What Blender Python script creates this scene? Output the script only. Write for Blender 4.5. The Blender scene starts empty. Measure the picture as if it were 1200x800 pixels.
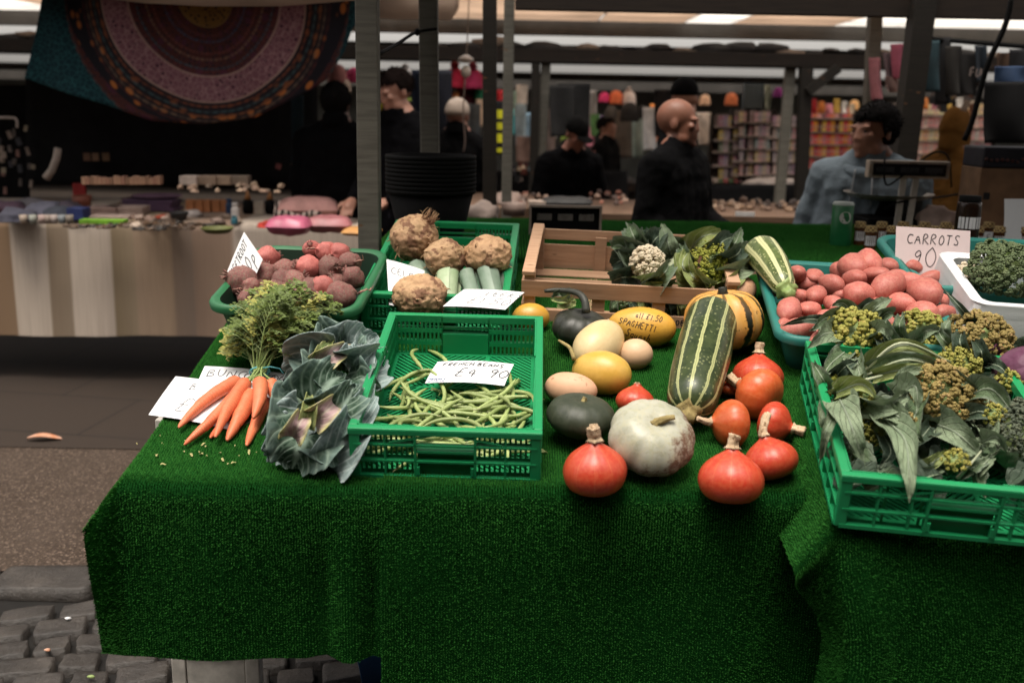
import bpy, bmesh, math, random
import numpy as np
from mathutils import Vector, Matrix, Euler, Quaternion, noise
from mathutils.bvhtree import BVHTree
R = math.radians
PI = math.pi
rnd = random.Random(7)
scene = bpy.context.scene
COL = scene.collection

# ---------------------------------------------------------------- camera maths
F = 1160.0
PITCH = R(13.3)
CAMH = 1.58
CP, SP = math.cos(PITCH), math.sin(PITCH)
CAM = Vector((0, 0, CAMH))
TILT = R(11.66)                      # the display boards lean towards the customer
CT, ST = math.cos(TILT), math.sin(TILT)

ROLL = R(1.1)                        # the photographer held the camera a touch off level
CR_, SR_ = math.cos(ROLL), math.sin(ROLL)
def ray(px, py):
    c0 = (px - 600) / F; v0 = (400 - py) / F
    c = c0 * CR_ - v0 * SR_; v = c0 * SR_ + v0 * CR_
    return Vector((c, CP + v * SP, -SP + v * CP))
def at(px, py, zc):
    return CAM + ray(px, py) * zc
def atY(px, py, Y):
    d = ray(px, py); return CAM + d * (Y / d.y)
def atZ(px, py, Z):
    d = ray(px, py); return CAM + d * ((Z - CAMH) / d.z)
EDGE = at(600, 572, 2.04)            # a point on the front edge of the display
NRM = Vector((0, -ST, CT))
def slope(px, py, h=0.0):            # a point h above the sloping display
    d = ray(px, py)
    t = (NRM.dot(EDGE - CAM) + h) / NRM.dot(d)
    return CAM + d * t
RB = Matrix.Rotation(TILT, 4, 'X')
def to_slope(x, s, h=0.0):           # display coordinates: across, up the slope from the front edge, above
    return Vector((x, EDGE.y + s * CT - h * ST, EDGE.z + s * ST + h * CT))

# ---------------------------------------------------------------- mesh collector
class MB:
    def __init__(self):
        self.v = []; self.f = []; self.uv = []; self.mi = []; self.cur = 0
    def vert(self, p):
        self.v.append((p[0], p[1], p[2])); return len(self.v) - 1
    def face(self, idx, uvs=None):
        self.f.append(tuple(idx)); self.mi.append(self.cur)
        self.uv.append(uvs if uvs else [(0, 0)] * len(idx))
    def box(self, c, s, rot=None, taper=1.0):
        """c centre, s full sizes; taper scales the top"""
        n = len(self.v)
        for dz in (-.5, .5):
            k = taper if dz > 0 else 1.0
            for dx, dy in ((-.5, -.5), (.5, -.5), (.5, .5), (-.5, .5)):
                p = Vector((dx * s[0] * k, dy * s[1] * k, dz * s[2]))
                if rot is not None: p = rot @ p
                self.v.append((p.x + c[0], p.y + c[1], p.z + c[2]))
        for q in ((3, 2, 1, 0), (4, 5, 6, 7), (0, 1, 5, 4), (1, 2, 6, 5), (2, 3, 7, 6), (3, 0, 4, 7)):
            self.face([n + i for i in q], [(0, 0), (1, 0), (1, 1), (0, 1)])
        return self
    def bar(self, a, b, w, h, up=Vector((0, 0, 1))):
        """a rectangular bar from a to b, w wide and h tall"""
        a = Vector(a); b = Vector(b); d = b - a; L = d.length
        if L < 1e-6: return self
        d.normalize()
        if abs(d.dot(up)) > .98: up = Vector((0, 1, 0)) if abs(d.y) < .9 else Vector((1, 0, 0))
        sx = d.cross(up).normalized(); sz = sx.cross(d).normalized()
        rot = Matrix((sx, d, sz)).transposed()
        return self.box((a + b) / 2, (w, L, h), rot)
    def tube(self, pts, rad, n=8, cap=True, closed=False):
        pts = [Vector(p) for p in pts]
        m = len(pts)
        if not hasattr(rad, '__len__'): rad = [rad] * m
        base = len(self.v)
        prev = None
        for i, p in enumerate(pts):
            if closed: t = pts[(i + 1) % m] - pts[i - 1]
            elif i == 0: t = pts[1] - pts[0]
            elif i == m - 1: t = pts[-1] - pts[-2]
            else: t = pts[i + 1] - pts[i - 1]
            if t.length < 1e-9: t = Vector((0, 0, 1))
            t.normalize()
            if prev is None:
                a = Vector((0, 0, 1)) if abs(t.z) < .9 else Vector((1, 0, 0))
                u = t.cross(a).normalized()
            else:
                u = prev - t * prev.dot(t)
                if u.length < 1e-6: u = t.orthogonal()
                u.normalize()
            prev = u
            w = t.cross(u)
            for k in range(n):
                an = 2 * PI * k / n
                q = p + (u * math.cos(an) + w * math.sin(an)) * rad[i]
                self.v.append((q.x, q.y, q.z))
        rings = m if closed else m - 1
        for i in range(rings):
            j = (i + 1) % m
            for k in range(n):
                k2 = (k + 1) % n
                self.face((base + i * n + k, base + i * n + k2, base + j * n + k2, base + j * n + k),
                          [(k / n, i / m), ((k + 1) / n, i / m), ((k + 1) / n, (i + 1) / m), (k / n, (i + 1) / m)])
        if cap and not closed:
            self.face([base + k for k in range(n)][::-1])
            self.face([base + (m - 1) * n + k for k in range(n)])
        return self
    def lathe(self, prof, n=24, f=None, close=True):
        """prof: (radius, z) list; f(pt, ang, t) -> pt moves points"""
        base = len(self.v); m = len(prof)
        for i, (r, z) in enumerate(prof):
            for k in range(n):
                an = 2 * PI * k / n
                p = Vector((r * math.cos(an), r * math.sin(an), z))
                if f: p = f(p, an, i / (m - 1))
                self.v.append((p.x, p.y, p.z))
        for i in range(m - 1):
            for k in range(n):
                k2 = (k + 1) % n
                self.face((base + i * n + k, base + i * n + k2, base + (i + 1) * n + k2, base + (i + 1) * n + k),
                          [(k / n, i / (m - 1)), ((k + 1) / n, i / (m - 1)), ((k + 1) / n, (i + 1) / (m - 1)), (k / n, (i + 1) / (m - 1))])
        if close:
            self.face([base + k for k in range(n)][::-1], [(k / n, 0) for k in range(n)])
            self.face([base + (m - 1) * n + k for k in range(n)], [(k / n, 1) for k in range(n)])
        return self
    def grid(self, fn, nu, nv):
        """fn(u, v) -> point, u and v in 0..1; returns index grid"""
        base = len(self.v)
        for j in range(nv + 1):
            for i in range(nu + 1):
                p = fn(i / nu, j / nv); self.v.append((p[0], p[1], p[2]))
        for j in range(nv):
            for i in range(nu):
                a = base + j * (nu + 1) + i
                self.face((a, a + 1, a + nu + 2, a + nu + 1),
                          [(i / nu, j / nv), ((i + 1) / nu, j / nv), ((i + 1) / nu, (j + 1) / nv), (i / nu, (j + 1) / nv)])
        return self
    def add(self, other, mtx=None):
        n = len(self.v)
        if mtx is None: self.v += other.v
        else:
            for p in other.v:
                q = mtx @ Vector(p); self.v.append((q.x, q.y, q.z))
        for f, u, m in zip(other.f, other.uv, other.mi):
            self.f.append(tuple(i + n for i in f)); self.uv.append(u); self.mi.append(m)
        return self
    def xf(self, mtx):
        self.v = [tuple(mtx @ Vector(p)) for p in self.v]; return self
    def mesh(self, name, mats, smooth=True):
        me = bpy.data.meshes.new(name)
        me.from_pydata(self.v, [], self.f)
        ul = me.uv_layers.new(name='UVMap')
        flat = np.array([c for u in self.uv for c in u], dtype=np.float32).ravel()
        ul.data.foreach_set('uv', flat)
        if not isinstance(mats, (list, tuple)): mats = [mats]
        for m in mats: me.materials.append(m)
        if len(mats) > 1: me.polygons.foreach_set('material_index', np.array(self.mi, dtype=np.int32))
        if smooth: me.polygons.foreach_set('use_smooth', np.ones(len(self.f), dtype=bool))
        me.validate(); me.update()
        return me
    def build(self, name, mats, parent=None, smooth=True, bevel=0.0, sub=0, autosmooth=None):
        o = bpy.data.objects.new(name, self.mesh(name, mats, smooth))
        COL.objects.link(o)
        if parent is not None: o.parent = parent
        if bevel:
            b = o.modifiers.new('bev', 'BEVEL'); b.width = bevel; b.segments = 2; b.limit_method = 'ANGLE'; b.angle_limit = R(40)
        if sub:
            s = o.modifiers.new('sub', 'SUBSURF'); s.levels = sub; s.render_levels = sub
        if autosmooth:
            w = o.modifiers.new('edge', 'EDGE_SPLIT'); w.split_angle = R(autosmooth)
        return o

def ico(sub=3, r=1.0):
    bm = bmesh.new(); bmesh.ops.create_icosphere(bm, subdivisions=sub, radius=r)
    m = MB(); m.v = [tuple(v.co) for v in bm.verts]
    for f in bm.faces: m.face([v.index for v in f.verts])
    bm.free(); return m
ICO1 = ico(1); ICO2 = ico(2)

def deform(m, fn):
    m.v = [tuple(fn(Vector(p))) for p in m.v]; return m

# ---------------------------------------------------------------- object helpers
def tag(o, label=None, cat=None, group=None, kind=None):
    if label: o['label'] = label
    if cat: o['category'] = cat
    if group: o['group'] = group
    if kind: o['kind'] = kind
    return o
def empty(name, label, cat, mtx=None, group=None):
    o = bpy.data.objects.new(name, None); COL.objects.link(o)
    o.empty_display_size = .05
    if mtx is not None: o.matrix_world = mtx
    return tag(o, label, cat, group)
def kids(o): return list(o.children)
def dup(root, mtx, label=None, group=None):
    c = root.copy(); COL.objects.link(c); c.matrix_world = mtx
    if label: c['label'] = label
    if group: c['group'] = group
    for ch in kids(root):
        d = ch.copy(); COL.objects.link(d); d.parent = c
        for g in kids(ch):
            e = g.copy(); COL.objects.link(e); e.parent = d
    return c
def frame(loc, yaw=0.0, tilt=TILT, roll=0.0):
    """stands on the sloping display, turned yaw about its normal"""
    return Matrix.Translation(loc) @ Matrix.Rotation(tilt, 4, 'X') @ Matrix.Rotation(yaw, 4, 'Z') @ Matrix.Rotation(roll, 4, 'Y')
def flat(loc, yaw=0.0):
    return Matrix.Translation(loc) @ Matrix.Rotation(yaw, 4, 'Z')
def axis_frame(loc, zdir, spin=0.0):
    q = Vector(zdir).normalized().to_track_quat('Z', 'Y')
    return Matrix.Translation(loc) @ q.to_matrix().to_4x4() @ Matrix.Rotation(spin, 4, 'Z')
def wspace(right, up, away=0.0):     # direction in world from picture-like axes on the display: right, up the slope, out of it
    return Vector((right, up * CT - away * ST, up * ST + away * CT))

# ---------------------------------------------------------------- materials
class NB:
    def __init__(self, name, rough=.6, spec=.4):
        self.m = bpy.data.materials.new(name); self.m.use_nodes = True
        self.t = self.m.node_tree; self.t.nodes.clear()
        self.out = self.t.nodes.new('ShaderNodeOutputMaterial')
        self.p = self.t.nodes.new('ShaderNodeBsdfPrincipled')
        self.t.links.new(self.p.outputs[0], self.out.inputs[0])
        self.p.inputs['Roughness'].default_value = rough
        self.p.inputs['Specular IOR Level'].default_value = spec
    def n(self, ty): return self.t.nodes.new(ty)
    def put(self, sock, val):
        if hasattr(val, 'is_output') or isinstance(val, bpy.types.NodeSocket): self.t.links.new(val, sock)
        elif isinstance(val, (tuple, list)) and len(val) == 3 and sock.type == 'RGBA': sock.default_value = (*val, 1)
        else: sock.default_value = val
    def set(self, **k):
        for a, b in k.items(): self.put(self.p.inputs[a.replace('_', ' ')], b)
        return self
    def color(self, c): self.put(self.p.inputs['Base Color'], c); return self
    def coord(self, kind='Object'):
        if not hasattr(self, '_tc'): self._tc = self.n('ShaderNodeTexCoord')
        return self._tc.outputs[kind]
    def mapped(self, co, scale=(1, 1, 1), loc=(0, 0, 0), rot=(0, 0, 0)):
        x = self.n('ShaderNodeMapping'); self.t.links.new(co, x.inputs[0])
        x.inputs['Scale'].default_value = scale; x.inputs['Location'].default_value = loc; x.inputs['Rotation'].default_value = rot
        return x.outputs[0]
    def noise(self, scale=5, detail=3, rough=.5, co=None, dist=0, out=0):
        x = self.n('ShaderNodeTexNoise'); self.t.links.new(co if co is not None else self.coord(), x.inputs['Vector'])
        x.inputs['Scale'].default_value = scale; x.inputs['Detail'].default_value = detail
        x.inputs['Roughness'].default_value = rough; x.inputs['Distortion'].default_value = dist
        return x.outputs[out]
    def voro(self, scale=5, co=None, feature='F1', out='Distance', rand=1.0):
        x = self.n('ShaderNodeTexVoronoi'); x.feature = feature
        self.t.links.new(co if co is not None else self.coord(), x.inputs['Vector'])
        x.inputs['Scale'].default_value = scale; x.inputs['Randomness'].default_value = rand
        return x.outputs[out]
    def wave(self, scale=5, dist=0, co=None, dire='X', detail=2, dscale=1):
        x = self.n('ShaderNodeTexWave'); x.bands_direction = dire
        self.t.links.new(co if co is not None else self.coord(), x.inputs['Vector'])
        x.inputs['Scale'].default_value = scale; x.inputs['Distortion'].default_value = dist
        x.inputs['Detail'].default_value = detail; x.inputs['Detail Scale'].default_value = dscale
        return x.outputs[1]
    def ramp(self, fac, stops, mode='LINEAR'):
        x = self.n('ShaderNodeValToRGB'); x.color_ramp.interpolation = mode
        e = x.color_ramp.elements
        while len(e) > 1: e.remove(e[-1])
        e[0].position = stops[0][0]; e[0].color = (*stops[0][1], 1) if hasattr(stops[0][1], '__len__') else (stops[0][1],) * 3 + (1,)
        for p, c in stops[1:]:
            k = e.new(p); k.color = (*c, 1) if hasattr(c, '__len__') else (c, c, c, 1)
        self.t.links.new(fac, x.inputs[0]); return x.outputs[0]
    def mix(self, fac, a, b, mode='MIX'):
        x = self.n('ShaderNodeMix'); x.data_type = 'RGBA'; x.blend_type = mode
        self.put(x.inputs[0], fac); self.put(x.inputs[6], a if not isinstance(a, tuple) else (*a, 1)); self.put(x.inputs[7], b if not isinstance(b, tuple) else (*b, 1))
        return x.outputs[2]
    def math(self, op, a, b=0.0, c=0.0):
        x = self.n('ShaderNodeMath'); x.operation = op
        self.put(x.inputs[0], a); self.put(x.inputs[1], b); self.put(x.inputs[2], c)
        return x.outputs[0]
    def sep(self, v):
        x = self.n('ShaderNodeSeparateXYZ'); self.t.links.new(v, x.inputs[0]); return x.outputs
    def bump(self, h, strength=.3, dist=.01, prev=None):
        x = self.n('ShaderNodeBump'); x.inputs['Strength'].default_value = strength; x.inputs['Distance'].default_value = dist
        self.t.links.new(h, x.inputs['Height'])
        if prev is not None: self.t.links.new(prev, x.inputs['Normal'])
        self.t.links.new(x.outputs[0], self.p.inputs['Normal']); return x.outputs[0]
    def rnd(self):
        x = self.n('ShaderNodeObjectInfo'); return x.outputs['Random']

def simple(name, c, rough=.6, var=.25, scale=12, bump=.15, bscale=60, bdist=.003, spec=.4, metal=0.0, objvar=0.0):
    """a plain surface with uneven colour, fine grain and small variation"""
    b = NB(name, rough, spec)
    lo = tuple(x * (1 - var) for x in c); hi = tuple(min(1, x * (1 + var)) for x in c)
    col = b.ramp(b.noise(scale, 4, .6), [(.3, lo), (.7, hi)])
    if objvar:
        f = b.math('MULTIPLY_ADD', b.rnd(), 2 * objvar, 1 - objvar)
        x = b.n('ShaderNodeHueSaturation'); b.put(x.inputs['Value'], f); b.put(x.inputs['Color'], col); col = x.outputs[0]
    b.color(col)
    if bump: b.bump(b.noise(bscale, 3, .6), bump, bdist)
    rr = b.math('MULTIPLY_ADD', b.noise(scale * 2.3, 2), .25, rough - .12); b.put(b.p.inputs['Roughness'], rr)
    b.p.inputs['Metallic'].default_value = metal
    return b.m
# ---------------------------------------------------------------- materials of the display
def veg(name, c1, c2, rough=.45, scale=9, spots=None, spot_scale=40, spot_thr=.62, bump=.2, bscale=50, bdist=.002, objvar=.12, ends=None, spec=.45, big=None):
    """skin of a vegetable: two tones in soft patches, optional blemishes, darker or paler ends along v"""
    b = NB(name, rough, spec)
    off = b.n('ShaderNodeVectorMath'); off.operation = 'ADD'
    b.t.links.new(b.coord(), off.inputs[0])
    cb = b.n('ShaderNodeCombineXYZ'); r100 = b.math('MULTIPLY', b.rnd(), 37.0)
    b.t.links.new(r100, cb.inputs[0]); b.t.links.new(r100, cb.inputs[1]); b.t.links.new(cb.outputs[0], off.inputs[1])
    co = off.outputs[0]
    col = b.ramp(b.noise(scale, 4, .6, co), [(.32, c1), (.68, c2)])
    if big:
        col = b.mix(b.ramp(b.noise(scale * .45, 3, .6, co), [(.45, 0), (.7, 1)]), col, big)
    if spots:
        col = b.mix(b.ramp(b.noise(spot_scale, 3, .7, co), [(spot_thr, 0), (spot_thr + .06, 1)]), col, spots)
    if ends:
        v = b.sep(b.coord('UV'))[1]
        if ends[0]: col = b.mix(b.ramp(v, [(0, 1), (ends[0][1], 0)]), col, ends[0][0])
        if ends[1]: col = b.mix(b.ramp(v, [(1 - ends[1][1], 0), (1, 1)]), col, ends[1][0])
    if objvar:
        x = b.n('ShaderNodeHueSaturation'); b.put(x.inputs['Value'], b.math('MULTIPLY_ADD', b.rnd(), 2 * objvar, 1 - objvar)); b.put(x.inputs['Color'], col); col = x.outputs[0]
    b.color(col)
    b.bump(b.noise(bscale, 4, .6, co), bump, bdist)
    b.put(b.p.inputs['Roughness'], b.math('MULTIPLY_ADD', b.noise(scale * 3, 3, .6, co), .3, rough - .15))
    return b.m

def leafmat(name, dark, light, vein, nveins=9, crinkle=.6, rough=.55, vw=.5, vs=1.0, edge=None, net=.35, cell=42):
    """leaf blade: pale midrib and side veins in UV space (u across, v along), crinkled between the veins"""
    b = NB(name, rough, .16)
    uv = b.sep(b.coord('UV'))
    au = b.math('ABSOLUTE', b.math('SUBTRACT', uv[0], .5))
    nz = b.noise(14, 3, .6)
    mid = b.ramp(au, [(.0, 1), (.035 * vw * 2, .75), (.075 * vw * 2, 0)])
    w = b.math('ADD', uv[1], b.math('MULTIPLY', au, -.75))
    w = b.math('ADD', w, b.math('MULTIPLY', nz, .05))
    side = b.math('ABSOLUTE', b.math('SUBTRACT', b.math('FRACT', b.math('MULTIPLY', w, float(nveins))), .5))
    side = b.ramp(side, [(.0, .75), (.09 * vw * 2, .35), (.2 * vw * 2, 0)])
    cells = b.voro(cell, feature='DISTANCE_TO_EDGE')
    nt_ = b.ramp(cells, [(.0, net), (.12, 0)])
    vv = b.math('MAXIMUM', mid, b.math('MULTIPLY', b.math('MAXIMUM', side, nt_), vs))
    col = b.ramp(b.noise(11, 4, .6), [(.3, dark), (.7, light)])
    if edge:
        e_ = b.math('MAXIMUM', b.ramp(b.math('ADD', au, b.math('MULTIPLY_ADD', nz, .16, -.08)), [(.30, 0), (.48, .9)]), b.ramp(uv[1], [(.78, 0), (.98, .8)])); col = b.mix(e_, col, edge)
    col = b.mix(vv, col, vein)
    b.color(col)
    h = b.math('SUBTRACT', b.math('ADD', b.math('MULTIPLY', cells, 1.2), b.noise(30, 3)), b.math('MULTIPLY', b.math('MAXIMUM', mid, side), .8))
    b.bump(h, crinkle, .006)
    b.p.inputs['Roughness'].default_value = rough
    tr = b.n('ShaderNodeBsdfTranslucent'); b.put(tr.inputs[0], col)
    mx = b.n('ShaderNodeMixShader'); mx.inputs[0].default_value = .12
    b.t.links.new(b.p.outputs[0], mx.inputs[1]); b.t.links.new(tr.outputs[0], mx.inputs[2]); b.t.links.new(mx.outputs[0], b.out.inputs[0])
    return b.m

M = {}
def plastic(name, c, rough=.38, dirt=.35):
    b = NB(name, rough, .45)
    n1 = b.noise(7, 5, .65); n2 = b.noise(60, 3, .6)
    col = b.mix(b.ramp(n1, [(.3, 0), (.75, dirt)]), c, tuple(x * .55 + .012 for x in c))
    col = b.mix(b.ramp(n2, [(.62, 0), (.8, .35)]), col, tuple(min(1, x * 1.3 + .03) for x in c))
    b.color(col); b.bump(n2, .08, .002)
    b.put(b.p.inputs['Roughness'], b.math('MULTIPLY_ADD', n1, .3, rough - .1))
    return b.m
M['crate'] = plastic('crate_green_plastic', (.009, .26, .088))
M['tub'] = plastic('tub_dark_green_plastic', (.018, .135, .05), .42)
M['tub_in_shade'] = plastic('tub_in_shade_plastic', (.006, .030, .014), .5)  # the tub's green darkened: shade of the inside put into the colour
M['teal'] = plastic('tub_turquoise_plastic', (.02, .19, .16), .42)
M['foam'] = simple('polystyrene', (.72, .73, .74), .8, .05, 10, .25, 220, .002)
M['black'] = plastic('black_plastic', (.003, .003, .003), .7, .2); M['black'].node_tree.nodes['Principled BSDF'].inputs['Specular IOR Level'].default_value = .12
def woodmat(name, c, dark, sc=1.0):
    b = NB(name, .7, .25)
    g = b.noise(6 * sc, 4, .6, b.mapped(b.coord(), (1, 14, 14)))
    col = b.ramp(g, [(.25, dark), (.6, c)])
    col = b.mix(b.ramp(b.noise(5, 4, .6), [(.5, 0), (.8, .45)]), col, tuple(x * .6 for x in c))
    kn = b.ramp(b.voro(7, b.mapped(b.coord(), (1, 2.4, 2.4))), [(.04, .85), (.10, 0)])
    col = b.mix(kn, col, (.12, .055, .025))
    x = b.n('ShaderNodeHueSaturation'); b.put(x.inputs['Value'], b.math('MULTIPLY_ADD', b.rnd(), .3, .85)); b.put(x.inputs['Color'], col)
    b.color(x.outputs[0]); b.bump(g, .25, .002)
    return b.m
M['wood'] = woodmat('pale_pine', (.50, .315, .20), (.36, .21, .125))
M['post'] = woodmat('weathered_post', (.125, .118, .098), (.075, .07, .058))
M['postdark'] = woodmat('dark_post', (.014, .011, .008), (.007, .006, .004))
M['beam'] = woodmat('dark_beam', (.018, .012, .008), (.009, .006, .0045))
M['brownwood'] = woodmat('brown_wood', (.16, .095, .06), (.08, .05, .03))

def turfmat():
    b = NB('artificial_turf', .75, .04)
    col = b.ramp(b.noise(330, 2, .6), [(.3, (.018, .098, .014)), (.7, (.042, .185, .030))])
    col = b.mix(b.ramp(b.noise(5, 5, .65), [(.35, 0), (.75, .55)]), col, (.010, .09, .012))
    b.color(col); return b.m
M['turf'] = turfmat()
M['turfback'] = simple('turf_backing', (.005, .040, .007), .95, .4, 200, .3, 300, .002, .02)

M['beet'] = veg('beetroot_skin', (.13, .05, .045), (.34, .085, .085), .62, 14, (.15, .10, .07), 26, .52, .55, 45, .003, .22, ends=(((.14, .08, .06), .2), ((.15, .09, .065), .18)), big=(.27, .19, .14))
M['beetpink'] = veg('beetroot_pink_skin', (.42, .10, .09), (.52, .17, .14), .5, 8, (.17, .09, .06), 26, .6, .4, 45, .003, .15, ends=(((.3, .13, .10), .15), ((.2, .1, .07), .15)))
M['root'] = simple('fine_root', (.33, .17, .13), .7, .3)
M['potato'] = veg('red_potato_skin', (.40, .095, .075), (.53, .165, .13), .5, 13, (.26, .12, .085), 40, .60, .25, 90, .002, .12, big=(.52, .20, .15))
def carrotmat():
    b = NB('carrot_skin', .42, .45)
    v = b.sep(b.coord('UV'))[1]
    col = b.ramp(b.noise(20, 4, .6), [(.3, (.60, .135, .055)), (.7, (.74, .215, .10))])
    rings = b.wave(1.0, 3.5, b.mapped(b.coord('UV'), (2, 22, 1)), 'Y', 3, 2)
    col = b.mix(b.ramp(rings, [(.86, 0), (.98, .45)]), col, (.42, .12, .045))
    col = b.mix(b.ramp(b.noise(60, 3, .7), [(.66, 0), (.75, .5)]), col, (.30, .10, .04))
    col = b.mix(b.ramp(v, [(.86, 0), (1, .6)]), col, (.35, .14, .06))
    b.color(col); b.bump(rings, .25, .002); return b.m
M['carrot'] = carrotmat()
M['stem_green'] = veg('green_stalk', (.16, .24, .07), (.28, .36, .13), .5, 20)
M['frond'] = simple('carrot_frond', (.115, .165, .032), .6, .55, 14, 0)
M['frond_pale'] = simple('carrot_frond_pale', (.34, .33, .08), .6, .4, 20, 0)
M['band'] = simple('turquoise_band', (.10, .42, .45), .4, .2)
M['savoy'] = leafmat('savoy_leaf', (.018, .044, .026), (.05, .095, .06), (.30, .40, .32), 8, .45, .62, net=.22, vw=.62, edge=(.15, .22, .195))
M['savoy_blue'] = leafmat('savoy_leaf_blue', (.085, .13, .12), (.17, .235, .22), (.46, .54, .52), 8, .5, .62, net=.3, vw=.62, edge=(.28, .36, .355))
M['savoy_heart'] = leafmat('savoy_heart_leaf', (.13, .20, .06), (.24, .32, .11), (.38, .43, .22), 7, .6, .5, edge=(.36, .38, .14))
M['savoy_pale'] = leafmat('savoy_pale_heart', (.40, .26, .27), (.52, .37, .37), (.58, .5, .42), 6, .3, .5, edge=(.50, .50, .20), net=.1)
M['celeriac'] = veg('celeriac_skin', (.34, .20, .10), (.54, .36, .20), .8, 16, (.20, .10, .055), 24, .54, .8, 40, .006, .12, big=(.36, .21, .12))
M['leek'] = veg('leek_leaf', (.26, .36, .20), (.48, .55, .38), .45, 12)
M['leek_dark'] = veg('leek_leaf_bluegreen', (.13, .20, .14), (.26, .34, .26), .45, 12)
def beanmat():
    b = NB('bean_skin', .42, .45)
    v = b.sep(b.coord('UV'))[1]
    col = b.ramp(b.noise(18, 4, .6), [(.3, (.19, .26, .07)), (.7, (.36, .43, .17))])
    col = b.mix(b.ramp(b.noise(70, 3, .7), [(.64, 0), (.74, .5)]), col, (.22, .17, .07))
    x = b.n('ShaderNodeHueSaturation'); b.put(x.inputs['Value'], b.math('MULTIPLY_ADD', b.rnd(), .5, .72)); b.put(x.inputs['Color'], col)
    col = b.mix(b.ramp(v, [(0, .7), (.05, 0)]), x.outputs[0], (.45, .42, .24))
    b.color(col); b.bump(b.noise(35, 3), .3, .002); return b.m
M['bean'] = beanmat()

def ribbed(name, base, base2, line, nribs, lw=.05, lstr=.5, rough=.4, blem=None, blem_thr=.64, blem_scale=30, top=None, bottom=None, spec=.5):
    """squash skin with meridian lines: u runs round, v from base to stem"""
    b = NB(name, rough, spec)
    uv = b.sep(b.coord('UV'))
    nz = b.noise(9, 3, .6)
    col = b.ramp(b.noise(8, 4, .6), [(.3, base), (.7, base2)])
    w = b.math('ADD', uv[0], b.math('MULTIPLY_ADD', nz, .012, -.006))
    fr = b.math('ABSOLUTE', b.math('SUBTRACT', b.math('FRACT', b.math('MULTIPLY', w, float(nribs))), .5))
    brk = b.ramp(b.noise(14, 3, .6), [(.4, .25), (.6, 1)])
    ln = b.math('MULTIPLY', b.ramp(fr, [(0, lstr), (lw, lstr * .5), (lw * 2.2, 0)]), brk)
    col = b.mix(ln, col, line)
    if blem: col = b.mix(b.ramp(b.noise(blem_scale, 4, .7), [(blem_thr, 0), (blem_thr + .07, .8)]), col, blem)
    if top: col = b.mix(b.ramp(uv[1], [(1 - top[1], 0), (1, top[2])]), col, top[0])
    if bottom: col = b.mix(b.ramp(uv[1], [(0, bottom[2]), (bottom[1], 0)]), col, bottom[0])
    mott = b.ramp(b.noise(120, 3, .65), [(.38, 0), (.62, .22)]); col = b.mix(mott, col, line)
    col = b.mix(b.ramp(b.noise(5, 4, .6), [(.35, 0), (.75, .45)]), col, tuple(x * .6 for x in base))
    x = b.n('ShaderNodeHueSaturation'); b.put(x.inputs['Value'], b.math('MULTIPLY_ADD', b.rnd(), .2, .9)); b.put(x.inputs['Color'], col)
    b.color(x.outputs[0])
    b.bump(b.noise(70, 4, .65), .22, .002)
    b.put(b.p.inputs['Roughness'], b.math('MULTIPLY_ADD', b.noise(20, 4, .6), .3, rough - .13))
    return b.m
M['hokkaido'] = ribbed('red_squash_skin', (.44, .034, .016), (.56, .062, .024), (.66, .21, .09), 11, .02, .5, .34, (.42, .12, .045), .68, 40, bottom=((.45, .12, .05), .12, .6))
M['hokkaido_orange'] = ribbed('orange_squash_skin', (.52, .075, .018), (.62, .13, .03), (.68, .27, .11), 11, .02, .45, .34, (.40, .15, .05), .66, 34, bottom=((.33, .20, .12), .07, .9))
M['cork'] = veg('corky_stem', (.42, .29, .17), (.62, .47, .31), .85, 40, (.20, .12, .06), 60, .6, .9, 90, .004, .1)
M['stem_olive'] = veg('dry_olive_stem', (.20, .15, .05), (.38, .30, .12), .8, 30, (.10, .07, .03), 50, .6, .8, 80, .004)
M['stem_black'] = veg('dark_stem', (.012, .014, .010), (.04, .042, .032), .55, 30)
def whitepumpkin():
    b = NB('white_pumpkin_skin', .4, .45)
    uv = b.sep(b.coord('UV')); ob = b.sep(b.coord())
    col = b.ramp(b.noise(10, 4, .6), [(.3, (.32, .33, .25)), (.7, (.48, .47, .385))])
    fr = b.math('ABSOLUTE', b.math('SUBTRACT', b.math('FRACT', b.math('MULTIPLY', uv[0], 10.0)), .5))
    col = b.mix(b.ramp(fr, [(0, .45), (.12, 0)]), col, (.40, .41, .28))
    veins = b.ramp(b.voro(40, feature='DISTANCE_TO_EDGE'), [(0, .6), (.08, 0)])
    col = b.mix(b.ramp(b.noise(70, 4, .7), [(.5, 0), (.62, .45)]), col, (.27, .27, .17))
    col = b.mix(veins, col, (.42, .40, .27))
    # dry earth caked on the lower side of one flank
    side = b.math('ADD', b.math('MULTIPLY', ob[0], 7.0), b.math('MULTIPLY', ob[2], -9.0)); side = b.math('ADD', side, b.math('MULTIPLY', ob[1], -6.0))
    side = b.math('ADD', side, b.math('MULTIPLY_ADD', b.noise(22, 5, .75), 2.2, -.62))
    d = b.math('MULTIPLY', b.ramp(side, [(.48, 0), (.80, 1)]), b.ramp(b.noise(55, 4, .75), [(.38, .15), (.55, 1)]))
    col = b.mix(d, col, (.15, .085, .052))
    b.color(col); b.bump(b.noise(50, 4, .65), .2, .003)
    b.put(b.p.inputs['Roughness'], b.math('MULTIPLY_ADD', d, .4, .38))
    return b.m
M['whitepumpkin'] = whitepumpkin()
M['darksquash'] = ribbed('dark_green_squash_skin', (.014, .017, .012), (.034, .036, .027), (.07, .07, .052), 10, .05, .5, .42, (.11, .10, .07), .67, 40)
M['darkgreen'] = ribbed('dark_green_pumpkin_skin', (.018, .026, .014), (.04, .05, .028), (.09, .095, .06), 12, .04, .35, .5, (.15, .125, .075), .66, 26)
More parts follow.
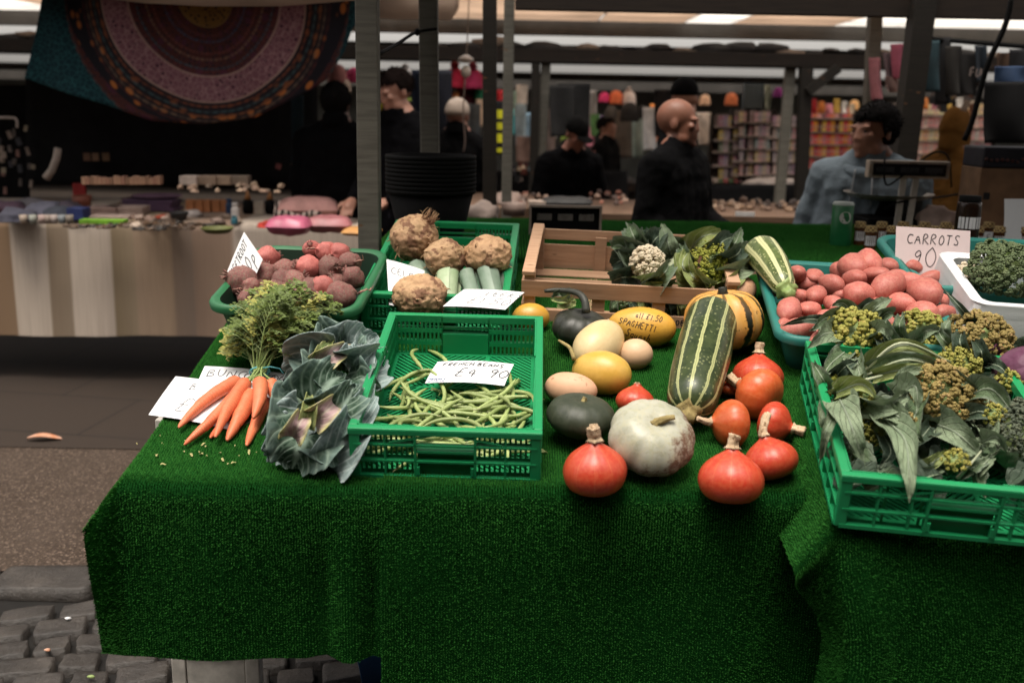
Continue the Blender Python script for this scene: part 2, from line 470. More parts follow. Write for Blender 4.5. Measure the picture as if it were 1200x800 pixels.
M['yellow'] = ribbed('yellow_squash_skin', (.62, .36, .055), (.76, .50, .12), (.50, .27, .04), 9, .04, .25, .35, (.38, .19, .04), .7, 40)
M['yellowdeep'] = ribbed('spaghetti_squash_skin', (.58, .30, .035), (.72, .43, .08), (.46, .22, .03), 9, .04, .2, .35, (.26, .12, .03), .66, 26)
M['cream'] = ribbed('cream_squash_skin', (.70, .52, .25), (.82, .66, .38), (.60, .42, .2), 9, .04, .2, .4, (.5, .33, .15), .7, 40)
M['tan'] = veg('butternut_skin', (.58, .36, .20), (.70, .47, .29), .5, 9, (.40, .22, .11), 40, .68, .2, 60, .002, .08)
M['tanpink'] = veg('pinkish_squash_skin', (.54, .29, .17), (.66, .40, .25), .55, 9, (.36, .18, .10), 44, .63, .25, 70, .002, .08)
def carnival():
    b = NB('striped_carnival_squash_skin', .38, .5)
    uv = b.sep(b.coord('UV'))
    w = b.math('ADD', uv[0], b.math('MULTIPLY_ADD', b.noise(11, 4, .65), .05, -.025))
    fr = b.math('ABSOLUTE', b.math('SUBTRACT', b.math('FRACT', b.math('MULTIPLY', w, 10.0)), .5))
    col = b.ramp(b.noise(8, 4, .6), [(.3, (.60, .27, .05)), (.7, (.74, .42, .11))])
    cream = b.ramp(fr, [(.3, 0), (.5, .4)]); col = b.mix(cream, col, (.74, .5, .2))
    edge = b.math('ADD', fr, b.math('MULTIPLY_ADD', b.noise(48, 4, .7), .38, -.19))
    side = b.ramp(b.math('ADD', b.sep(b.coord())[0], b.math('MULTIPLY', b.noise(6, 2), .02)), [(.0, .35), (.03, 1)])
    low = b.ramp(uv[1], [(.5, 1), (.85, .55), (.97, .9)])
    thin = b.ramp(fr, [(0, .7), (.04, .4), (.07, 0)]); col = b.mix(thin, col, (.20, .15, .035))
    dk = b.math('MULTIPLY', b.math('MULTIPLY', b.ramp(edge, [(.12, 1), (.17, 0)]), side), low)
    col = b.mix(dk, col, (.010, .012, .006))
    sp = b.math('MULTIPLY', b.ramp(b.noise(60, 4, .7), [(.6, 0), (.66, 1)]), b.math('MULTIPLY', side, .75)); col = b.mix(sp, col, (.05, .04, .015))
    b.color(col); b.bump(b.noise(40, 4), .12, .002); return b.m
M['carnival'] = carnival()
def marrow(name, dark, dark2, pale, n, width=.2, mott=.55):
    b = NB(name, .34, .5)
    uv = b.sep(b.coord('UV'))
    w = b.math('ADD', uv[0], b.math('MULTIPLY_ADD', b.noise(16, 3, .6), .018, -.009))
    fr = b.math('ABSOLUTE', b.math('SUBTRACT', b.math('FRACT', b.math('MULTIPLY', w, float(n))), .5))
    edge = b.math('ADD', fr, b.math('MULTIPLY_ADD', b.noise(70, 4, .7), .12, -.06))
    col = b.ramp(b.noise(34, 4, .7), [(.35, dark), (.65, dark2)])
    sp = b.ramp(b.voro(95), [(.18, mott), (.32, 0)]); col = b.mix(sp, col, pale)
    st = b.ramp(edge, [(width * .55, .95), (width * .8, 0)]); col = b.mix(st, col, pale)
    ctr = b.ramp(fr, [(0, .55), (.035, 0)]); col = b.mix(ctr, col, dark2)
    b.color(col); b.bump(b.noise(50, 3), .1, .002); return b.m
M['marrow'] = marrow('striped_marrow_skin', (.018, .032, .011), (.05, .07, .025), (.42, .44, .20), 10, .15, .35)
M['marrow_pale'] = marrow('pale_striped_marrow_skin', (.055, .085, .022), (.15, .19, .065), (.62, .62, .33), 8, .28, .6)

def curdmat(name, lo, hi, tips=None, rough=.7):
    b = NB(name, rough, .25)
    col = b.ramp(b.noise(25, 4, .6), [(.3, lo), (.7, hi)])
    if tips: col = b.mix(b.ramp(b.noise(60, 3, .7), [(.55, 0), (.66, .85)]), col, tips)
    b.color(col); b.bump(b.noise(240, 3, .7), .7, .003); return b.m
M['cauli'] = curdmat('cauliflower_curd', (.56, .46, .32), (.74, .66, .5))
M['romanesco'] = curdmat('romanesco_curd', (.20, .22, .028), (.36, .37, .07), (.44, .40, .10))
M['goldcurd'] = curdmat('golden_brown_curd', (.16, .12, .035), (.35, .27, .095), (.40, .26, .12))
M['goldgreen'] = curdmat('yellow_green_curd', (.20, .20, .035), (.40, .38, .10), (.44, .34, .10))
M['broccoli'] = curdmat('broccoli_curd', (.06, .09, .038), (.135, .175, .085), (.17, .20, .10))
M['broccoli_grey'] = curdmat('grey_green_broccoli_curd', (.045, .06, .042), (.11, .13, .085), (.14, .145, .09))
M['bleaf'] = leafmat('brassica_leaf', (.065, .11, .055), (.14, .20, .105), (.32, .37, .24), 7, .7, .58, vw=.28, vs=.55, edge=(.17, .21, .16), net=.2)
M['bleaf_grey'] = leafmat('brassica_leaf_grey', (.15, .205, .125), (.255, .32, .205), (.40, .45, .31), 7, .8, .62, vw=.28, vs=.5, net=.15)
M['bleaf_dark'] = leafmat('brassica_leaf_dark', (.022, .040, .026), (.06, .09, .06), (.16, .21, .14), 7, .7, .5, vw=.28, vs=.5, edge=(.09, .12, .09), net=.2)
M['bleaf_lime'] = leafmat('brassica_leaf_lime', (.15, .20, .06), (.30, .35, .12), (.54, .56, .36), 6, .6, .5, vw=.5, vs=.6, net=.15)
M['rib'] = veg('pale_leaf_stalk', (.30, .35, .22), (.46, .49, .33), .5, 12)
M['redcabbage'] = leafmat('red_cabbage_leaf', (.035, .006, .018), (.09, .018, .05), (.22, .10, .16), 7, .4, .4)
def papermat(name, c, rough=.75):
    b = NB(name, rough, .25)
    col = b.mix(b.ramp(b.noise(9, 4, .6), [(.45, 0), (.8, .35)]), c, tuple(x * .82 for x in c))
    b.color(col); b.bump(b.noise(14, 3), .25, .004); return b.m
M['paper'] = papermat('white_card', (.74, .75, .76))
M['pinkpaper'] = papermat('pale_pink_card', (.70, .58, .57))
M['ink'] = simple('ink', (.012, .012, .014), .6, .1, 12, 0)
M['inkblue'] = simple('blue_ink', (.03, .08, .22), .6, .1, 12, 0)
M['metal'] = simple('dull_steel', (.28, .27, .25), .45, .3, 14, .15, metal=.7)
M['greymetal'] = simple('painted_grey_steel', (.55, .52, .47), .5, .35, 14, .15)
M['midrib'] = veg('leaf_midrib', (.20, .25, .18), (.30, .35, .25), .5, 12)
M['debris'] = simple('dry_leaf_scraps', (.42, .38, .16), .8, .4, 40, .3)
# ---------------------------------------------------------------- artificial turf covers
def turf_cover(name, label, fn, a0, a1, b0, b1, pitch=(.0056, .0044), blade=.0054, seed=1, back=.0):
    """fn(a, b) -> point of the cloth; a runs across, b down the cloth towards its front hem (metres)"""
    g = MB(); na = int((a1 - a0) / .02) + 1; nb = int((b1 - b0) / .02) + 1
    g.cur = 1
    g.grid(lambda u, v: fn(a0 + u * (a1 - a0), b0 + v * (b1 - b0)), na, nb)
    rs = np.random.RandomState(seed)
    ka = int((a1 - a0) / pitch[0]); kb = int((b1 - b0) / pitch[1])
    # positions and frame on a 1 cm lattice, interpolated for the tufts
    ga = int((a1 - a0) / .01) + 2; gb = int((b1 - b0) / .01) + 2
    P = np.array([[tuple(fn(a0 + (a1 - a0) * i / (ga - 1), b0 + (b1 - b0) * j / (gb - 1))) for i in range(ga)] for j in range(gb)])
    da = np.gradient(P, axis=1); db = np.gradient(P, axis=0)
    da /= np.linalg.norm(da, axis=2, keepdims=True) + 1e-9; db /= np.linalg.norm(db, axis=2, keepdims=True) + 1e-9
    N = -np.cross(da, db); N /= np.linalg.norm(N, axis=2, keepdims=True) + 1e-9
    I, J = np.meshgrid(np.arange(ka), np.arange(kb)); I = I.ravel(); J = J.ravel()
    reps = 3
    I = np.repeat(I, reps); J = np.repeat(J, reps); n = len(I)
    u = (I + .5 + rs.uniform(-.12, .12, n)) / ka; v = (J + .5 + rs.uniform(-.5, .5, n)) / kb
    x = u * (ga - 1); y = v * (gb - 1)
    x = np.clip(x, 0, ga - 1.001); y = np.clip(y, 0, gb - 1.001)
    x0 = x.astype(int); y0 = y.astype(int); fx = (x - x0)[:, None]; fy = (y - y0)[:, None]
    def lerp(Q): return (Q[y0, x0] * (1 - fx) * (1 - fy) + Q[y0, x0 + 1] * fx * (1 - fy) + Q[y0 + 1, x0] * (1 - fx) * fy + Q[y0 + 1, x0 + 1] * fx * fy)
    p = lerp(P); nn = lerp(N); ta = lerp(da); tb = lerp(db)
    h = blade * rs.uniform(.65, 1.25, n)[:, None]
    an = rs.normal(0, .5, n)[:, None]
    side = ta * np.cos(an) + tb * np.sin(an)
    lean = ta * rs.normal(0, .32, n)[:, None] + tb * ((rs.normal(0, .18, n) + np.interp(b0 + (b1 - b0) * v, [-.03, .015, .06, .2], [-.5, .05, -.05, -.36]))[:, None])
    w = .0014 * rs.uniform(.7, 1.3, n)[:, None]
    v0 = p - side * w; v1 = p + side * w; v2 = p + (nn + lean) * h
    V = np.stack([v0, v1, v2], axis=1).reshape(-1, 3)
    base = g.mesh(name, [M['turf'], M['turfback']])
    nv0 = len(base.vertices); nf0 = len(base.polygons)
    bv = np.empty(nv0 * 3, np.float32); base.vertices.foreach_get('co', bv)
    fl = [tuple(q.vertices) for q in base.polygons]
    bpy.data.meshes.remove(base)
    me = bpy.data.meshes.new(name)
    nt = len(V) // 3
    allv = np.concatenate([bv, V.astype(np.float32).ravel()])
    loops = np.concatenate([np.array(fl, dtype=np.int32).ravel(), np.arange(nt * 3, dtype=np.int32) + nv0])
    starts = np.concatenate([np.arange(nf0) * 4, nf0 * 4 + np.arange(nt) * 3]).astype(np.int32)
    me.vertices.add(nv0 + nt * 3); me.vertices.foreach_set('co', allv)
    me.loops.add(len(loops)); me.loops.foreach_set('vertex_index', loops)
    me.polygons.add(nf0 + nt); me.polygons.foreach_set('loop_start', starts)
    me.materials.append(M['turf']); me.materials.append(M['turfback'])
    me.polygons.foreach_set('material_index', np.concatenate([np.ones(nf0, np.int32), np.zeros(nt, np.int32)]))
    me.update(calc_edges=True); me.validate()
    o = bpy.data.objects.new(name, me); COL.objects.link(o)
    return tag(o, label, 'turf cover')

def smooth(t): t = max(0, min(1, t)); return t * t * (3 - 2 * t)
RND = .03                                     # radius of the rounded front edge
def profile(b, lift=0.0, s0=0.0):
    """b < 0: up the slope from the front edge; b > 0: round the edge and down the drape. returns (s-or-None, point yz)"""
    if b <= 0:
        p = to_slope(0, s0 - b, lift); return p.y, p.z
    ang = PI / 2 - TILT + R(2)                # turn until almost vertical
    arc = RND * ang
    o = to_slope(0, s0, lift - RND)
    if b < arc:
        th = b / RND
    else: th = ang
    d = Vector((0, -math.sin(th) * CT - math.cos(th) * ST, -math.sin(th) * ST + math.cos(th) * CT))
    p = o + d * RND
    y, z = p.y, p.z
    if b > arc: z -= (b - arc); y -= 0.03 * (b - arc)
    return y, z

XL = -.80                                      # free edge of the display
def front_fold(x, k):
    f = .010 * math.sin(x * 9 + 1.0) + .006 * math.sin(x * 21 + 2.1)
    f += -.022 * math.exp(-((x + .385) / .025) ** 2) + .014 * math.exp(-((x + .33) / .03) ** 2) - .02 * math.exp(-((x + .285) / .02) ** 2)
    return f * k
def fn_left(a, b):
    x = max(a, XL); fl = max(0.0, XL - a)
    y, z = profile(b); z += .0025 * math.sin(a * 13) * math.sin(b * 11 + 1)
    k = smooth((b - .02) / .25); y -= front_fold(x, k)
    if fl > 0:
        if b <= 0:
            near = smooth(1 + b / .22); out = .10 + .52 * near
            x -= out * fl; z -= fl * math.sqrt(1 - out * out); y += .012 * fl
        else:
            x -= .62 * fl * (1 - .95 * b); z -= fl * .78 * (1 - smooth(b / .42)); y += fl * (.25 - .45 * b)
    return Vector((x, y, z))
def fn_mid(a, b):
    y, z = profile(b, .005); k = smooth((b - .02) / .25)
    f = .014 * math.sin(a * 7.5 + 2.6) + .005 * math.sin(a * 19)
    f -= .05 * smooth((a - .46) / .16)
    y -= f * k; z += .002 * math.sin(a * 15 + 2) * math.sin(b * 12)
    z -= .10 * smooth((b - .2) / .3) * max(0, min(1, (a + .22) / .35)) - .012 * math.sin(a * 9) * smooth(b / .4)
    return Vector((a, y, z))
S_B = -.125
def fn_right(a, b):
    x0 = .632
    x = max(a, x0); fl = max(0.0, x0 - a)
    y, z = profile(b, .032, S_B); k = smooth((b - .01) / .2)
    y -= (.012 * math.sin(a * 8 + 1) + .03 * math.exp(-((x - .67) / .05) ** 2)) * k
    if fl > 0:
        x -= fl * (.55 - .35 * smooth(b / .2)) * (1 if b > -.2 else .1) + 0; z -= fl * (.85 if b <= 0 else .85 * (1 - smooth(b / .35))); y += fl * .5 * smooth(b / .1)
    x += .035 * smooth((b - .05) / .25) - .02 * smooth((b - .3) / .2)
    return Vector((x, y, z))
turf_cover('turf_cover', 'green artificial turf cover hanging over the free end of the stall under the carrots', fn_left, XL - .155, -.245, -1.30, .392, seed=1)
turf_cover('turf_cover', 'green artificial turf cover with squashes and pumpkins on it', fn_mid, -.262, .80, -1.30, .47, seed=2)
turf_cover('turf_cover', 'green artificial turf cover under the crate of broccoli', fn_right, .50, 1.55, -1.30, .48, seed=3)

# ---------------------------------------------------------------- the stall under the covers
bench = empty('market_stall_table', 'long sloping stall table on grey steel trestle legs under green turf', 'stall table', Matrix.Identity(4))
b = MB()
for x0, x1, s0, lo in ((XL + .01, .66, .012, -.022), (.665, 1.62, S_B + .02, .008)):
    c = to_slope((x0 + x1) / 2, (s0 + 1.30) / 2, lo)
    b.box(c, (x1 - x0, 1.30 - s0, .02), Matrix.Rotation(TILT, 3, 'X'))
b.build('board', M['brownwood'], bench, smooth=False)
YB = to_slope(0, 1.33).y; ZB = to_slope(0, 1.33).z
for tx in (-.74, .55, 1.5):
    for ty in (2.28, YB - .15):
        m = MB(); zt = EDGE.z + (ty - EDGE.y) * math.tan(TILT) - .055
        for sx in (-.094, .094):
            m.bar((tx + sx, ty, 0), (tx + sx, ty, zt), .036, .04)
        m.bar((tx - .075, ty - .001, .165), (tx + .075, ty - .001, .165), .03, .085)
        m.bar((tx - .075, ty - .006, .212), (tx + .075, ty - .006, .212), .034, .012)
        m.bar((tx - .075, ty - .001, zt - .03), (tx + .075, ty - .001, zt - .03), .03, .05)
        m.build('trestle_leg', M['greymetal'], bench, smooth=False, bevel=.003)

# ---------------------------------------------------------------- handwriting
GL = {
 'A': [[(0,0),(.3,1),(.6,0)],[(.12,.38),(.5,.38)]], 'B': [[(.05,0),(.05,1),(.4,.95),(.45,.72),(.05,.52),(.5,.42),(.5,.08),(.05,0)]],
 'C': [[(.6,.85),(.35,1),(.08,.75),(.05,.3),(.3,0),(.6,.12)]], 'D': [[(.05,0),(.05,1),(.4,.88),(.55,.5),(.4,.1),(.05,0)]],
 'E': [[(.55,1),(.06,1),(.06,0),(.58,0)],[(.06,.52),(.45,.52)]], 'F': [[(.55,1),(.06,1),(.06,0)],[(.06,.52),(.45,.52)]],
 'G': [[(.58,.85),(.3,1),(.05,.6),(.12,.1),(.4,0),(.58,.4),(.35,.4)]], 'H': [[(.06,0),(.06,1)],[(.55,0),(.55,1)],[(.06,.5),(.55,.5)]],
 'I': [[(.2,0),(.2,1)]], 'K': [[(.06,0),(.06,1)],[(.55,1),(.06,.45),(.58,0)]], 'L': [[(.06,1),(.06,0),(.52,0)]], 'M': [[(.02,0),(.1,1),(.32,.35),(.55,1),(.65,0)]],
 'N': [[(.05,0),(.05,1),(.55,0),(.55,1)]], 'O': [[(.3,1),(.05,.7),(.08,.2),(.32,0),(.58,.3),(.55,.8),(.3,1)]],
 'P': [[(.06,0),(.06,1),(.45,.95),(.5,.68),(.4,.5),(.06,.48)]], 'R': [[(.06,0),(.06,1),(.45,.95),(.48,.65),(.06,.48),(.58,0)]],
 'S': [[(.52,.88),(.28,1),(.08,.8),(.2,.56),(.45,.42),(.5,.15),(.25,0),(.04,.15)]], 'T': [[(0,1),(.6,1)],[(.3,1),(.3,0)]],
 'U': [[(.05,1),(.06,.25),(.28,0),(.52,.25),(.54,1)]], 'V': [[(0,1),(.28,0),(.58,1)]], 'Y': [[(0,1),(.28,.5)],[(.58,1),(.28,.5),(.25,0)]],
 '0': [[(.3,1),(.06,.7),(.06,.3),(.3,0),(.54,.3),(.54,.7),(.3,1)]], '1': [[(.12,.8),(.3,1),(.26,0)]], '4': [[(.42,0),(.45,1),(.05,.35),(.6,.35)]],
 '5': [[(.52,1),(.14,1),(.1,.58),(.4,.6),(.52,.3),(.35,.02),(.05,.08)]], '8': [[(.3,.52),(.1,.75),(.3,1),(.5,.78),(.1,.28),(.3,0),(.52,.25),(.3,.52)]],
 '9': [[(.5,.75),(.3,.52),(.1,.72),(.28,1),(.5,.8),(.42,.3),(.36,0)]], '2': [[(.08,.8),(.28,1),(.5,.78),(.08,0),(.55,.02)]], '3': [[(.1,.95),(.45,.9),(.25,.55),(.5,.3),(.3,0),(.05,.12)]],
 '£': [[(.58,.82),(.4,1),(.24,.8),(.26,.3),(.08,.02),(.58,.06)],[(.08,.48),(.45,.48)]], '.': [[(.14,.0),(.2,.06)]], '/': [[(.05,0),(.5,1)]],
 'a': [[(.42,.5),(.15,.48),(.08,.12),(.3,.02),(.42,.4),(.46,0)]], 'e': [[(.08,.28),(.42,.34),(.28,.52),(.08,.3),(.16,.02),(.42,.1)]], 'g': [[(.42,.5),(.12,.45),(.12,.12),(.4,.15),(.42,.5),(.4,-.3),(.1,-.3)]],
 'h': [[(.08,0),(.08,1)],[(.08,.35),(.3,.5),(.4,.3),(.4,0)]], 'i': [[(.15,0),(.15,.5)],[(.15,.68),(.17,.72)]], 'l': [[(.12,1),(.1,.1),(.22,0)]], 'n': [[(.08,0),(.08,.5)],[(.08,.35),(.3,.5),(.4,.3),(.4,0)]],
 'o': [[(.25,.5),(.06,.3),(.22,0),(.44,.22),(.25,.5)]], 'p': [[(.08,-.35),(.08,.5),(.35,.48),(.42,.22),(.1,.05)]], 'q': [[(.42,.5),(.12,.45),(.1,.1),(.4,.12)],[(.42,.5),(.42,-.35)]], 'r': [[(.08,0),(.08,.5)],[(.08,.32),(.34,.5)]],
 's': [[(.38,.45),(.15,.5),(.12,.32),(.36,.2),(.3,.02),(.06,.06)]], 't': [[(.18,.85),(.16,.08),(.34,.02)],[(.02,.55),(.36,.55)]], 'u': [[(.08,.5),(.1,.08),(.3,.02),(.4,.5)],[(.4,.5),(.44,0)]], 'd': [[(.42,1),(.4,.05)],[(.4,.45),(.12,.45),(.1,.08),(.4,.1)]],
}
def chaikin(pl, k=2):
    for _ in range(k):
        if len(pl) < 3: return pl
        q = [pl[0]]
        for a, b in zip(pl, pl[1:]):
            q.append((a[0] * .75 + b[0] * .25, a[1] * .75 + b[1] * .25)); q.append((a[0] * .25 + b[0] * .75, a[1] * .25 + b[1] * .75))
        q.append(pl[-1]); pl = q
    return pl
def strokes(text, x, y, h, sp=1.0, slant=.12, seed=0, sx=1.0):
    """handwritten strokes of a line of text starting at (x, y)"""
    r = random.Random(seed); out = []; cx = x
    for ch in text:
        if ch == ' ': cx += .4 * h * sp * sx; continue
        w = max([p[0] for pl in GL[ch] for p in pl]); dy = r.uniform(-.05, .05) * h; k = r.uniform(.9, 1.08); sl = slant + r.uniform(-.06, .06)
        for pl in GL[ch]:
            q = [((p[0] + r.uniform(-.03, .03)) * h * k * sx + p[1] * h * sl + cx, (p[1] + r.uniform(-.02, .02)) * h * k + y + dy) for p in pl]
            out.append(chaikin(q))
        cx += (w + .2 * sp) * h * sx
    return out
def ribbon(m, pl, w, put):
    """a pen stroke: flat ribbon of width w; put(x, y) -> point just above the surface"""
    base = len(m.v)
    for i, p in enumerate(pl):
        a = pl[max(0, i - 1)]; b = pl[min(len(pl) - 1, i + 1)]
        dx, dy = b[0] - a[0], b[1] - a[1]; L = math.hypot(dx, dy) or 1
        nx, ny = -dy / L * w / 2, dx / L * w / 2
        m.vert(put(p[0] + nx, p[1] + ny)); m.vert(put(p[0] - nx, p[1] - ny))
    for i in range(len(pl) - 1):
        k = base + 2 * i; m.face((k, k + 1, k + 3, k + 2))
def basis(o, xa, ya):
    xa = Vector(xa).normalized(); z = xa.cross(Vector(ya)).normalized(); y = z.cross(xa)
    mt = Matrix((xa, y, z)).transposed().to_4x4(); mt.translation = o; return mt
def card(label, BL, BR, TL, lines, name='price_card', group=None, paper='paper', bend=.004, inks=('ink', 'inkblue'), square=True):
    """BL, BR, TL are world points; lines: (text, x0, y0, height, pen width, ink) as fractions of the card"""
    W = (BR - BL).length; Hh = (TL - BL).length
    mt = basis(BL, BR - BL, TL - BL)
    lx = 0
    if not square:
        lx = (mt.inverted() @ TL).x
        Hh = (mt.inverted() @ TL).y
    m = MB(); z = lambda x, y: bend * math.sin(PI * x / W) + bend * .5 * math.sin(3 * y / Hh)
    sh = lambda x, y: x + lx * y / Hh
    for dz, fl in ((.0004, False), (-.0004, True)):
        n0 = len(m.f); m.grid(lambda u, v: (sh(u * W, v * Hh), v * Hh, z(u * W, v * Hh) + dz), 8, 6)
        if fl: m.f[n0:] = [f[::-1] for f in m.f[n0:]]
    for i, (t, x0, y0, h, pw, ink) in enumerate(lines):
        m.cur = ink
        for pl in strokes(t, x0 * W, y0 * Hh, h * Hh, seed=len(t) * 7 + i):
            ribbon(m, pl, pw, lambda x, y: (sh(x, y), y, z(x, y) + .0011))
    o = m.build(name, [M[paper], M[inks[0]], M[inks[1]]]); o.matrix_world = mt
    return tag(o, label, 'price card', group)

# ---------------------------------------------------------------- crates, tubs and boxes
def front_pose(p1, p2, h=0.0):
    """pose from the pixels of the two bottom front corners"""
    a = slope(*p1, h); b = slope(*p2, h); d = b - a
    loc = RB.to_3x3().inverted() @ d
    yaw = math.atan2(loc.y, loc.x)
    return a, b, yaw, d.length
def vented_crate(label, W, D, Hc, mtx, fine=True, group='green vented produce crates'):
    t = empty('produce_crate', label, 'crate', mtx, group)
    def side(L, flip):
        """a wall of length L along x at y = 0, outer face towards -y"""
        m = MB(); th = .022
        ys = 0
        for z, hh in ((.004, .008), (Hc * .36, .0045), (Hc * .68, .0045)):     # outer rails
            m.box((0, th * .25, z), (L - .02, th * .5, hh))
        nv = max(4, int(L / .058)); xs = [(-L / 2 + .012) + (L - .024) * i / nv for i in range(nv + 1)]
        hw = .062
        for x in xs:
            if abs(x) < hw + .005 : continue
            m.box((x, th * .25 + .001, Hc * .47), (.0038, th * .45, Hc * .93))
        for x in (-hw, hw): m.box((x, th * .3, Hc * .47), (.005, th * .6, Hc * .95))
        # inner wall of narrow slots
        n = int((L / 2 - hw - .03) / (.0105 if fine else .06)); bw = .0048 if fine else .005
        for s in (-1, 1):
            for i in range(n + 1):
                x = s * (hw + .008 + (L / 2 - hw - .03) * i / n)
                m.box((x, th * .82, Hc * .47), (bw, .0035, Hc * .9))
            xx = s * (hw + (L / 2 - .02)) / 2; ww = L / 2 - hw - .02
            for z in ((Hc * .06, Hc * .36, Hc * .655, Hc * .93) if fine else (Hc * .05, Hc * .93)): m.box((xx, th * .82 + .0005, z), (ww, .003, .012 if z < Hc * .9 else .018))
        # hand hold: solid panel below an open slot, a ledge, two struts
        m.box((0, th * .8, Hc * .30), (hw * 2 - .006, .003, Hc * .5))
        m.box((0, th * .45, Hc * .555), (hw * 2 - .006, th * .8, .005))
        m.box((0, th * .8, Hc * .915), (hw * 2 - .006, .003, Hc * .13))
        for s in (-1, 1):
            m.bar((s * .004, th * .12, Hc * .93), (s * (hw + .055), th * .12, Hc * .72), .003, .004)
            m.bar((s * (hw - .006), th * .1, Hc * .10), (s * (hw - .006), th * .1, Hc * .26), .006, .008)
        return m
    zin = Matrix.Identity(4)
    for nm, L, mt in (('front', W, Matrix.Translation((0, -D / 2, 0))), ('rear', W, Matrix.Translation((0, D / 2, 0)) @ Matrix.Rotation(PI, 4, 'Z')),
                      ('l', D, Matrix.Translation((-W / 2, 0, 0)) @ Matrix.Rotation(-PI / 2, 4, 'Z')), ('r', D, Matrix.Translation((W / 2, 0, 0)) @ Matrix.Rotation(PI / 2, 4, 'Z'))):
        m = side(L, nm); m.xf(mt); m.build('side_panel', M['crate'], t, smooth=False)
    # rim
    m = MB(); rw = .017
    o = [(-W / 2, -D / 2), (W / 2, -D / 2), (W / 2, D / 2), (-W / 2, D / 2)]
    for sx, sy, L, ax in ((0, -1, W, 0), (0, 1, W, 0), (-1, 0, D - 2 * rw, 1), (1, 0, D - 2 * rw, 1)):
        if ax == 0: m.box((0, sy * (D / 2 - rw / 2), Hc - .004), (W, rw, .009))
        else: m.box((sx * (W / 2 - rw / 2), 0, Hc - .004), (rw, L, .009))
        if ax == 0: m.box((0, sy * (D / 2 - .001), Hc - .008), (W, .003, .013))
        else: m.box((sx * (W / 2 - .001), 0, Hc - .008), (.003, D, .013))
    m.build('rim', M['crate'], t, smooth=False, bevel=.002)
    for x, y in o:
        m = MB(); m.box((x * (1 - .012 / (W / 2)), y * (1 - .012 / (D / 2)), Hc * .49), (.022, .022, Hc * .96))
        m.build('corner_post', M['crate'], t, smooth=False, bevel=.003)
    # floor: diagonal lattice changing direction by panel
    m = MB(); iw = W - .045; idp = D - .045
    nx, ny = 3, 3
    for i in range(nx):
        for j in range(ny):
            x0 = -iw / 2 + iw * i / nx; y0 = -idp / 2 + idp * j / ny; w = iw / nx; d = idp / ny
            sg = 1 if (i + j) % 2 else -1
            st = .0165; k = -d
            while k < w:
                # line x = x0 + k + t, y = y0 + t (or mirrored), clipped to the panel
                t0 = max(0, -k); t1 = min(d, w - k)
                if t1 - t0 > .012:
                    ya, yb = (t0, t1) if sg > 0 else (d - t0, d - t1)
                    m.bar((x0 + k + t0, y0 + ya, .009), (x0 + k + t1, y0 + yb, .009), .0062, .004)
                k += st
    for i in range(nx + 1): m.box((-iw / 2 + iw * i / nx, 0, .0085), (.010, idp, .006))
    for j in range(ny + 1): m.box((0, -idp / 2 + idp * j / ny, .0088), (iw, .010, .006))
    m.build('floor_grid', M['crate'], t, smooth=False)
    return t
def pose_crate(p1, p2, W, D, h=0.0, yaw=None):
    a, b_, y, _ = front_pose(p1, p2, h)
    if yaw is not None: y = yaw
    mid = (a + b_) / 2
    mt = frame(mid, y); return mt @ Matrix.Translation((0, D / 2, 0))
CR_BEAN = pose_crate((411, 559), (633, 566), .40, .60)
vented_crate('bright green vented plastic crate holding french beans', .398, .60, .118, CR_BEAN)
CR_CEL = pose_crate((418, 393), (600, 391), .40, .62, 0, R(-2.5))
vented_crate('green vented plastic crate holding celeriac and leeks', .405, .64, .120, CR_CEL)
HB = .036
CR_BRO = frame(slope(976, 617, HB), R(-8.3)) @ Matrix.Translation((.225, .30, 0))
vented_crate('green lattice crate overflowing with leafy broccoli heads', .45, .60, .115, CR_BRO, fine=False)
CR_RED = CR_BRO @ Matrix.Translation((.462, .09, 0))
vented_crate('green plastic crate with a red cabbage in it', .45, .60, .115, CR_RED, fine=False)

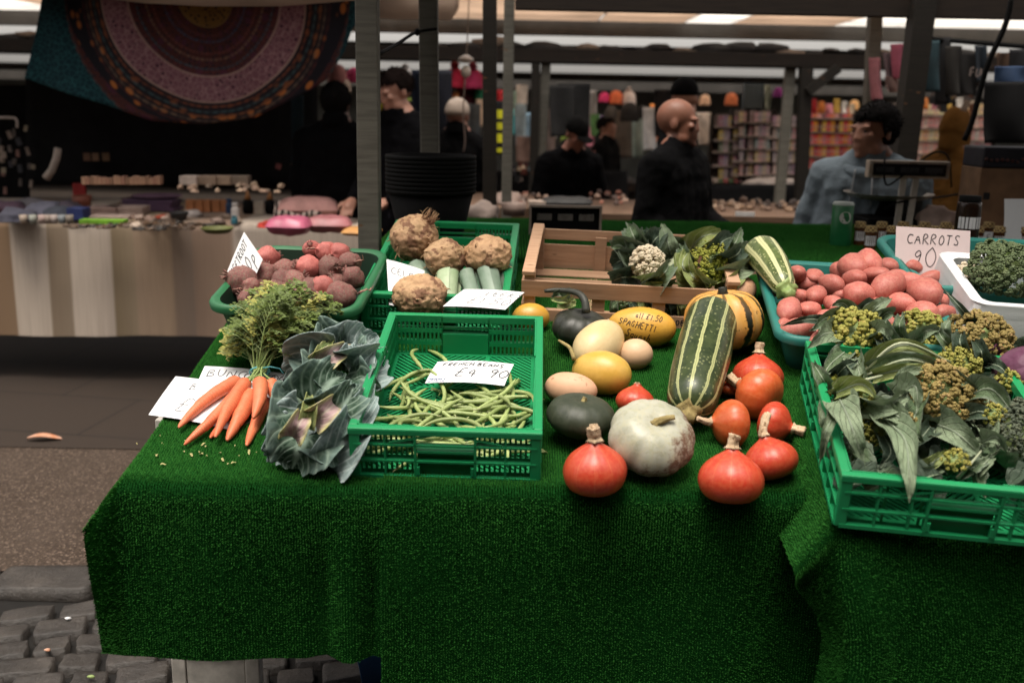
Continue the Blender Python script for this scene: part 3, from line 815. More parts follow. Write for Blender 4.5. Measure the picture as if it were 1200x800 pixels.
def rrect(hx, hy, r, n=6):
    pts = []
    for cx, cy, a0 in ((hx - r, hy - r, 0), (-hx + r, hy - r, 90), (-hx + r, -hy + r, 180), (hx - r, -hy + r, 270)):
        for i in range(n + 1):
            a = R(a0 + 90 * i / n); pts.append((cx + r * math.cos(a), cy + r * math.sin(a)))
    return pts
def tub(name, label, W, D, Hc, r, mtx, mat, mat_in, rimw=.018, taper=.82, group=None, lip=.022, cat='tub', wall=None):
    """a deep moulded tub: outer wall, rolled rim, inner wall and floor, all one shell with the rim as its part"""
    t = empty(name, label, cat, mtx, group)
    def loft(rings):
        m = MB(); base = 0
        for hx, hy, rr, z in rings:
            for x, y in rrect(hx, hy, rr): m.vert((x, y, z))
        n = 28
        for i in range(len(rings) - 1):
            for k in range(n):
                k2 = (k + 1) % n; m.face((i * n + k, i * n + k2, (i + 1) * n + k2, (i + 1) * n + k))
        return m, n
    hx, hy = W / 2, D / 2; th = wall or .006
    ox, oy = hx - rimw, hy - rimw
    m, n = loft([(ox * taper, oy * taper, r * .7, 0), (ox * (taper + .1), oy * (taper + .1), r * .85, Hc * .5), (ox, oy, r, Hc - .006)])
    m.face(list(range(n))[::-1]); m.build('outer_wall', mat, t)
    m, n = loft([(ox - th, oy - th, r, Hc - .004), (ox * (taper + .1) - th, oy * (taper + .1) - th, r * .85, Hc * .5), (ox * taper - th, oy * taper - th, r * .7, .008)])
    m.face([n * 2 + k for k in range(n)]); m.build('inner_wall', mat_in, t)
    k = rimw + th
    m, n = loft([(hx - .001, hy - .001, r + .010, Hc - lip), (hx + .001, hy + .001, r + .012, Hc - lip * .4), (hx - .002, hy - .002, r + .01, Hc - .003), (hx - rimw * .35, hy - rimw * .35, r + .006, Hc + .001), (hx - rimw * .75, hy - rimw * .75, r + .002, Hc), (hx - k, hy - k, r - .002, Hc - .006)])
    m.build('rim', mat, t)
    return t
# the dark green tub of beetroot
TUB_BEET = frame(slope(236, 358, .145) - NRM * .145, R(-3.5)) @ Matrix.Translation((.20, .235, 0))
tub('beetroot_tub', 'dark green plastic tub heaped with beetroot', .40, .47, .145, .055, TUB_BEET, M['tub'], M['tub_in_shade'])
TUB_POT = frame(slope(884, 302, .145) - NRM * .145, R(-6.5)) @ Matrix.Translation((.23, -.28, 0))
tub('potato_tub', 'turquoise plastic tub full of red potatoes', .46, .56, .145, .05, TUB_POT, M['teal'], M['teal'])
TUB_CAR = frame(slope(1024, 275, .16) - NRM * .16, R(-3)) @ Matrix.Translation((.25, -.21, 0))
tub('carrot_tub', 'turquoise plastic tub behind the pink carrots card', .50, .44, .16, .05, TUB_CAR, M['teal'], M['teal'])
BOX_FOAM = frame(slope(1141, 356, .185) - NRM * .185, R(-8)) @ Matrix.Translation((.23, .20, .0))
tub('foam_box', 'white polystyrene box with broccoli and cauliflower', .46, .40, .185, .03, BOX_FOAM, M['foam'], M['foam'], rimw=.004, taper=.95, lip=.05, cat='box', wall=.03)

# the pale wooden crate
a, b_, yw, Wd = front_pose((606, 381), (862, 382))
CR_WOOD = frame((a + b_) / 2, R(-5)) @ Matrix.Translation((0, .2, 0))
W_, D_ = .60, .42
t = empty('wooden_crate', 'pale slatted wooden crate with cauliflower leaning in it', 'crate', CR_WOOD)
for sy in (-1, 1):
    for i, (z, hh) in enumerate(((.022, .038), (.103, .048))):
        if sy > 0: z, hh = ((.048, .082), (.122, .034))[i]
        m = MB(); m.box((0, sy * (D_ / 2), z), (W_, .007, hh)); m.build('slat', M['wood'], t, smooth=False, bevel=.0012)
    for x in (-W_ * .5 + .022, -W_ * .14, W_ * .14, W_ * .5 - .022):
        m = MB(); hh = .135 if abs(x) > .2 else .118
        if abs(x) > .2: m.box((x, sy * (D_ / 2 - .018), .075), (.03, .028, .15))
        else: m.box((x, sy * (D_ / 2 - .0085), hh / 2 + .002), (.036, .009, hh))
        m.build('post', M['wood'], t, smooth=False, bevel=.0012)
for sx in (-1, 1):
    for z, hh in ((.03, .05), (.10, .045)):
        m = MB(); m.box((sx * (W_ / 2 - .003), 0, z), (.007, D_ - .012, hh)); m.build('slat', M['wood'], t, smooth=False, bevel=.0012)
    m = MB(); m.box((sx * (W_ / 2 - .018), 0, .148), (.034, D_ + .01, .012)); m.build('end_bar', M['wood'], t, smooth=False, bevel=.0015)
for i in range(5):
    y = -D_ / 2 + .05 + i * (D_ - .1) / 4
    if i in (1, 2): continue
    m = MB(); m.box((0, y, .010), (W_ - .02, .058, .006)); m.build('floor_slat', M['wood'], t, smooth=False, bevel=.001)
m = MB()
for x in (-.1, .1): m.box((x, 0, .004), (.04, D_ - .03, .005))
m.build('runner', M['wood'], t, smooth=False)
# stamp on the lower front slat
m = MB()
for pl in strokes('DE CUSS', 0, 0, .016, seed=3, slant=.05):
    ribbon(m, pl, .0028, lambda x, y: (x, 0, y))
st = m.build('printed_stamp', M['ink'], t); st.location = (.135, -D_ / 2 - .0042, .016)
# ---------------------------------------------------------------- vegetables
FWD = Vector((0, CP, -SP))
def spot(px, py, wpx, hk=.95, h0=0.0):
    """centre and half width of a round thing seen at a pixel, resting on the display (or h0 above it)"""
    r = .05
    for _ in range(6):
        loc = slope(px, py, h0 + r * hk); r = wpx / 2 * (loc - CAM).dot(FWD) / F
    return loc, r
def nz(p, s, seed=0): return noise.noise(Vector(p) * s + Vector((seed * 3.7, seed * 1.9, seed * 5.3)))

def curve_pts(pts, n=10):
    """Catmull-Rom through the points"""
    pts = [Vector(p) for p in pts]
    if len(pts) == 2: return [pts[0].lerp(pts[1], i / n) for i in range(n + 1)]
    q = [pts[0] * 2 - pts[1]] + pts + [pts[-1] * 2 - pts[-2]]; out = []
    seg = len(pts) - 1
    for i in range(n + 1):
        t = i / n * seg; k = min(int(t), seg - 1); t -= k
        a, b, c, d = q[k:k + 4]
        out.append(.5 * ((2 * b) + (c - a) * t + (2 * a - 5 * b + 4 * c - d) * t * t + (3 * b - a - 3 * c + d) * t ** 3))
    return out

def stem_mb(L, r0, r1, bend=(0, 0), n=9, flare=1.5, ridges=5):
    """corky stem from the origin along +z"""
    m = MB(); pts = []; rad = []
    for i in range(10):
        t = i / 9; pts.append((bend[0] * t * t, bend[1] * t * t, L * t))
        r = r0 + (r1 - r0) * t
        if t < .25: r *= 1 + (flare - 1) * (1 - t / .25) ** 2
        rad.append(r)
    m.tube(pts, rad, 15)
    for i in range(10):
        for k in range(15):
            c = Vector(pts[i]); p = Vector(m.v[i * 15 + k]); s = 1 + .20 * math.cos(k * ridges * 2 * PI / 15) + .30 * nz(p, 70, 1) + .2 * nz(p, 170, 4)
            m.v[i * 15 + k] = tuple(c + (p - c) * s)
    return m

PUMP = [(0, .03), (.25, .0), (.5, .02), (.74, .12), (.92, .32), (1.0, .58), (.95, .86), (.80, 1.08), (.58, 1.22), (.32, 1.26), (.12, 1.22), (.0, 1.2)]
ONION = [(0, .02), (.22, .0), (.5, .03), (.76, .16), (.93, .38), (1.0, .66), (.95, .93), (.80, 1.17), (.58, 1.36), (.38, 1.49), (.25, 1.58), (.19, 1.66), (.17, 1.70), (0, 1.70)]
def resample(prof, n):
    q = curve_pts([(r, 0, z) for r, z in prof], n); return [(max(0, p.x), p.z) for p in q]
def squash(name, label, mat, px, py, wpx, zdir, prof=PUMP, ribs=0, ribamp=0, zk=1.0, stem=None, stemmat='cork', group=None, lump=.03, h0=0.0, seed=0, spin=0, hk=.92):
    loc, r = spot(px, py, wpx, hk, h0)
    z = wspace(*zdir).normalized()
    P = resample(prof, 40); zm = (max(p[1] for p in P)) / 2
    P = [(a * r, (c - zm) * r * zk) for a, c in P]
    t = empty(name, label, name.split('_')[-1], axis_frame(loc, z, spin), group)
    def f(p, an, tt):
        k = 1 + lump * nz(p, 1.1 / r, seed)
        if ribs: k *= 1 - ribamp * abs(math.cos(an * ribs / 2)) ** 6 * math.sin(PI * min(1, max(0, tt))) ** .5
        return Vector((p.x * k, p.y * k, p.z))
    m = MB(); m.lathe(P, 64, f); m.build('skin', mat, t)
    if stem:
        L, r0, r1, bx, by = stem
        s = stem_mb(L * r, r0 * r * .86, r1 * r * .80, (bx * r, by * r)); o = s.build('stem', M[stemmat], t)
        o.location = (0, 0, P[-1][1] - .02 * r)
    return t
HG = 'red onion squashes on the turf'
squash('onion_squash', 'glossy red onion squash with upright corky stem beside the bean crate', M['hokkaido'], 697, 546, 76, (-.05, .22, .97), ONION, 11, .02, 1.0, (.46, .20, .24, .06, 0), group=HG, seed=1)
squash('onion_squash', 'red onion squash with upright stub stem, touching the foot of the striped orange squash', M['hokkaido'], 888, 437, 60, (.06, .45, .88), ONION, 11, .02, .95, (.42, .17, .2, .0, 0), group=HG, seed=2)
squash('onion_squash', 'orange squash lying with its round blossom scar facing out', M['hokkaido_orange'], 886, 460, 64, (-.62, .72, .05), ONION, 11, .02, .95, (.5, .17, .24, 0, .1), group=HG, seed=3)
squash('onion_squash', 'orange squash on its side, stem touching the long striped marrow', M['hokkaido_orange'], 853, 496, 57, (-.93, -.12, .12), ONION, 9, .02, .92, (.6, .17, .12, .0, .15), group=HG, seed=4)
squash('onion_squash', 'red squash on its side with corky stem pointing at the broccoli crate', M['hokkaido'], 910, 497, 52, (.80, -.5, .02), ONION, 11, .02, .9, (.55, .2, .28, 0, 0), group=HG, seed=5)
squash('onion_squash', 'red squash with a long bent pale stem behind the lowest red squash', M['hokkaido'], 902, 535, 63, (-.25, .42, .80), ONION, 11, .02, .95, (.75, .17, .17, -.5, .1), group=HG, seed=6)
squash('onion_squash', 'large red squash at the front edge of the turf with upright stem', M['hokkaido'], 857, 556, 77, (.02, .40, .90), ONION, 11, .02, .98, (.42, .17, .19, -.06, 0), group=HG, seed=7)
squash('onion_squash', 'small red squash mostly hidden behind the white pumpkin', M['hokkaido'], 745, 467, 46, (.12, .40, .9), ONION, 11, .02, .9, (.1, .16, .14, 0, 0), group=HG, seed=8)
squash('onion_squash', 'small orange squash wedged between the long marrow and the other squashes', M['hokkaido_orange'], 854, 452, 34, (.1, .3, .95), ONION, 11, .012, .72, (.2, .16, .14, 0, 0), group=HG, seed=9)
squash('white_pumpkin', 'big white pumpkin with dried olive stem and dirt on its flank', M['whitepumpkin'], 764, 512, 103, (.10, -.36, .93), PUMP, 10, .04, .90, (.22, .12, .06, .36, -.10), 'stem_olive', seed=10, lump=.07, spin=.25)
squash('dark_squash', 'almost black ribbed squash with long curved dark stem', M['darksquash'], 680, 384, 68, (.08, .05, .95), PUMP, 10, .07, .86, None, seed=11)
squash('dark_pumpkin', 'dark green pumpkin with a pale scratch next to the bean crate', M['darkgreen'], 681, 487, 81, (.1, .1, .95), PUMP, 12, .03, .82, (.12, .1, .08, .05, 0), 'stem_olive', seed=12)
squash('carnival_squash', 'big orange and yellow squash with broken dark stripes behind the marrow', M['carnival'], 848, 375, 93, (-.10, .22, .95), PUMP, 10, .06, 1.12, (.22, .14, .13, -.02, 0), 'stem_black', seed=13, spin=.4)
# long curved stem of the dark squash
loc, r = spot(680, 384, 68)
m = MB(); p0 = slope(687, 366, .125)
pts = curve_pts([p0, slope(685, 352, .150), slope(676, 343, .160), slope(655, 340, .155), slope(638, 341, .150)], 16)
m.tube(pts, [.012 - .007 * i / 16 for i in range(17)], 9)
par = [o for o in bpy.data.objects if o.name.startswith('dark_squash')][0]
m.xf(par.matrix_world.inverted()); m.build('stem', M['stem_black'], par)

def oval(name, label, mat, px, py, lpx, wpx, axis, taper=0.0, h0=0.0, group=None, cat=None, lump=.03, seed=0, text=None, stem=None, n=40, blunt=2.0, zlift=None):
    """long fruit lying along axis; lpx is the true length in pixels at that distance"""
    loc, r = spot(px, py, wpx, .96, h0); L = r * lpx / wpx
    z = wspace(*axis).normalized(); mt = axis_frame(loc, z)
    P = []
    for i in range(31):
        a = PI * i / 30; zz = -math.cos(a); rr = abs(math.sin(a)) ** (2 / blunt) * (1 + taper * zz)
        P.append((rr * r, zz * L))
    def f(p, an, tt):
        k = 1 + lump * nz(p, 1.0 / r, seed); return Vector((p.x * k, p.y * k, p.z + lump * r * nz(p, .6 / r, seed + 9)))
    t = empty(name, label, cat or name.split('_')[-1], mt, group)
    m = MB(); m.lathe(P, n, f)
    o = m.build('skin', mat, t)
    if text: write_on(m, mt, text, t, px, py)
    if stem:
        w = [slope(*q) for q in stem[0]]; s = MB(); pts = curve_pts(w, 12); s.tube(pts, [stem[1] * (1.35 - .6 * i / 12) for i in range(13)], 9)
        s.xf(mt.inverted()); s.build('stem', M[stem[2]], t)
    return t
def write_on(m, mt, text, t, px, py):
    """pen writing wrapped on the skin: each stroke is dropped on the surface along the reading direction"""
    bv = BVHTree.FromPolygons([Vector(p) for p in m.v], m.f)
    inv = mt.inverted(); cen = mt.translation
    d = (cen - CAM).normalized(); rx = Vector((1, 0, 0)); rx = (rx - d * rx.dot(d)).normalized(); uy = rx.cross(-d) * -1
    uy = (Vector((0, 0, 1)) - d * d.z).normalized()
    k = (cen - CAM).dot(FWD) / F
    w = MB()
    for s, x, y, h, rot, pw in text:
        c, sn = math.cos(R(rot)), math.sin(R(rot))
        for pl in strokes(s, 0, 0, h, seed=len(s), sx=.95):
            dense = []
            for a, b in zip(pl, pl[1:]):
                for q in range(3): dense.append((a[0] + (b[0] - a[0]) * q / 3, a[1] + (b[1] - a[1]) * q / 3))
            dense.append(pl[-1])
            def put(a, b):
                X = (x + a * c - b * sn - px) * k; Y = (py - y + a * sn + b * c) * k
                o = cen + rx * X + uy * Y - d * .4
                hit = bv.ray_cast(inv @ o, inv.to_3x3() @ d)
                if hit[0] is None: return inv @ (o + d * .4)
                return hit[0] + hit[1] * .0007 if hit[1].dot(inv.to_3x3() @ d) < 0 else hit[0] - hit[1] * .0007
            ribbon(w, dense, pw, put)
    w.build('pen_writing', M['ink'], t, smooth=False)
oval('spaghetti_squash', 'yellow spaghetti squash with its price and name written on it in pen', M['yellowdeep'], 752, 383, 80, 47, (.97, -.20, .02), .05, seed=21, blunt=2.1,
     text=[('all £1.50', 744, 372, 6.6, -10, .8), ('SPAGHETTI', 725, 379, 7.0, -13, .85), ('Squash', 733, 393, 8.2, -14, .95)], stem=([(714, 376, .065), (709, 379, .06)], .005, 'cork'))
oval('yellow_squash', 'deep yellow oval squash with long dry stem lying against the cream one', M['yellow'], 705, 437, 72, 52, (.93, -.38, .05), .03, seed=22, stem=([(673, 421, .085), (668, 408, .10), (660, 402, .105), (655, 399, .10)], .0042, 'stem_olive'))
oval('cream_squash', 'pale cream oval squash standing behind the deep yellow one', M['cream'], 702, 404, 84, 54, (.5, .86, .12), -.06, seed=23)
oval('butternut_squash', 'small round tan squash below the written spaghetti squash', M['tan'], 745, 415, 40, 37, (.95, -.1, .1), 0, seed=24)
oval('butternut_squash', 'pinkish tan oval squash lying on the dark green pumpkin by the bean crate', M['tanpink'], 669, 456, 64, 40, (.95, -.30, .05), -.06, seed=25, h0=.015)
oval('butternut_squash', 'tan squash wedged between the orange striped squash and the potato tub', M['tanpink'], 868, 342, 42, 34, (.5, .6, .3), 0, seed=26, h0=.06)
oval('butternut_squash', 'pale orange squash just showing over the rear rim of the bean crate', M['yellowdeep'], 622, 372, 44, 34, (1, .1, 0), 0, seed=27)

# the two striped marrows
def long_marrow(label, mat, pa, pb, r0, r1, mid, stem, seed):
    a = slope(*pa); c = slope(*pb); d = c - a; L = d.length
    mt = axis_frame(a, d); t = empty('striped_marrow', label, 'marrow', mt)
    m = MB(); P = []
    for i in range(41):
        x = i / 40; e = min(1, math.sqrt(max(0, 1 - (1 - min(1, x / .10)) ** 2))) * min(1, math.sqrt(max(0, 1 - (1 - min(1, (1 - x) / .13)) ** 2)))
        P.append(((r0 + (r1 - r0) * x + mid * math.sin(PI * x)) * e, x * L))
    def f(p, an, tt): return Vector((p.x * (1 + .04 * nz(p, 11, seed)), p.y * (1 + .04 * nz(p, 11, seed)) + .012 * math.sin(PI * tt), p.z))
    m.lathe(P, 54, f); m.build('skin', mat, t)
    s = stem_mb(.03, .017, .014, (.004, .002), flare=1.7); o = s.build('stem', M[stem], t); o.location = (0, 0, L - .004)
    return t
long_marrow('long dark striped marrow leaning on the orange striped squash', M['marrow'], (837, 366, .115), (807, 484, .064), .064, .056, .006, 'stem_olive', 3)
long_marrow('pale green striped marrow propped on the potato tub rim', M['marrow_pale'], (889, 293, .185), (922, 341, .165), .052, .026, .006, 'stem_green', 4)

# potatoes: each one a thing
POT = []
for k in range(9):
    m = ico(3); s = (1, rnd.uniform(.62, .88), rnd.uniform(.58, .8))
    deform(m, lambda p: Vector((p.x * s[0], p.y * s[1], p.z * s[2])) * (1 + .2 * nz(p, .9, k) + .04 * nz(p, 2.6, k + 5)) * (1 - .03 * max(0, nz(p, 5, k))))
    POT.append(m.mesh('red_potato', M['potato']))
def scatter(mesh, name, cat, label, loc, r, group, rot=None):
    o = bpy.data.objects.new(name, mesh); COL.objects.link(o)
    q = rot if rot is not None else Euler((rnd.uniform(0, 6.3), rnd.uniform(0, 6.3), rnd.uniform(0, 6.3)))
    o.matrix_world = Matrix.Translation(loc) @ q.to_matrix().to_4x4() @ Matrix.Scale(r, 4)
    return tag(o, label, cat, group)
def flatrot(a, tip=.3): return Euler((rnd.uniform(-tip, tip) + TILT, rnd.uniform(-tip, tip), a))
PL = 'smooth red potato heaped with its kind in the turquoise tub'
pots = [(933, 321, 30, .15), (955, 324, 26, .14), (956, 346, 33, .15), (974, 334, 34, .15), (977, 356, 30, .145), (925, 363, 42, .15), (1000, 313, 40, .17), (1018, 308, 44, .18), (1041, 313, 26, .15),
        (1002, 327, 34, .17), (1026, 323, 36, .17), (1006, 346, 48, .165), (1040, 338, 50, .17), (1053, 326, 30, .15), (1066, 333, 42, .165), (1083, 344, 46, .165), (1056, 357, 38, .15), (1081, 370, 42, .15),
        (936, 348, 28, .14), (949, 363, 32, .14), (935, 386, 40, .14), (1107, 368, 30, .14), (962, 398, 30, .14), (990, 366, 34, .145), (1022, 362, 36, .14), (913, 340, 26, .13), (985, 318, 28, .14), (968, 372, 30, .13), (1100, 352, 28, .14),
        (988, 345, 30, .13), (918, 384, 30, .125), (1035, 378, 34, .13), (1060, 380, 34, .13), (1005, 388, 34, .13), (985, 392, 30, .12), (945, 332, 28, .12), (1070, 312, 28, .13), (1090, 325, 26, .13)]
for i, (px, py, w, h) in enumerate(pots):
    loc, r = spot(px, py, w, 0, h); scatter(POT[i % 9], 'red_potato', 'potato', PL, loc, r * 1.08, 'red potatoes in the tub', flatrot(rnd.uniform(0, PI) if i > 11 else rnd.uniform(1.0, 2.2)))
for i in range(30):
    p = TUB_POT @ Vector((rnd.uniform(-.17, .17), rnd.uniform(-.23, .2), rnd.uniform(.07, .10)))
    scatter(POT[i % 9], 'red_potato', 'potato', PL, p, .036, 'red potatoes in the tub')

# beetroot: body, tap root, crown stubs
def beet_proto(k, mat):
    t = empty('beetroot', 'x', 'beetroot', Matrix.Identity(4), 'beetroot in the dark green tub')
    P = resample([(0, -1.3), (.05, -1.2), (.10, -1.05), (.3, -.9), (.66, -.66), (.92, -.25), (1, .12), (.88, .5), (.6, .78), (.34, .92), (.22, 1.0), (0, 1.0)], 30)
    m = MB(); m.lathe(P, 28, lambda p, an, tt: p * (1 + .17 * nz(p, 1.2, k) + .08 * nz(p, 3.0, k + 3) + .045 * nz(p, 8, k)))
    r = MB(); pts = [Vector((0, 0, -1.2))]
    for i in range(8): pts.append(pts[-1] + Vector((rnd.uniform(-.16, .16), rnd.uniform(-.16, .16), -.2 + .02 * i)))
    r.tube(pts, [.09 * (1 - i / 9) + .012 for i in range(9)], 7)
    for i in range(6):
        a = rnd.uniform(0, 6.3); z = rnd.uniform(-1.2, -.5); c = Vector((math.cos(a), math.sin(a), 0)); p = c * (.12 if z < -.9 else .5) + Vector((0, 0, z))
        m.tube([p, p + c * .15 + Vector((0, 0, -.1)), p + c * .3 + Vector((rnd.uniform(-.1, .1), 0, -.25))], [.022, .015, .006], 5)
    m.build('skin', mat, t); r.build('tap_root', M['root'], t)
    s = MB()
    for i in range(7):
        a = i * .9; c = Vector((math.cos(a), math.sin(a), 0)) * .14
        s.tube([c + Vector((0, 0, .92)), c * 1.5 + Vector((0, 0, 1.1)), c * 2.2 + Vector((0, 0, 1.22 + rnd.uniform(0, .15)))], [.07, .06, .035], 6)
    s.build('crown', M['beet'], t)
    return t
BP = [beet_proto(k, M['beet']) for k in range(3)] + [beet_proto(9, M['beetpink'])]
beets = [(312, 303, 30, 3, .145), (297, 313, 28, 3, .13), (284, 329, 38, 0, .14), (294, 336, 22, 1, .14), (311, 323, 30, 2, .135), (334, 317, 28, 0, .13), (331, 330, 28, 1, .13), (362, 314, 31, 3, .15), (386, 314, 30, 0, .15),
         (366, 292, 22, 3, .15), (382, 295, 26, 3, .15), (398, 296, 25, 3, .15), (411, 308, 26, 1, .14), (415, 325, 27, 2, .14), (346, 332, 30, 1, .145), (364, 338, 28, 2, .145), (378, 337, 31, 3, .145), (400, 347, 36, 0, .14), (293, 352, 28, 1, .12), (321, 345, 33, 2, .135), (393, 332, 24, 2, .12), (352, 352, 30, 0, .125), (304, 340, 26, 2, .11), (375, 322, 26, 1, .12), (350, 316, 24, 2, .11), (400, 320, 24, 1, .11), (376, 355, 28, 2, .11), (322, 330, 26, 0, .10)]
BL = {3: 'pink red beetroot with thin roots lying in the dark green tub', 0: 'dusty brown beetroot with rough skin in the dark green tub', 1: 'dusty brown beetroot with rough skin in the dark green tub', 2: 'dusty brown beetroot with rough skin in the dark green tub'}
used = set()
for (px, py, w, k, h) in beets:
    loc, r = spot(px, py, w, 0, h)
    z = Vector((rnd.uniform(-1, 1), rnd.uniform(-.9, .9), rnd.uniform(-.45, .7)))
    mt = axis_frame(loc, z, rnd.uniform(0, 6)) @ Matrix.Scale(r, 4)
    if k in used: dup(BP[k], mt, BL[k])
    else: used.add(k); BP[k].matrix_world = mt; BP[k]['label'] = BL[k]
# one root standing up at the rear of the tub
# celeriac
CG = 'celeriac roots in the green crate'
def celeriac(label, px, py, w, h, seed, sq=(1, 1, .92), hairs=0):
    loc, r = spot(px, py, w, 0, h); t = empty('celeriac', label, 'celeriac', frame(loc), CG)
    m = ico(5)
    def f(p):
        k = 1 + .10 * nz(p, 1.4, seed) + .075 * nz(p, 4.2, seed + 1) + .05 * abs(nz(p, 9, seed + 2)) + .035 * nz(p, 19, seed + 3)
        k -= .06 * max(0, 1 - abs(nz(p, 5.5, seed + 4)) * 9)
        return Vector((p.x * sq[0], p.y * sq[1], p.z * sq[2])) * k * r
    deform(m, f); s = m; rr = random.Random(seed)
    for i in range(26 + hairs):
        d = Vector((rr.uniform(-1, 1), rr.uniform(-1, 1), rr.uniform(-1, .3) if i < 26 else .2)).normalized()
        if i >= 26: d = Vector((.55 + rr.uniform(-.3, .3), rr.uniform(-.3, .3), .8 + rr.uniform(-.2, .2))).normalized()
        p = d * r * .97; pts = [p]; tdir = d.copy()
        for q in range(4):
            tdir = (tdir + Vector((rr.uniform(-1, 1), rr.uniform(-1, 1), rr.uniform(-1, 1))) * (.75 if i < 26 else .3)).normalized()
            pts.append(pts[-1] + tdir * r * (.09 if i < 26 else .13))
        s.tube(pts, [r * x for x in ((.045, .035, .026, .016, .006) if i < 26 else (.022, .018, .014, .01, .004))], 5)
    m.build('skin', M['celeriac'], t)
celeriac('big rough celeriac with root hairs, highest in the celeriac crate', 486, 279, 55, .175, 1, (1, 1, 1), 40)
celeriac('knobbly celeriac between two others, above the leek tops', 522, 302, 48, .15, 2)
celeriac('rough celeriac nearest the wooden crate, above the leek tops', 572, 300, 53, .15, 3, (1.04, 1, .9))
celeriac('smooth pale celeriac resting on the front rim of its crate', 492, 346, 60, .115, 4, (1.05, 1, .82))
# leek tops
def leek(label, p0, p1, w, mat, seed):
    a = slope(*p0); c = slope(*p1); d = c - a; L = d.length
    t = empty('leek', label, 'leek', axis_frame(a, d), 'leeks under the celeriac')
    rr = random.Random(seed)
    k = (a - CAM).dot(FWD) / F; W = w * k
    for q in range(4):
        m = MB(); an0 = q * 1.6 + rr.uniform(-.3, .3); cut = rr.uniform(.82, 1.0)
        m.grid(lambda u, v: ((W * (.5 - .07 * q)) * math.sin(an0 + (u - .5) * 3.0) * (1 + .12 * v), (W * (.34 - .05 * q)) * -math.cos(an0 + (u - .5) * 3.0) * (1 + .1 * v), L * v * cut * (1 + .10 * (u - .5))), 8, 6)
        m.build('leaf', M[mat], t)
leek('pale green leek top cut square, below the middle celeriac', (524, 352, .08), (526, 316, .13), 30, 'leek', 1)
leek('blue green leek top lying between the pale leek and the rim', (556, 350, .08), (546, 316, .125), 22, 'leek_dark', 2)
leek('blue green leek top with split leaves beside the price card', (580, 345, .085), (572, 314, .13), 30, 'leek_dark', 3)
leek('blue green leek top touching the card of the celeriac crate', (506, 335, .085), (486, 307, .12), 26, 'leek_dark', 4)

# french beans: each pod is a thing
BE = []
def bean_mesh(L, curv, wob, hook=0):
    m = MB(); pts = []; an = 0; p = Vector((0, 0, 0))
    n = 16
    for i in range(n + 1):
        pts.append(p.copy()); t = i / n
        an += curv / n + wob * math.sin(t * 7) / n + (hook / n * 4 if t > .75 else 0)
        p = p + Vector((math.cos(an), math.sin(an), .04 * math.sin(t * 5))) * (L / n)
    rad = [.0050 * min(1, .25 + 4.5 * min(i / n, 1 - i / n)) * (1 + .07 * math.sin(i * 2.2)) for i in range(n + 1)]
    rad[-1] = .0008
    c = sum(pts, Vector()) / len(pts); m.tube([q - c for q in pts], rad, 8)
    return m.mesh('french_bean', M['bean'])
for L, c, w, hk in ((.15, .5, .4, 0), (.17, -.6, .5, 0), (.14, 1.1, .3, 0), (.18, .25, -.6, 0), (.16, -1.2, .2, 0), (.13, .1, .6, .5), (.17, 1.6, .5, 0), (.16, -.3, -.5, -.6), (.19, .8, .8, 0)):
    BE.append(bean_mesh(L * 1.1, c * 1.25, w * 2.2, hk))
LOOP = bean_mesh(.24, 5.2, .5); CURL = bean_mesh(.21, 3.1, .4)
GB = 'french beans in the green crate'
def bean(mesh, x, y, z, a, label='thin pale green french bean tangled with others in the green crate', tip=.12):
    o = bpy.data.objects.new('french_bean', mesh); COL.objects.link(o)
    o.matrix_world = CR_BEAN @ Matrix.Translation((x, y, z)) @ Euler((rnd.uniform(-.3, .3), rnd.uniform(-tip, tip), a)).to_matrix().to_4x4()
    return tag(o, label, 'bean', GB)
def clampb(x, y): return max(-.125, min(.125, x)), max(-.225, min(.225, y))
for i in range(25):            # the tangle along the free-end wall
    x, y = clampb(rnd.gauss(-.085, .04), rnd.gauss(-.03, .10)); bean(BE[i % 9], x, y, .018 + .035 * rnd.random(), rnd.choice((1.2, 1.9, -.9, 2.3, .9)) + rnd.gauss(0, .35))
for i in range(27):            # those fanned out by the other wall
    x, y = clampb(rnd.gauss(.095, .035), rnd.gauss(-.10, .09)); bean(BE[i % 9], x, y, .018 + .032 * rnd.random(), rnd.choice((.75, .6, 1.0, 1.4, .4)) + rnd.gauss(0, .25))
for i in range(13):            # the band across the middle and the front
    x, y = clampb(rnd.uniform(-.1, .1), rnd.gauss(-.15, .08)); bean(BE[i % 9], x, y, .016 + .028 * rnd.random(), rnd.choice((.05, -.2, 2.9, .4, -.6)) + rnd.gauss(0, .25))
for i in range(8):
    x, y = clampb(rnd.uniform(-.06, .12), rnd.gauss(.02, .03)); bean(BE[i % 9], x, y, .020 + .02 * rnd.random(), rnd.gauss(-.1, .25))
for i in range(14):
    x, y = clampb(rnd.uniform(-.13, .13), -.215 - rnd.random() * .02); bean(BE[i % 9], x, y + .02, .015 + .02 * rnd.random(), rnd.gauss(0, .3))
bean(LOOP, -.07, -.175, .048, 2.4, 'bean curled round into a closed loop')
bean(CURL, .02, -.165, .055, 1.0, 'yellowish bean bent in a wide hook over the others')
bean(BE[3], -.135, -.19, .045, 1.25, 'straight bean leaning on the crate wall by the cabbages')
bean(BE[1], -.115, .165, .055, 2.0, 'bean at the top of the tangle poking towards the rear wall')
card('white card reading french beans lying on the beans', slope(498, 449, .055), slope(591, 452, .055), slope(513, 424, .058), [('FRENCH BEANS', .10, .72, .155, .0024, 1), ('£4.90', .30, .24, .36, .0026, 1), ('PRODUCE', .03, .10, .07, .0012, 2), ('OF ENGLAND', .03, .02, .05, .0008, 2)], bend=.006, square=False)
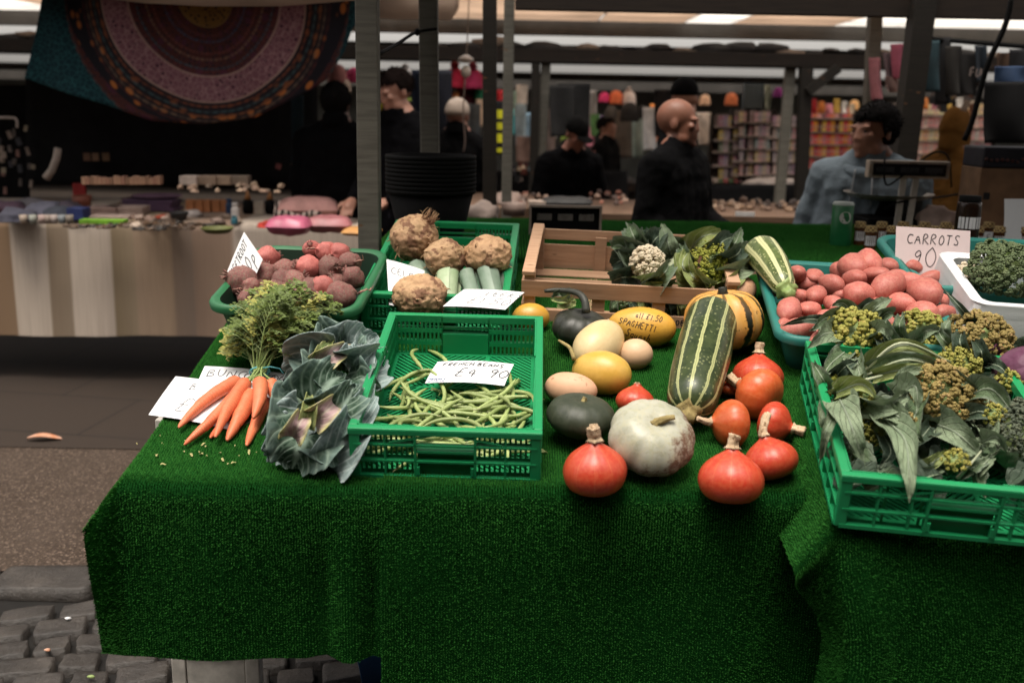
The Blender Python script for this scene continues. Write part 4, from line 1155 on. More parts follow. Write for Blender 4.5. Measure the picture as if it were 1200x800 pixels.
card('white card under the carrots hanging off the edge of the turf', slope(174, 486, .006), slope(268, 503, .010), slope(206, 441, .010), [('BUNCHED', .28, .70, .17, .0018, 1), ('CARROTS', .60, .66, .15, .0016, 1), ('£1.50', .24, .14, .38, .0018, 1)], bend=.004, square=False)
card('white card tucked behind the carrot tops, reading bunched carrots', slope(226, 462, .016), slope(325, 472, .016), slope(240, 429, .020), [('BUNCHED', .07, .62, .26, .0024, 1), ('CARROTS', .52, .60, .26, .0028, 1)], bend=.004, square=False)
card('white card standing tilted among the beetroot', slope(288, 352, .10), slope(308, 304, .19), slope(266, 319, .16), [('BEETROOT', .10, .68, .20, .0022, 1), ('80p', .35, .2, .4, .0024, 1)], bend=.003, square=False)
card('white card standing upright beside the pale celeriac', slope(456, 357, .09), slope(503, 372, .08), slope(453, 304, .145), [('CELERIAC', .1, .68, .15, .0022, 1), ('£1.20', .12, .3, .3, .002, 1)], bend=.003, square=False)
card('white card lying on the rim above the beans, reading leeks', slope(519, 359, .125), slope(592, 363, .128), slope(544, 339, .132), [('LEEKS', .45, .62, .24, .0018, 1), ('£1.50', .28, .18, .34, .0015, 1)], bend=.003, square=False)
zt = slope(1090, 350, .03)
pY = slope(1092, 330, .10).y
card('pale pink card reading carrots 90', atY(1047, 345, pY), atY(1134, 350, pY + .02), atY(1049, 265, pY + .05), [('CARROTS', .14, .76, .15, .0028, 1), ('90', .20, .40, .29, .0026, 1)], paper='pinkpaper', bend=.003)

# ---------------------------------------------------------------- leaves
def leaf_grid(path, width, side, nu=12, nv=18, cup=.25, wave=.0, wfreq=5, seed=0, wexp=.8, fat=.55, ruffle=0.0, twist=0.0, lob=.10):
    """blade along path (points), side: sideways vector; returns MB"""
    dense = curve_pts(path, 72); tt_ = [1 - (1 - i / nv) ** 1.9 for i in range(nv + 1)]
    pts = [dense[min(71, int(t * 72))].lerp(dense[min(72, int(t * 72) + 1)], t * 72 - min(71, int(t * 72))) for t in tt_]; m = MB()
    tang = []
    for i in range(nv + 1):
        a = pts[max(0, i - 1)]; b = pts[min(nv, i + 1)]; tang.append((b - a).normalized())
    S = Vector(side)
    def fn(u, v):
        i = int(round(v * nv)); p = pts[i]; t = tang[i]; v = tt_[i]
        s = (S - t * S.dot(t)).normalized(); n = s.cross(t)
        if twist: a_ = twist * (v - .25); s, n = s * math.cos(a_) + n * math.sin(a_), n * math.cos(a_) - s * math.sin(a_)
        w = width * (math.sin(PI * min(1, .05 + .95 * v) ** fat) ** wexp)
        q = 2 * (u - .5); e = abs(q)
        lift = cup * w * e * e + (wave * math.sin(v * wfreq * 2 * PI + seed * 2.1 + (1.7 if q > 0 else 0)) * e ** 2.0)
        if ruffle: lift += ruffle * e ** 3.5 * (nz(p + s * q * w, 38, seed) * 1.5 + .30 * math.sin(v * 47 + 3 * q + seed)) + ruffle * .3 * nz(p + s * q * w, 24, seed + 3)
        lift += .10 * w * e * nz(p, 26, seed + 5) + .35 * cup * w * max(0, e - .55)
        edge = 1 + lob * nz(Vector((v * 6, q, seed)), 1.6, seed) + lob * .5 * nz(Vector((v * 16, q, seed)), 1.6, seed + 2) + (.025 * nz(Vector((v * 22, q, seed)), 1.5, seed) if ruffle else 0)
        return p + s * (q * w * .5 * edge) + n * lift
    m.grid(fn, nu, nv); return m
def leaf_px(parent, pts, wpx, mat, side=None, rib=True, part='leaf', h=0.0, **kw):
    """a leaf laid through picture points (px, py, height above the display)"""
    w = [slope(x, y, z + h) for x, y, z in pts]
    k = (w[1] - CAM).dot(FWD) / F
    if side is None:
        t = (w[-1] - w[0]).normalized(); view = (CAM - w[1]).normalized(); side = t.cross(view)
        side = side.normalized()
    inv = parent.matrix_world.inverted()
    kw.setdefault('twist', rnd.uniform(-.5, .5)); kw.setdefault('lob', .11); kw.setdefault('ruffle', .010); kw.setdefault('fat', .37); wpx *= .84 if h else 1.08
    m = leaf_grid(w, wpx * k, side, **kw)
    m.xf(inv); o = m.build(part, M[mat], parent, sub=1)
    if rib:
        r = MB(); q = curve_pts(w, 14)
        r.tube([inv @ x for x in q[:13]], [k * wpx * .026 * (1.3 - i / 12) + .0005 for i in range(13)], 6); r.build('rib', M['midrib'], o)
    return o
def curds(r, zdir, n, rc, rs, seed, flatn=.75, per=9, irregular=.12, cone=0.0):
    """a head of small buds: clumps spread over a dome"""
    rr = random.Random(seed); m = MB(); gold = PI * (3 - math.sqrt(5))
    for i in range(n):
        t = (i + .5) / n; ph = math.acos(1 - t * 1.25); a = i * gold
        d = Vector((math.sin(ph) * math.cos(a), math.sin(ph) * math.sin(a), math.cos(ph) * flatn))
        c = d * r * (1 + irregular * nz(d, 2.3, seed)) * (1 - .12 * rr.random())
        rcl = rc * rr.uniform(.75, 1.2)
        for q in range(per):
            e = Vector((rr.gauss(0, 1), rr.gauss(0, 1), rr.gauss(0, 1))).normalized()
            if e.dot(d) < -.2: e = -e
            p = c + e * rcl * .62 + d.normalized() * cone * rcl * (q == 0); s = rs * rr.uniform(.75, 1.3)
            m.add(ICO1, Matrix.Translation(p) @ Matrix.Scale(s, 4))
    return m
def head(name, label, px, py, w, h, mat, rc=.3, n=45, rs=.13, seed=1, zdir=(0, -.25, .95), cat='broccoli', group=None, per=9, flatn=.75, core=None, cone=0):
    loc, r = spot(px, py, w, 0, h); t = empty(name, label, cat, axis_frame(loc, wspace(*zdir)), group)
    m = curds(r, None, n, rc * r, rs * r, seed, flatn, per, cone=cone)
    m.build('curd', M[mat], t)
    c = MB(); c.lathe([(0, -r * .9), (r * .28, -r * .9), (r * .3, -r * .4), (r * .6, .0), (r * .62, r * .3 * flatn), (r * .45, r * .55 * flatn), (0, r * .66 * flatn)], 16)
    c.build('stalk', M[core or 'stem_green'], t)
    return t
# ---------------------------------------------------------------- savoy cabbages
def rosette_leaf(L, W, tilt0, curl, cup, wave, seed, ruffle=.012):
    """leaf from the origin growing along +y, starting tilt0 above the ground and turning by curl along its length"""
    pts = []; p = Vector((0, 0, 0)); n = 8
    for i in range(n + 1):
        pts.append(p.copy()); a = tilt0 + curl * (i / n); p = p + Vector((0, math.cos(a), math.sin(a))) * (L / n)
    return leaf_grid(pts, W, Vector((1, 0, 0)), 22, 26, cup, wave, 4, seed, .75, .62, ruffle)
def savoy(label, px, py, lean, R0, outer, seed, h=0.0):
    c = slope(px, py, .05 + h); t = empty('savoy_cabbage', label, 'cabbage', axis_frame(c, wspace(*lean)), 'savoy cabbages by the carrots')
    rr = random.Random(seed)
    def leaf(an, L, W, t0, cu, cup, mat, z=0.0, out=.02, wave=.008, ruf=.012):
        m = rosette_leaf(L, W, t0, cu, cup, wave, rr.randint(0, 90), ruf)
        m.xf(Matrix.Rotation(an, 4, 'Z') @ Matrix.Translation((0, out, z)))
        o = m.build('leaf', M[mat], t, sub=1); so = o.modifiers.new('thick', 'SOLIDIFY'); so.thickness = .0012; return o
    for an, L, W, t0, cu, mat in outer:
        leaf(R(an), L * R0, W * R0, R(t0), R(cu), .30, mat, -.035, .02, .010, .016)
    for i in range(9):                       # the closed head
        leaf(i * 2.4 + seed, R0 * .95, R0 * .95, R(30 + 2 * i), R(88), -.30, 'savoy' if i < 6 else 'savoy_heart', -.045, R0 * .22, .006, .010)
    return t
def cabbage(label, px, py, lean, R0, seed, h, outer):
    t = savoy(label, px, py, lean, R0, (), seed, h)
    for pts, w, mat, cup, ruf in outer:
        o = leaf_px(t, pts, w, mat, rib=False, seed=rnd.randint(0, 99), cup=cup, wave=.006, wfreq=3, ruffle=ruf, nu=22, nv=26, wexp=.62, fat=.42, twist=rnd.uniform(-.2, .2), lob=.05)
        so = o.modifiers.new('thick', 'SOLIDIFY'); so.thickness = .0014
    return t
cabbage('savoy cabbage with a pale pink cut heart, in front of the other cabbage', 368, 496, (-.10, -.5, .82), .098, 3, 0, (
    ([(368, 486, .07), (352, 522, .07), (342, 549, .015)], 104, 'savoy', .22, .012), ([(356, 486, .08), (334, 500, .08), (318, 526, .02)], 54, 'savoy_blue', .25, .013), ([(384, 546, .02), (414, 500, .10), (436, 452, .10)], 50, 'savoy_blue', .30, .013),
    ([(366, 476, .08), (384, 450, .12), (400, 440, .10)], 78, 'savoy', .28, .012), ([(356, 474, .07), (345, 456, .10), (340, 446, .08)], 50, 'savoy', .28, .012), ([(372, 500, .07), (398, 522, .06), (412, 544, .015)], 70, 'savoy', .25, .012),
    ([(348, 504, .06), (330, 522, .05), (316, 540, .015)], 50, 'savoy_blue', .3, .013), ([(378, 488, .10), (402, 474, .14), (416, 452, .14)], 58, 'savoy', .3, .012),
    ([(342, 512, .10), (351, 496, .135), (362, 478, .13)], 27, 'savoy_pale', .35, .005), ([(366, 494, .115), (384, 480, .145), (404, 462, .13)], 30, 'savoy_pale', .30, .004), ([(356, 500, .11), (362, 482, .145), (360, 464, .14)], 20, 'savoy_heart', .4, .006)))
cabbage('savoy cabbage behind the other, frilled blue leaves against the bean crate', 396, 430, (-.05, -.45, .86), .092, 5, .01, (
    ([(388, 420, .09), (368, 404, .11), (354, 392, .08)], 72, 'savoy', .25, .012), ([(404, 418, .09), (422, 406, .12), (438, 396, .10)], 74, 'savoy_blue', .25, .013), ([(408, 434, .08), (430, 432, .11), (450, 416, .08)], 64, 'savoy_blue', .3, .013),
    ([(386, 430, .08), (360, 424, .09), (338, 446, .03)], 74, 'savoy_blue', .28, .013), ([(394, 440, .08), (390, 458, .09), (388, 476, .04)], 84, 'savoy', .28, .012), ([(398, 414, .10), (396, 402, .12), (402, 390, .11)], 66, 'savoy', .3, .012),
    ([(404, 444, .08), (420, 456, .08), (430, 470, .03)], 60, 'savoy', .3, .012), ([(412, 428, .10), (420, 416, .13), (422, 404, .13)], 46, 'savoy_blue', .3, .012),
    ([(374, 428, .12), (390, 416, .15), (412, 404, .14)], 28, 'savoy_pale', .3, .004), ([(376, 426, .12), (378, 412, .15), (388, 400, .145)], 20, 'savoy_heart', .4, .006)))

# ---------------------------------------------------------------- the bunch of carrots
CROWN = slope(303, 441, .035)
bunch = empty('carrot_bunch', 'bunch of orange carrots with feathery green tops tied by a turquoise band', 'carrots', frame(CROWN))
binv = bunch.matrix_world.inverted()
def carrot(p0, p1, w, h0, h1, seed):
    a = slope(*p0, h0); c = slope(*p1, h1); d = (c - a); L = d.length; r = w * .40 * (a - CAM).dot(FWD) / F
    rr = random.Random(seed); bx, by = rr.uniform(-.012, .012), rr.uniform(-.008, .008)
    prof = [(0, -.012), (.35, -.010), (.8, .0), (1.0, .035), (.97, .18), (.86, .42), (.70, .66), (.52, .83), (.34, .94), (.2, .985), (.10, 1.0), (0, 1.0)]
    m = MB(); P = resample(prof, 40)
    def f(p, an, tt):
        k = 1 + .13 * nz(Vector((math.cos(an) * .6, math.sin(an) * .6, p.z * 26)), 1.2, seed) + .035 * math.sin(p.z * 330 + seed + math.sin(an) * 2)
        z = p.z / L; b = math.sin(PI * max(0, min(1, z)))
        return Vector((p.x * k + bx * b, p.y * k + by * b, p.z))
    m.lathe([(x * r, z * L) for x, z in P], 22, f)
    m.xf(binv @ axis_frame(a, d)); m.build('carrot', M['carrot'], bunch)
for i, c in enumerate((((278, 446), (209, 501), 21, .034, .016), ((283, 457), (216, 521), 20, .030, .015), ((288, 448), (252, 512), 21, .048, .030), ((276, 482), (246, 513), 15, .014, .013),
                       ((294, 462), (266, 516), 25, .030, .012), ((305, 448), (297, 490), 23, .060, .044), ((312, 470), (289, 522), 19, .018, .013), ((318, 449), (329, 475), 20, .046, .030))):
    carrot(*c, i + 1)
s = MB()
for i in range(16):
    a = slope(rnd.uniform(278, 320), rnd.uniform(444, 452), rnd.uniform(.03, .06)); c = slope(303 + rnd.uniform(-7, 7), 434, .045 + rnd.uniform(-.01, .01)); e = slope(306 + rnd.uniform(-20, 22), 408, .06 + rnd.uniform(-.02, .03))
    s.tube([binv @ x for x in curve_pts([a, c, e], 10)], .0024, 6)
s.build('stalk', M['stem_green'], bunch)
s = MB()
for q in range(4):
    pts = []
    for i in range(14):
        an = 2 * PI * i / 14; pts.append(Vector((.017 * math.cos(an) + .004 * q - .006, .006 + .010 * q * .5 + .004 * math.sin(an * 2 + q), .006 + .015 * math.sin(an))))
    s.tube(pts, .0018, 6, closed=True)
s.tube([(.01, .006, .02), (.03, .002, .026), (.05, .010, .018), (.06, .004, .008)], .0016, 6)
s.build('tie_band', M['band'], bunch)
# feathery tops: stalks with side shoots and divided leaflets
def frond(base, tip, seed, wide):
    rr = random.Random(seed); st = MB(); lf = MB()
    up = NRM; d = tip - base; mid = base.lerp(tip, .5) + up * rr.uniform(.02, .05)
    main = curve_pts([base, mid, tip], 16); st.tube(main, [.0020 * (1 - i / 20) for i in range(17)], 5)
    for i in range(4, 17):
        t = (main[i] - main[i - 1]).normalized()
        for sd in (-1, 1):
            L = wide * (1.1 - .75 * (i - 4) / 13) * rr.uniform(.7, 1.15)
            s = (t.cross(up).normalized() * sd + t * .75 + up * rr.uniform(-.35, .5)).normalized()
            p0 = main[i]; pts = [p0, p0 + s * L * .5 + up * .004, p0 + s * L + up * rr.uniform(-.02, .008)]
            q = curve_pts(pts, 7); st.tube(q, .0008, 4, cap=False)
            for j in range(2, 8):
                tt = (q[j] - q[j - 1]).normalized()
                for s2 in (-1, 1):
                    ax = (tt.cross(up).normalized() * s2 * .9 + tt * .8 + up * rr.uniform(-.5, .6)).normalized()
                    l = rr.uniform(.010, .019) * (1.15 - .06 * j); w = l * .26
                    o = ax.cross(up + Vector((rr.uniform(-.4, .4), 0, 0))).normalized() * w
                    b0 = q[j]
                    for tilt_ in (-.55, 0, .55):
                        ax2 = (ax + o / w * tilt_).normalized() * l * (1 if tilt_ == 0 else .72); st_ = b0 + ax * l * (.0 if tilt_ == 0 else .25)
                        ii = [lf.vert(st_), lf.vert(st_ + ax2 * .55 + o * .8), lf.vert(st_ + ax2), lf.vert(st_ + ax2 * .55 - o * .8)]; lf.face(ii)
    return st, lf
tips = [(276, 392, .07), (284, 372, .10), (292, 352, .12), (304, 343, .15), (318, 338, .17), (332, 340, .19), (345, 334, .20), (356, 344, .19), (368, 350, .18), (380, 352, .17), (391, 360, .16), (362, 372, .16), (340, 362, .16), (320, 360, .14), (300, 372, .12),
        (288, 404, .06), (280, 410, .04), (352, 388, .12), (372, 378, .14), (330, 384, .12), (308, 392, .10), (345, 402, .09), (330, 352, .2), (296, 388, .12), (318, 376, .15)]
stk, g1, g2 = MB(), MB(), MB()
for i, (px, py, h) in enumerate(tips):
    a, l = frond(slope(304 + rnd.uniform(-6, 8), 436, .045), slope(px, py, h), i, rnd.uniform(.05, .075))
    stk.add(a); (g2 if i % 4 == 0 else g1).add(l)
for m_, nm, mt in ((stk, 'frond_stalk', 'stem_green'), (g1, 'frond', 'frond'), (g2, 'frond', 'frond_pale')):
    m_.xf(binv); m_.build(nm, M[mt], bunch, smooth=False)

# ---------------------------------------------------------------- cauliflower and romanesco on the wooden crate
WB = 'brassicas on the wooden crate'
cl = head('cauliflower', 'white cauliflower among dark outer leaves, leaning in the wooden crate', 758, 307, 35, .145, 'cauli', .36, 30, .095, 3, (-.3, -.75, .6), 'cauliflower', WB, per=30, core='cauli')
for pts, w, mat, kw in (
    ([(752, 318, .09), (732, 305, .13), (716, 312, .10)], 46, 'bleaf_dark', dict(cup=.4)), ([(748, 326, .07), (730, 325, .10), (716, 330, .05)], 36, 'bleaf_dark', dict(cup=.5)),
    ([(748, 306, .12), (728, 288, .17), (716, 290, .16)], 34, 'bleaf', dict(cup=.5, wave=.006)), ([(752, 298, .13), (742, 276, .20), (737, 263, .20)], 30, 'bleaf', dict(cup=.4, wave=.008)),
    ([(760, 298, .13), (768, 280, .19), (782, 272, .18)], 30, 'bleaf_dark', dict(cup=.5)), ([(772, 300, .12), (762, 284, .16), (757, 266, .20)], 34, 'bleaf_dark', dict(cup=.4, wave=.006)),
    ([(788, 312, .10), (783, 286, .18), (775, 261, .21)], 30, 'bleaf_grey', dict(cup=.2)), ([(768, 330, .12), (780, 318, .17), (786, 304, .15)], 24, 'bleaf', dict(cup=.6, wave=.005)),
    ([(752, 331, .10), (772, 326, .14), (800, 310, .13)], 22, 'bleaf_lime', dict(cup=.5, wave=.004)),
    ([(756, 334, .10), (775, 337, .12), (794, 326, .11)], 18, 'bleaf_lime', dict(cup=.3, wave=.006)), ([(745, 312, .11), (735, 294, .16), (724, 276, .17)], 26, 'bleaf', dict(cup=.4, wave=.007)),
    ([(770, 300, .12), (790, 285, .17), (797, 292, .15)], 26, 'bleaf_grey', dict(cup=.4, wave=.006)), ([(757, 292, .14), (752, 282, .18), (762, 270, .18)], 22, 'bleaf', dict(cup=.5, wave=.008))):
    leaf_px(cl, pts, w, mat, seed=rnd.randint(0, 99), **kw)
m = MB(); q = [slope(754, 331, .105), slope(775, 322, .145), slope(797, 309, .135)]; m.tube([cl.matrix_world.inverted() @ x for x in curve_pts(q, 10)], [.006 + .0022 * i for i in range(11)], 8); m.build('stalk', M['rib'], cl)
ro = head('romanesco', 'yellow green romanesco head in curling lime leaves, above the striped orange squash', 838, 312, 56, .13, 'romanesco', .22, 66, .05, 4, (-.12, -.55, .8), 'romanesco', WB, per=26, cone=.7)
for pts, w, mat, kw in (
    ([(806, 296, .13), (824, 277, .20), (852, 273, .18)], 26, 'bleaf_lime', dict(cup=.5)), ([(812, 312, .12), (800, 296, .17), (802, 284, .16)], 20, 'bleaf', dict(cup=.5)),
    ([(818, 332, .10), (800, 312, .17), (808, 292, .17)], 30, 'bleaf_lime', dict(cup=.5, wave=.006)), ([(830, 334, .10), (812, 324, .15), (804, 306, .15)], 26, 'bleaf_lime', dict(cup=.4, wave=.006)),
    ([(850, 300, .14), (862, 284, .20), (869, 266, .21)], 22, 'bleaf', dict(cup=.4)), ([(856, 312, .13), (872, 296, .18), (888, 284, .17)], 28, 'bleaf', dict(cup=.4, wave=.006)),
    ([(852, 326, .11), (870, 316, .16), (886, 312, .13)], 28, 'bleaf_grey', dict(cup=.5, wave=.006)), ([(848, 334, .10), (862, 328, .14), (872, 312, .14)], 22, 'bleaf_lime', dict(cup=.5)),
    ([(842, 300, .15), (846, 284, .20), (862, 276, .20)], 26, 'bleaf_dark', dict(cup=.5)), ([(846, 306, .15), (864, 298, .19), (870, 286, .19)], 28, 'bleaf_dark', dict(cup=.5))):
    leaf_px(ro, pts, w, mat, seed=rnd.randint(0, 99), **kw)
# small greens inside the wooden crate and the dry leaf by the dark squash
gr = empty('broccoli_sprig', 'small dark broccoli sprigs seen through the front slats of the wooden crate', 'broccoli', frame(slope(760, 366, .02)))
m = MB()
for i in range(5): m.add(curds(.030, None, 26, .010, .0042, i), Matrix.Translation((-.06 + .045 * i, .02 + .01 * (i % 2), .02)))
m.build('curd', M['broccoli'], gr)
for i in range(9): leaf_px(gr, [(725 + 16 * i, 369, .02), (722 + 16 * i + rnd.uniform(-8, 8), 360, .05), (724 + 16 * i + rnd.uniform(-14, 14), 352, .045)], 14, ('bleaf', 'bleaf_dark', 'bleaf_lime')[i % 3], seed=i, rib=False, cup=.5)
dl = empty('loose_leaf', 'dry green leaf and twig lying on the front slat by the dark squash', 'leaf', frame(slope(655, 350, .12)))
for i, pts in enumerate(([(668, 346, .12), (658, 352, .14), (645, 350, .13)], [(664, 345, .13), (655, 343, .15), (648, 348, .12)], [(672, 350, .11), (664, 358, .12), (654, 356, .11)])):
    leaf_px(dl, pts, 11, ('bleaf_lime', 'bleaf')[i % 2], seed=i, cup=.4)

# ---------------------------------------------------------------- the crate of leafy broccoli
HBR = HB
BG = 'broccoli heads in the lattice crate'
B1 = head('broccoli', 'yellow green broccoli head in the rear corner by the potatoes', 1000, 396, 66, .11 + HBR, 'goldgreen', .30, 40, .075, 11, (-.1, -.55, .8), group=BG, per=22)
B2 = head('broccoli', 'golden brown broccoli head against the white polystyrene box', 1146, 400, 74, .11 + HBR, 'goldcurd', .24, 60, .062, 12, (.1, -.5, .82), group=BG, per=26)
B3 = head('broccoli', 'large golden brown broccoli head in the middle of the crate', 1102, 466, 84, .10 + HBR, 'goldcurd', .22, 70, .055, 13, (.05, -.45, .85), group=BG, per=28)
B4 = head('broccoli', 'small yellow broccoli head between the two rear heads', 1078, 392, 58, .10 + HBR, 'goldgreen', .28, 40, .075, 14, (0, -.4, .85), group=BG, per=20)
B5 = head('broccoli', 'dull green broccoli head between the golden ones', 1125, 428, 48, .10 + HBR, 'goldgreen', .28, 40, .075, 15, (.2, -.4, .85), group=BG, per=20)
B6 = head('broccoli', 'dark grey green broccoli head at the front rim', 1188, 515, 92, .07 + HBR, 'broccoli_grey', .20, 90, .042, 16, (.1, -.45, .85), group=BG, per=30)
B7 = head('broccoli', 'small yellow broccoli floret under the big drooping leaves', 1025, 508, 42, .08 + HBR, 'goldgreen', .26, 34, .10, 17, (0, -.5, .8), group=BG)
B8 = head('broccoli', 'pale yellow broccoli floret near the crate with the red cabbage', 1182, 448, 30, .10 + HBR, 'goldgreen', .28, 26, .12, 18, (.3, -.4, .8), group=BG)
for i, (px, py, w, m_) in enumerate(((1040, 428, 30, 'goldgreen'), (1060, 498, 30, 'goldcurd'), (1010, 468, 26, 'goldgreen'), (1150, 462, 30, 'goldcurd'), (1120, 540, 28, 'goldgreen'), (1165, 486, 26, 'goldgreen'))):
    head('broccoli', ('yellow floret under the arched pale leaf', 'brown floret at the front of the big golden head', 'yellow floret beside the drooping leaf at the crate wall', 'brown floret between the golden head and the red cabbage', 'yellow floret low at the front rim', 'yellow floret above the grey green head')[i] + ' in the lattice crate', px, py, w, .125 + HBR, m_, .3, 22, .085, 30 + i, (rnd.uniform(-.3, .3), -.4, .85), group=BG, per=18)
B9 = head('broccoli', 'pale broccoli stalk cut end on the crate wall by the squashes', 972, 452, 26, .09 + HBR, 'romanesco', .3, 18, .13, 19, (-.5, -.4, .6), group=BG, core='rib')
def many(par, lst):
    for pts, w, mat, kw in lst: leaf_px(par, pts, w, mat, seed=rnd.randint(0, 99), h=HBR, **kw)
g, l, d_, li = 'bleaf_grey', 'bleaf', 'bleaf_dark', 'bleaf_lime'
many(B1, [([(992, 378, .11), (970, 372, .15), (948, 388, .13)], 34, l, {}), ([(985, 388, .11), (965, 392, .15), (946, 408, .13)], 40, g, dict(wave=.004)), ([(1000, 374, .13), (990, 356, .17), (975, 358, .16)], 26, l, dict(cup=.5)),
          ([(1012, 376, .13), (1030, 358, .18), (1046, 349, .17)], 26, g, dict(cup=.4)), ([(1020, 384, .12), (1040, 366, .17), (1050, 372, .15)], 24, l, dict(cup=.5)), ([(1022, 396, .12), (1036, 384, .17), (1044, 402, .14)], 30, g, dict(cup=.4, wave=.004)),
          ([(990, 412, .10), (972, 428, .13), (962, 446, .11)], 30, l, dict(wave=.004)), ([(1004, 420, .11), (1008, 440, .14), (1018, 450, .12)], 30, g, dict(cup=.5)), ([(1030, 392, .11), (1036, 410, .15), (1030, 424, .12)], 26, d_, dict(cup=.4)),
          ([(978, 380, .12), (950, 374, .15), (916, 381, .13)], 18, d_, dict(cup=.3)), ([(1006, 372, .13), (1014, 358, .17), (1028, 352, .17)], 20, d_, dict(cup=.5))])
many(B2, [([(1146, 388, .12), (1125, 360, .19), (1103, 336, .21)], 15, d_, dict(cup=.4)), ([(1135, 420, .09), (1125, 402, .15), (1128, 386, .14)], 30, d_, dict(cup=.5)), ([(1115, 400, .11), (1108, 384, .16), (1116, 372, .15)], 20, g, dict(cup=.5)),
          ([(1150, 428, .09), (1150, 412, .14), (1138, 396, .13)], 28, d_, dict(cup=.4)), ([(1122, 412, .11), (1104, 396, .15), (1098, 382, .14)], 22, l, dict(cup=.5)), ([(1155, 425, .1), (1172, 430, .13), (1184, 444, .11)], 24, d_, dict(cup=.3))])
many(B3, [([(1016, 432, .12), (1058, 404, .19), (1112, 424, .15)], 30, li, dict(cup=.25)), ([(1020, 436, .12), (1066, 420, .17), (1116, 434, .13)], 30, l, dict(cup=.3)), ([(1024, 440, .12), (1062, 432, .16), (1092, 428, .15)], 22, li, dict(cup=.4)),
          ([(1075, 452, .11), (1060, 440, .16), (1086, 434, .15)], 36, g, dict(cup=.3, wave=.004)), ([(1078, 470, .10), (1070, 500, .14), (1084, 520, .12)], 34, l, dict(cup=.4)), ([(1130, 488, .09), (1150, 482, .13), (1172, 494, .11)], 32, d_, dict(cup=.3)),
          ([(1100, 498, .10), (1122, 508, .14), (1152, 536, .10)], 56, g, dict(cup=.25)), ([(1132, 466, .11), (1162, 456, .16), (1192, 492, .11)], 46, l, dict(cup=.3)), ([(1136, 456, .11), (1150, 446, .15), (1166, 438, .13)], 28, d_, dict(cup=.4)),
          ([(1150, 498, .08), (1162, 510, .11), (1156, 524, .09)], 40, g, dict(cup=.4, wave=.005)), ([(1090, 500, .09), (1076, 516, .12), (1060, 526, .09)], 30, d_, dict(cup=.4)), ([(1112, 440, .12), (1130, 446, .15), (1150, 462, .12)], 24, l, dict(cup=.5))])
many(B7, [([(984, 468, .12), (996, 494, .16), (1014, 548, .085)], 50, g, dict(cup=.22, wave=.003)), ([(986, 478, .11), (970, 500, .135), (960, 546, .04)], 22, g, dict(cup=.4, wave=.003)), ([(1022, 478, .11), (1050, 486, .15), (1066, 504, .12)], 34, g, dict(cup=.3, wave=.005)),
          ([(1036, 490, .12), (1060, 514, .15), (1065, 550, .135), (1066, 590, .085)], 46, g, dict(cup=.35, wave=.006, wfreq=4)), ([(1010, 470, .12), (1040, 476, .16), (1066, 454, .16)], 34, g, dict(cup=.5, wave=.004)), ([(980, 460, .12), (1010, 450, .16), (1030, 470, .13)], 30, li, dict(cup=.4)),
          ([(1035, 510, .09), (1044, 530, .11), (1030, 548, .08)], 34, d_, dict(cup=.3)), ([(990, 530, .06), (994, 540, .08), (992, 556, .05)], 14, g, dict(cup=.4)), ([(1050, 468, .12), (1072, 452, .18), (1076, 482, .14)], 40, g, dict(cup=.4, wave=.005))])
many(B6, [([(1080, 548, .07), (1096, 540, .10), (1116, 526, .09)], 26, li, dict(cup=.5, wave=.008)), ([(1075, 550, .06), (1090, 552, .09), (1100, 544, .08)], 22, g, dict(cup=.5, wave=.008)), ([(1136, 556, .07), (1152, 544, .10), (1166, 530, .09)], 24, g, dict(cup=.5, wave=.008)),
          ([(1150, 518, .10), (1168, 512, .14), (1178, 528, .11)], 26, g, dict(cup=.4)), ([(1128, 546, .07), (1140, 548, .10), (1150, 536, .09)], 24, l, dict(cup=.5, wave=.008)), ([(1110, 530, .08), (1100, 545, .09), (1110, 556, .07)], 34, d_, dict(cup=.4))])
many(B4, [([(1058, 398, .12), (1054, 380, .17), (1062, 366, .16)], 22, l, dict(cup=.5)), ([(1070, 402, .11), (1085, 388, .16), (1102, 386, .15)], 24, g, dict(cup=.4)), ([(1050, 402, .11), (1042, 390, .16), (1036, 372, .15)], 26, l, dict(cup=.4))])
many(B9, [([(972, 458, .09), (962, 440, .13), (952, 424, .12)], 26, l, dict(cup=.5)), ([(976, 462, .1), (1000, 452, .14), (1016, 436, .13)], 22, li, dict(cup=.6)), ([(978, 444, .1), (990, 430, .14), (1004, 424, .13)], 24, d_, dict(cup=.4)), ([(970, 470, .08), (964, 486, .11), (968, 508, .07)], 18, g, dict(cup=.5))])
iv = B3.matrix_world.inverted()
for a_, b__, c_, r_ in (((1012, 436, .15), (1056, 402, .235), (1114, 424, .185), .0034), ((1016, 440, .15), (1060, 422, .205), (1110, 432, .17), .003), ((1010, 428, .15), (1040, 412, .20), (1070, 408, .21), .0028), ((978, 456, .15), (1004, 448, .19), (1034, 440, .17), .005), ((982, 462, .14), (1000, 474, .17), (1012, 500, .15), .003), ((1122, 560, .12), (1136, 545, .155), (1150, 528, .16), .003)):
    sm = MB(); sm.tube([iv @ q for q in curve_pts([slope(*a_), slope(*b__), slope(*c_)], 14)], [r_ * (1.3 - i / 18) for i in range(15)], 7); sm.build('stalk', M['rib'], B3)
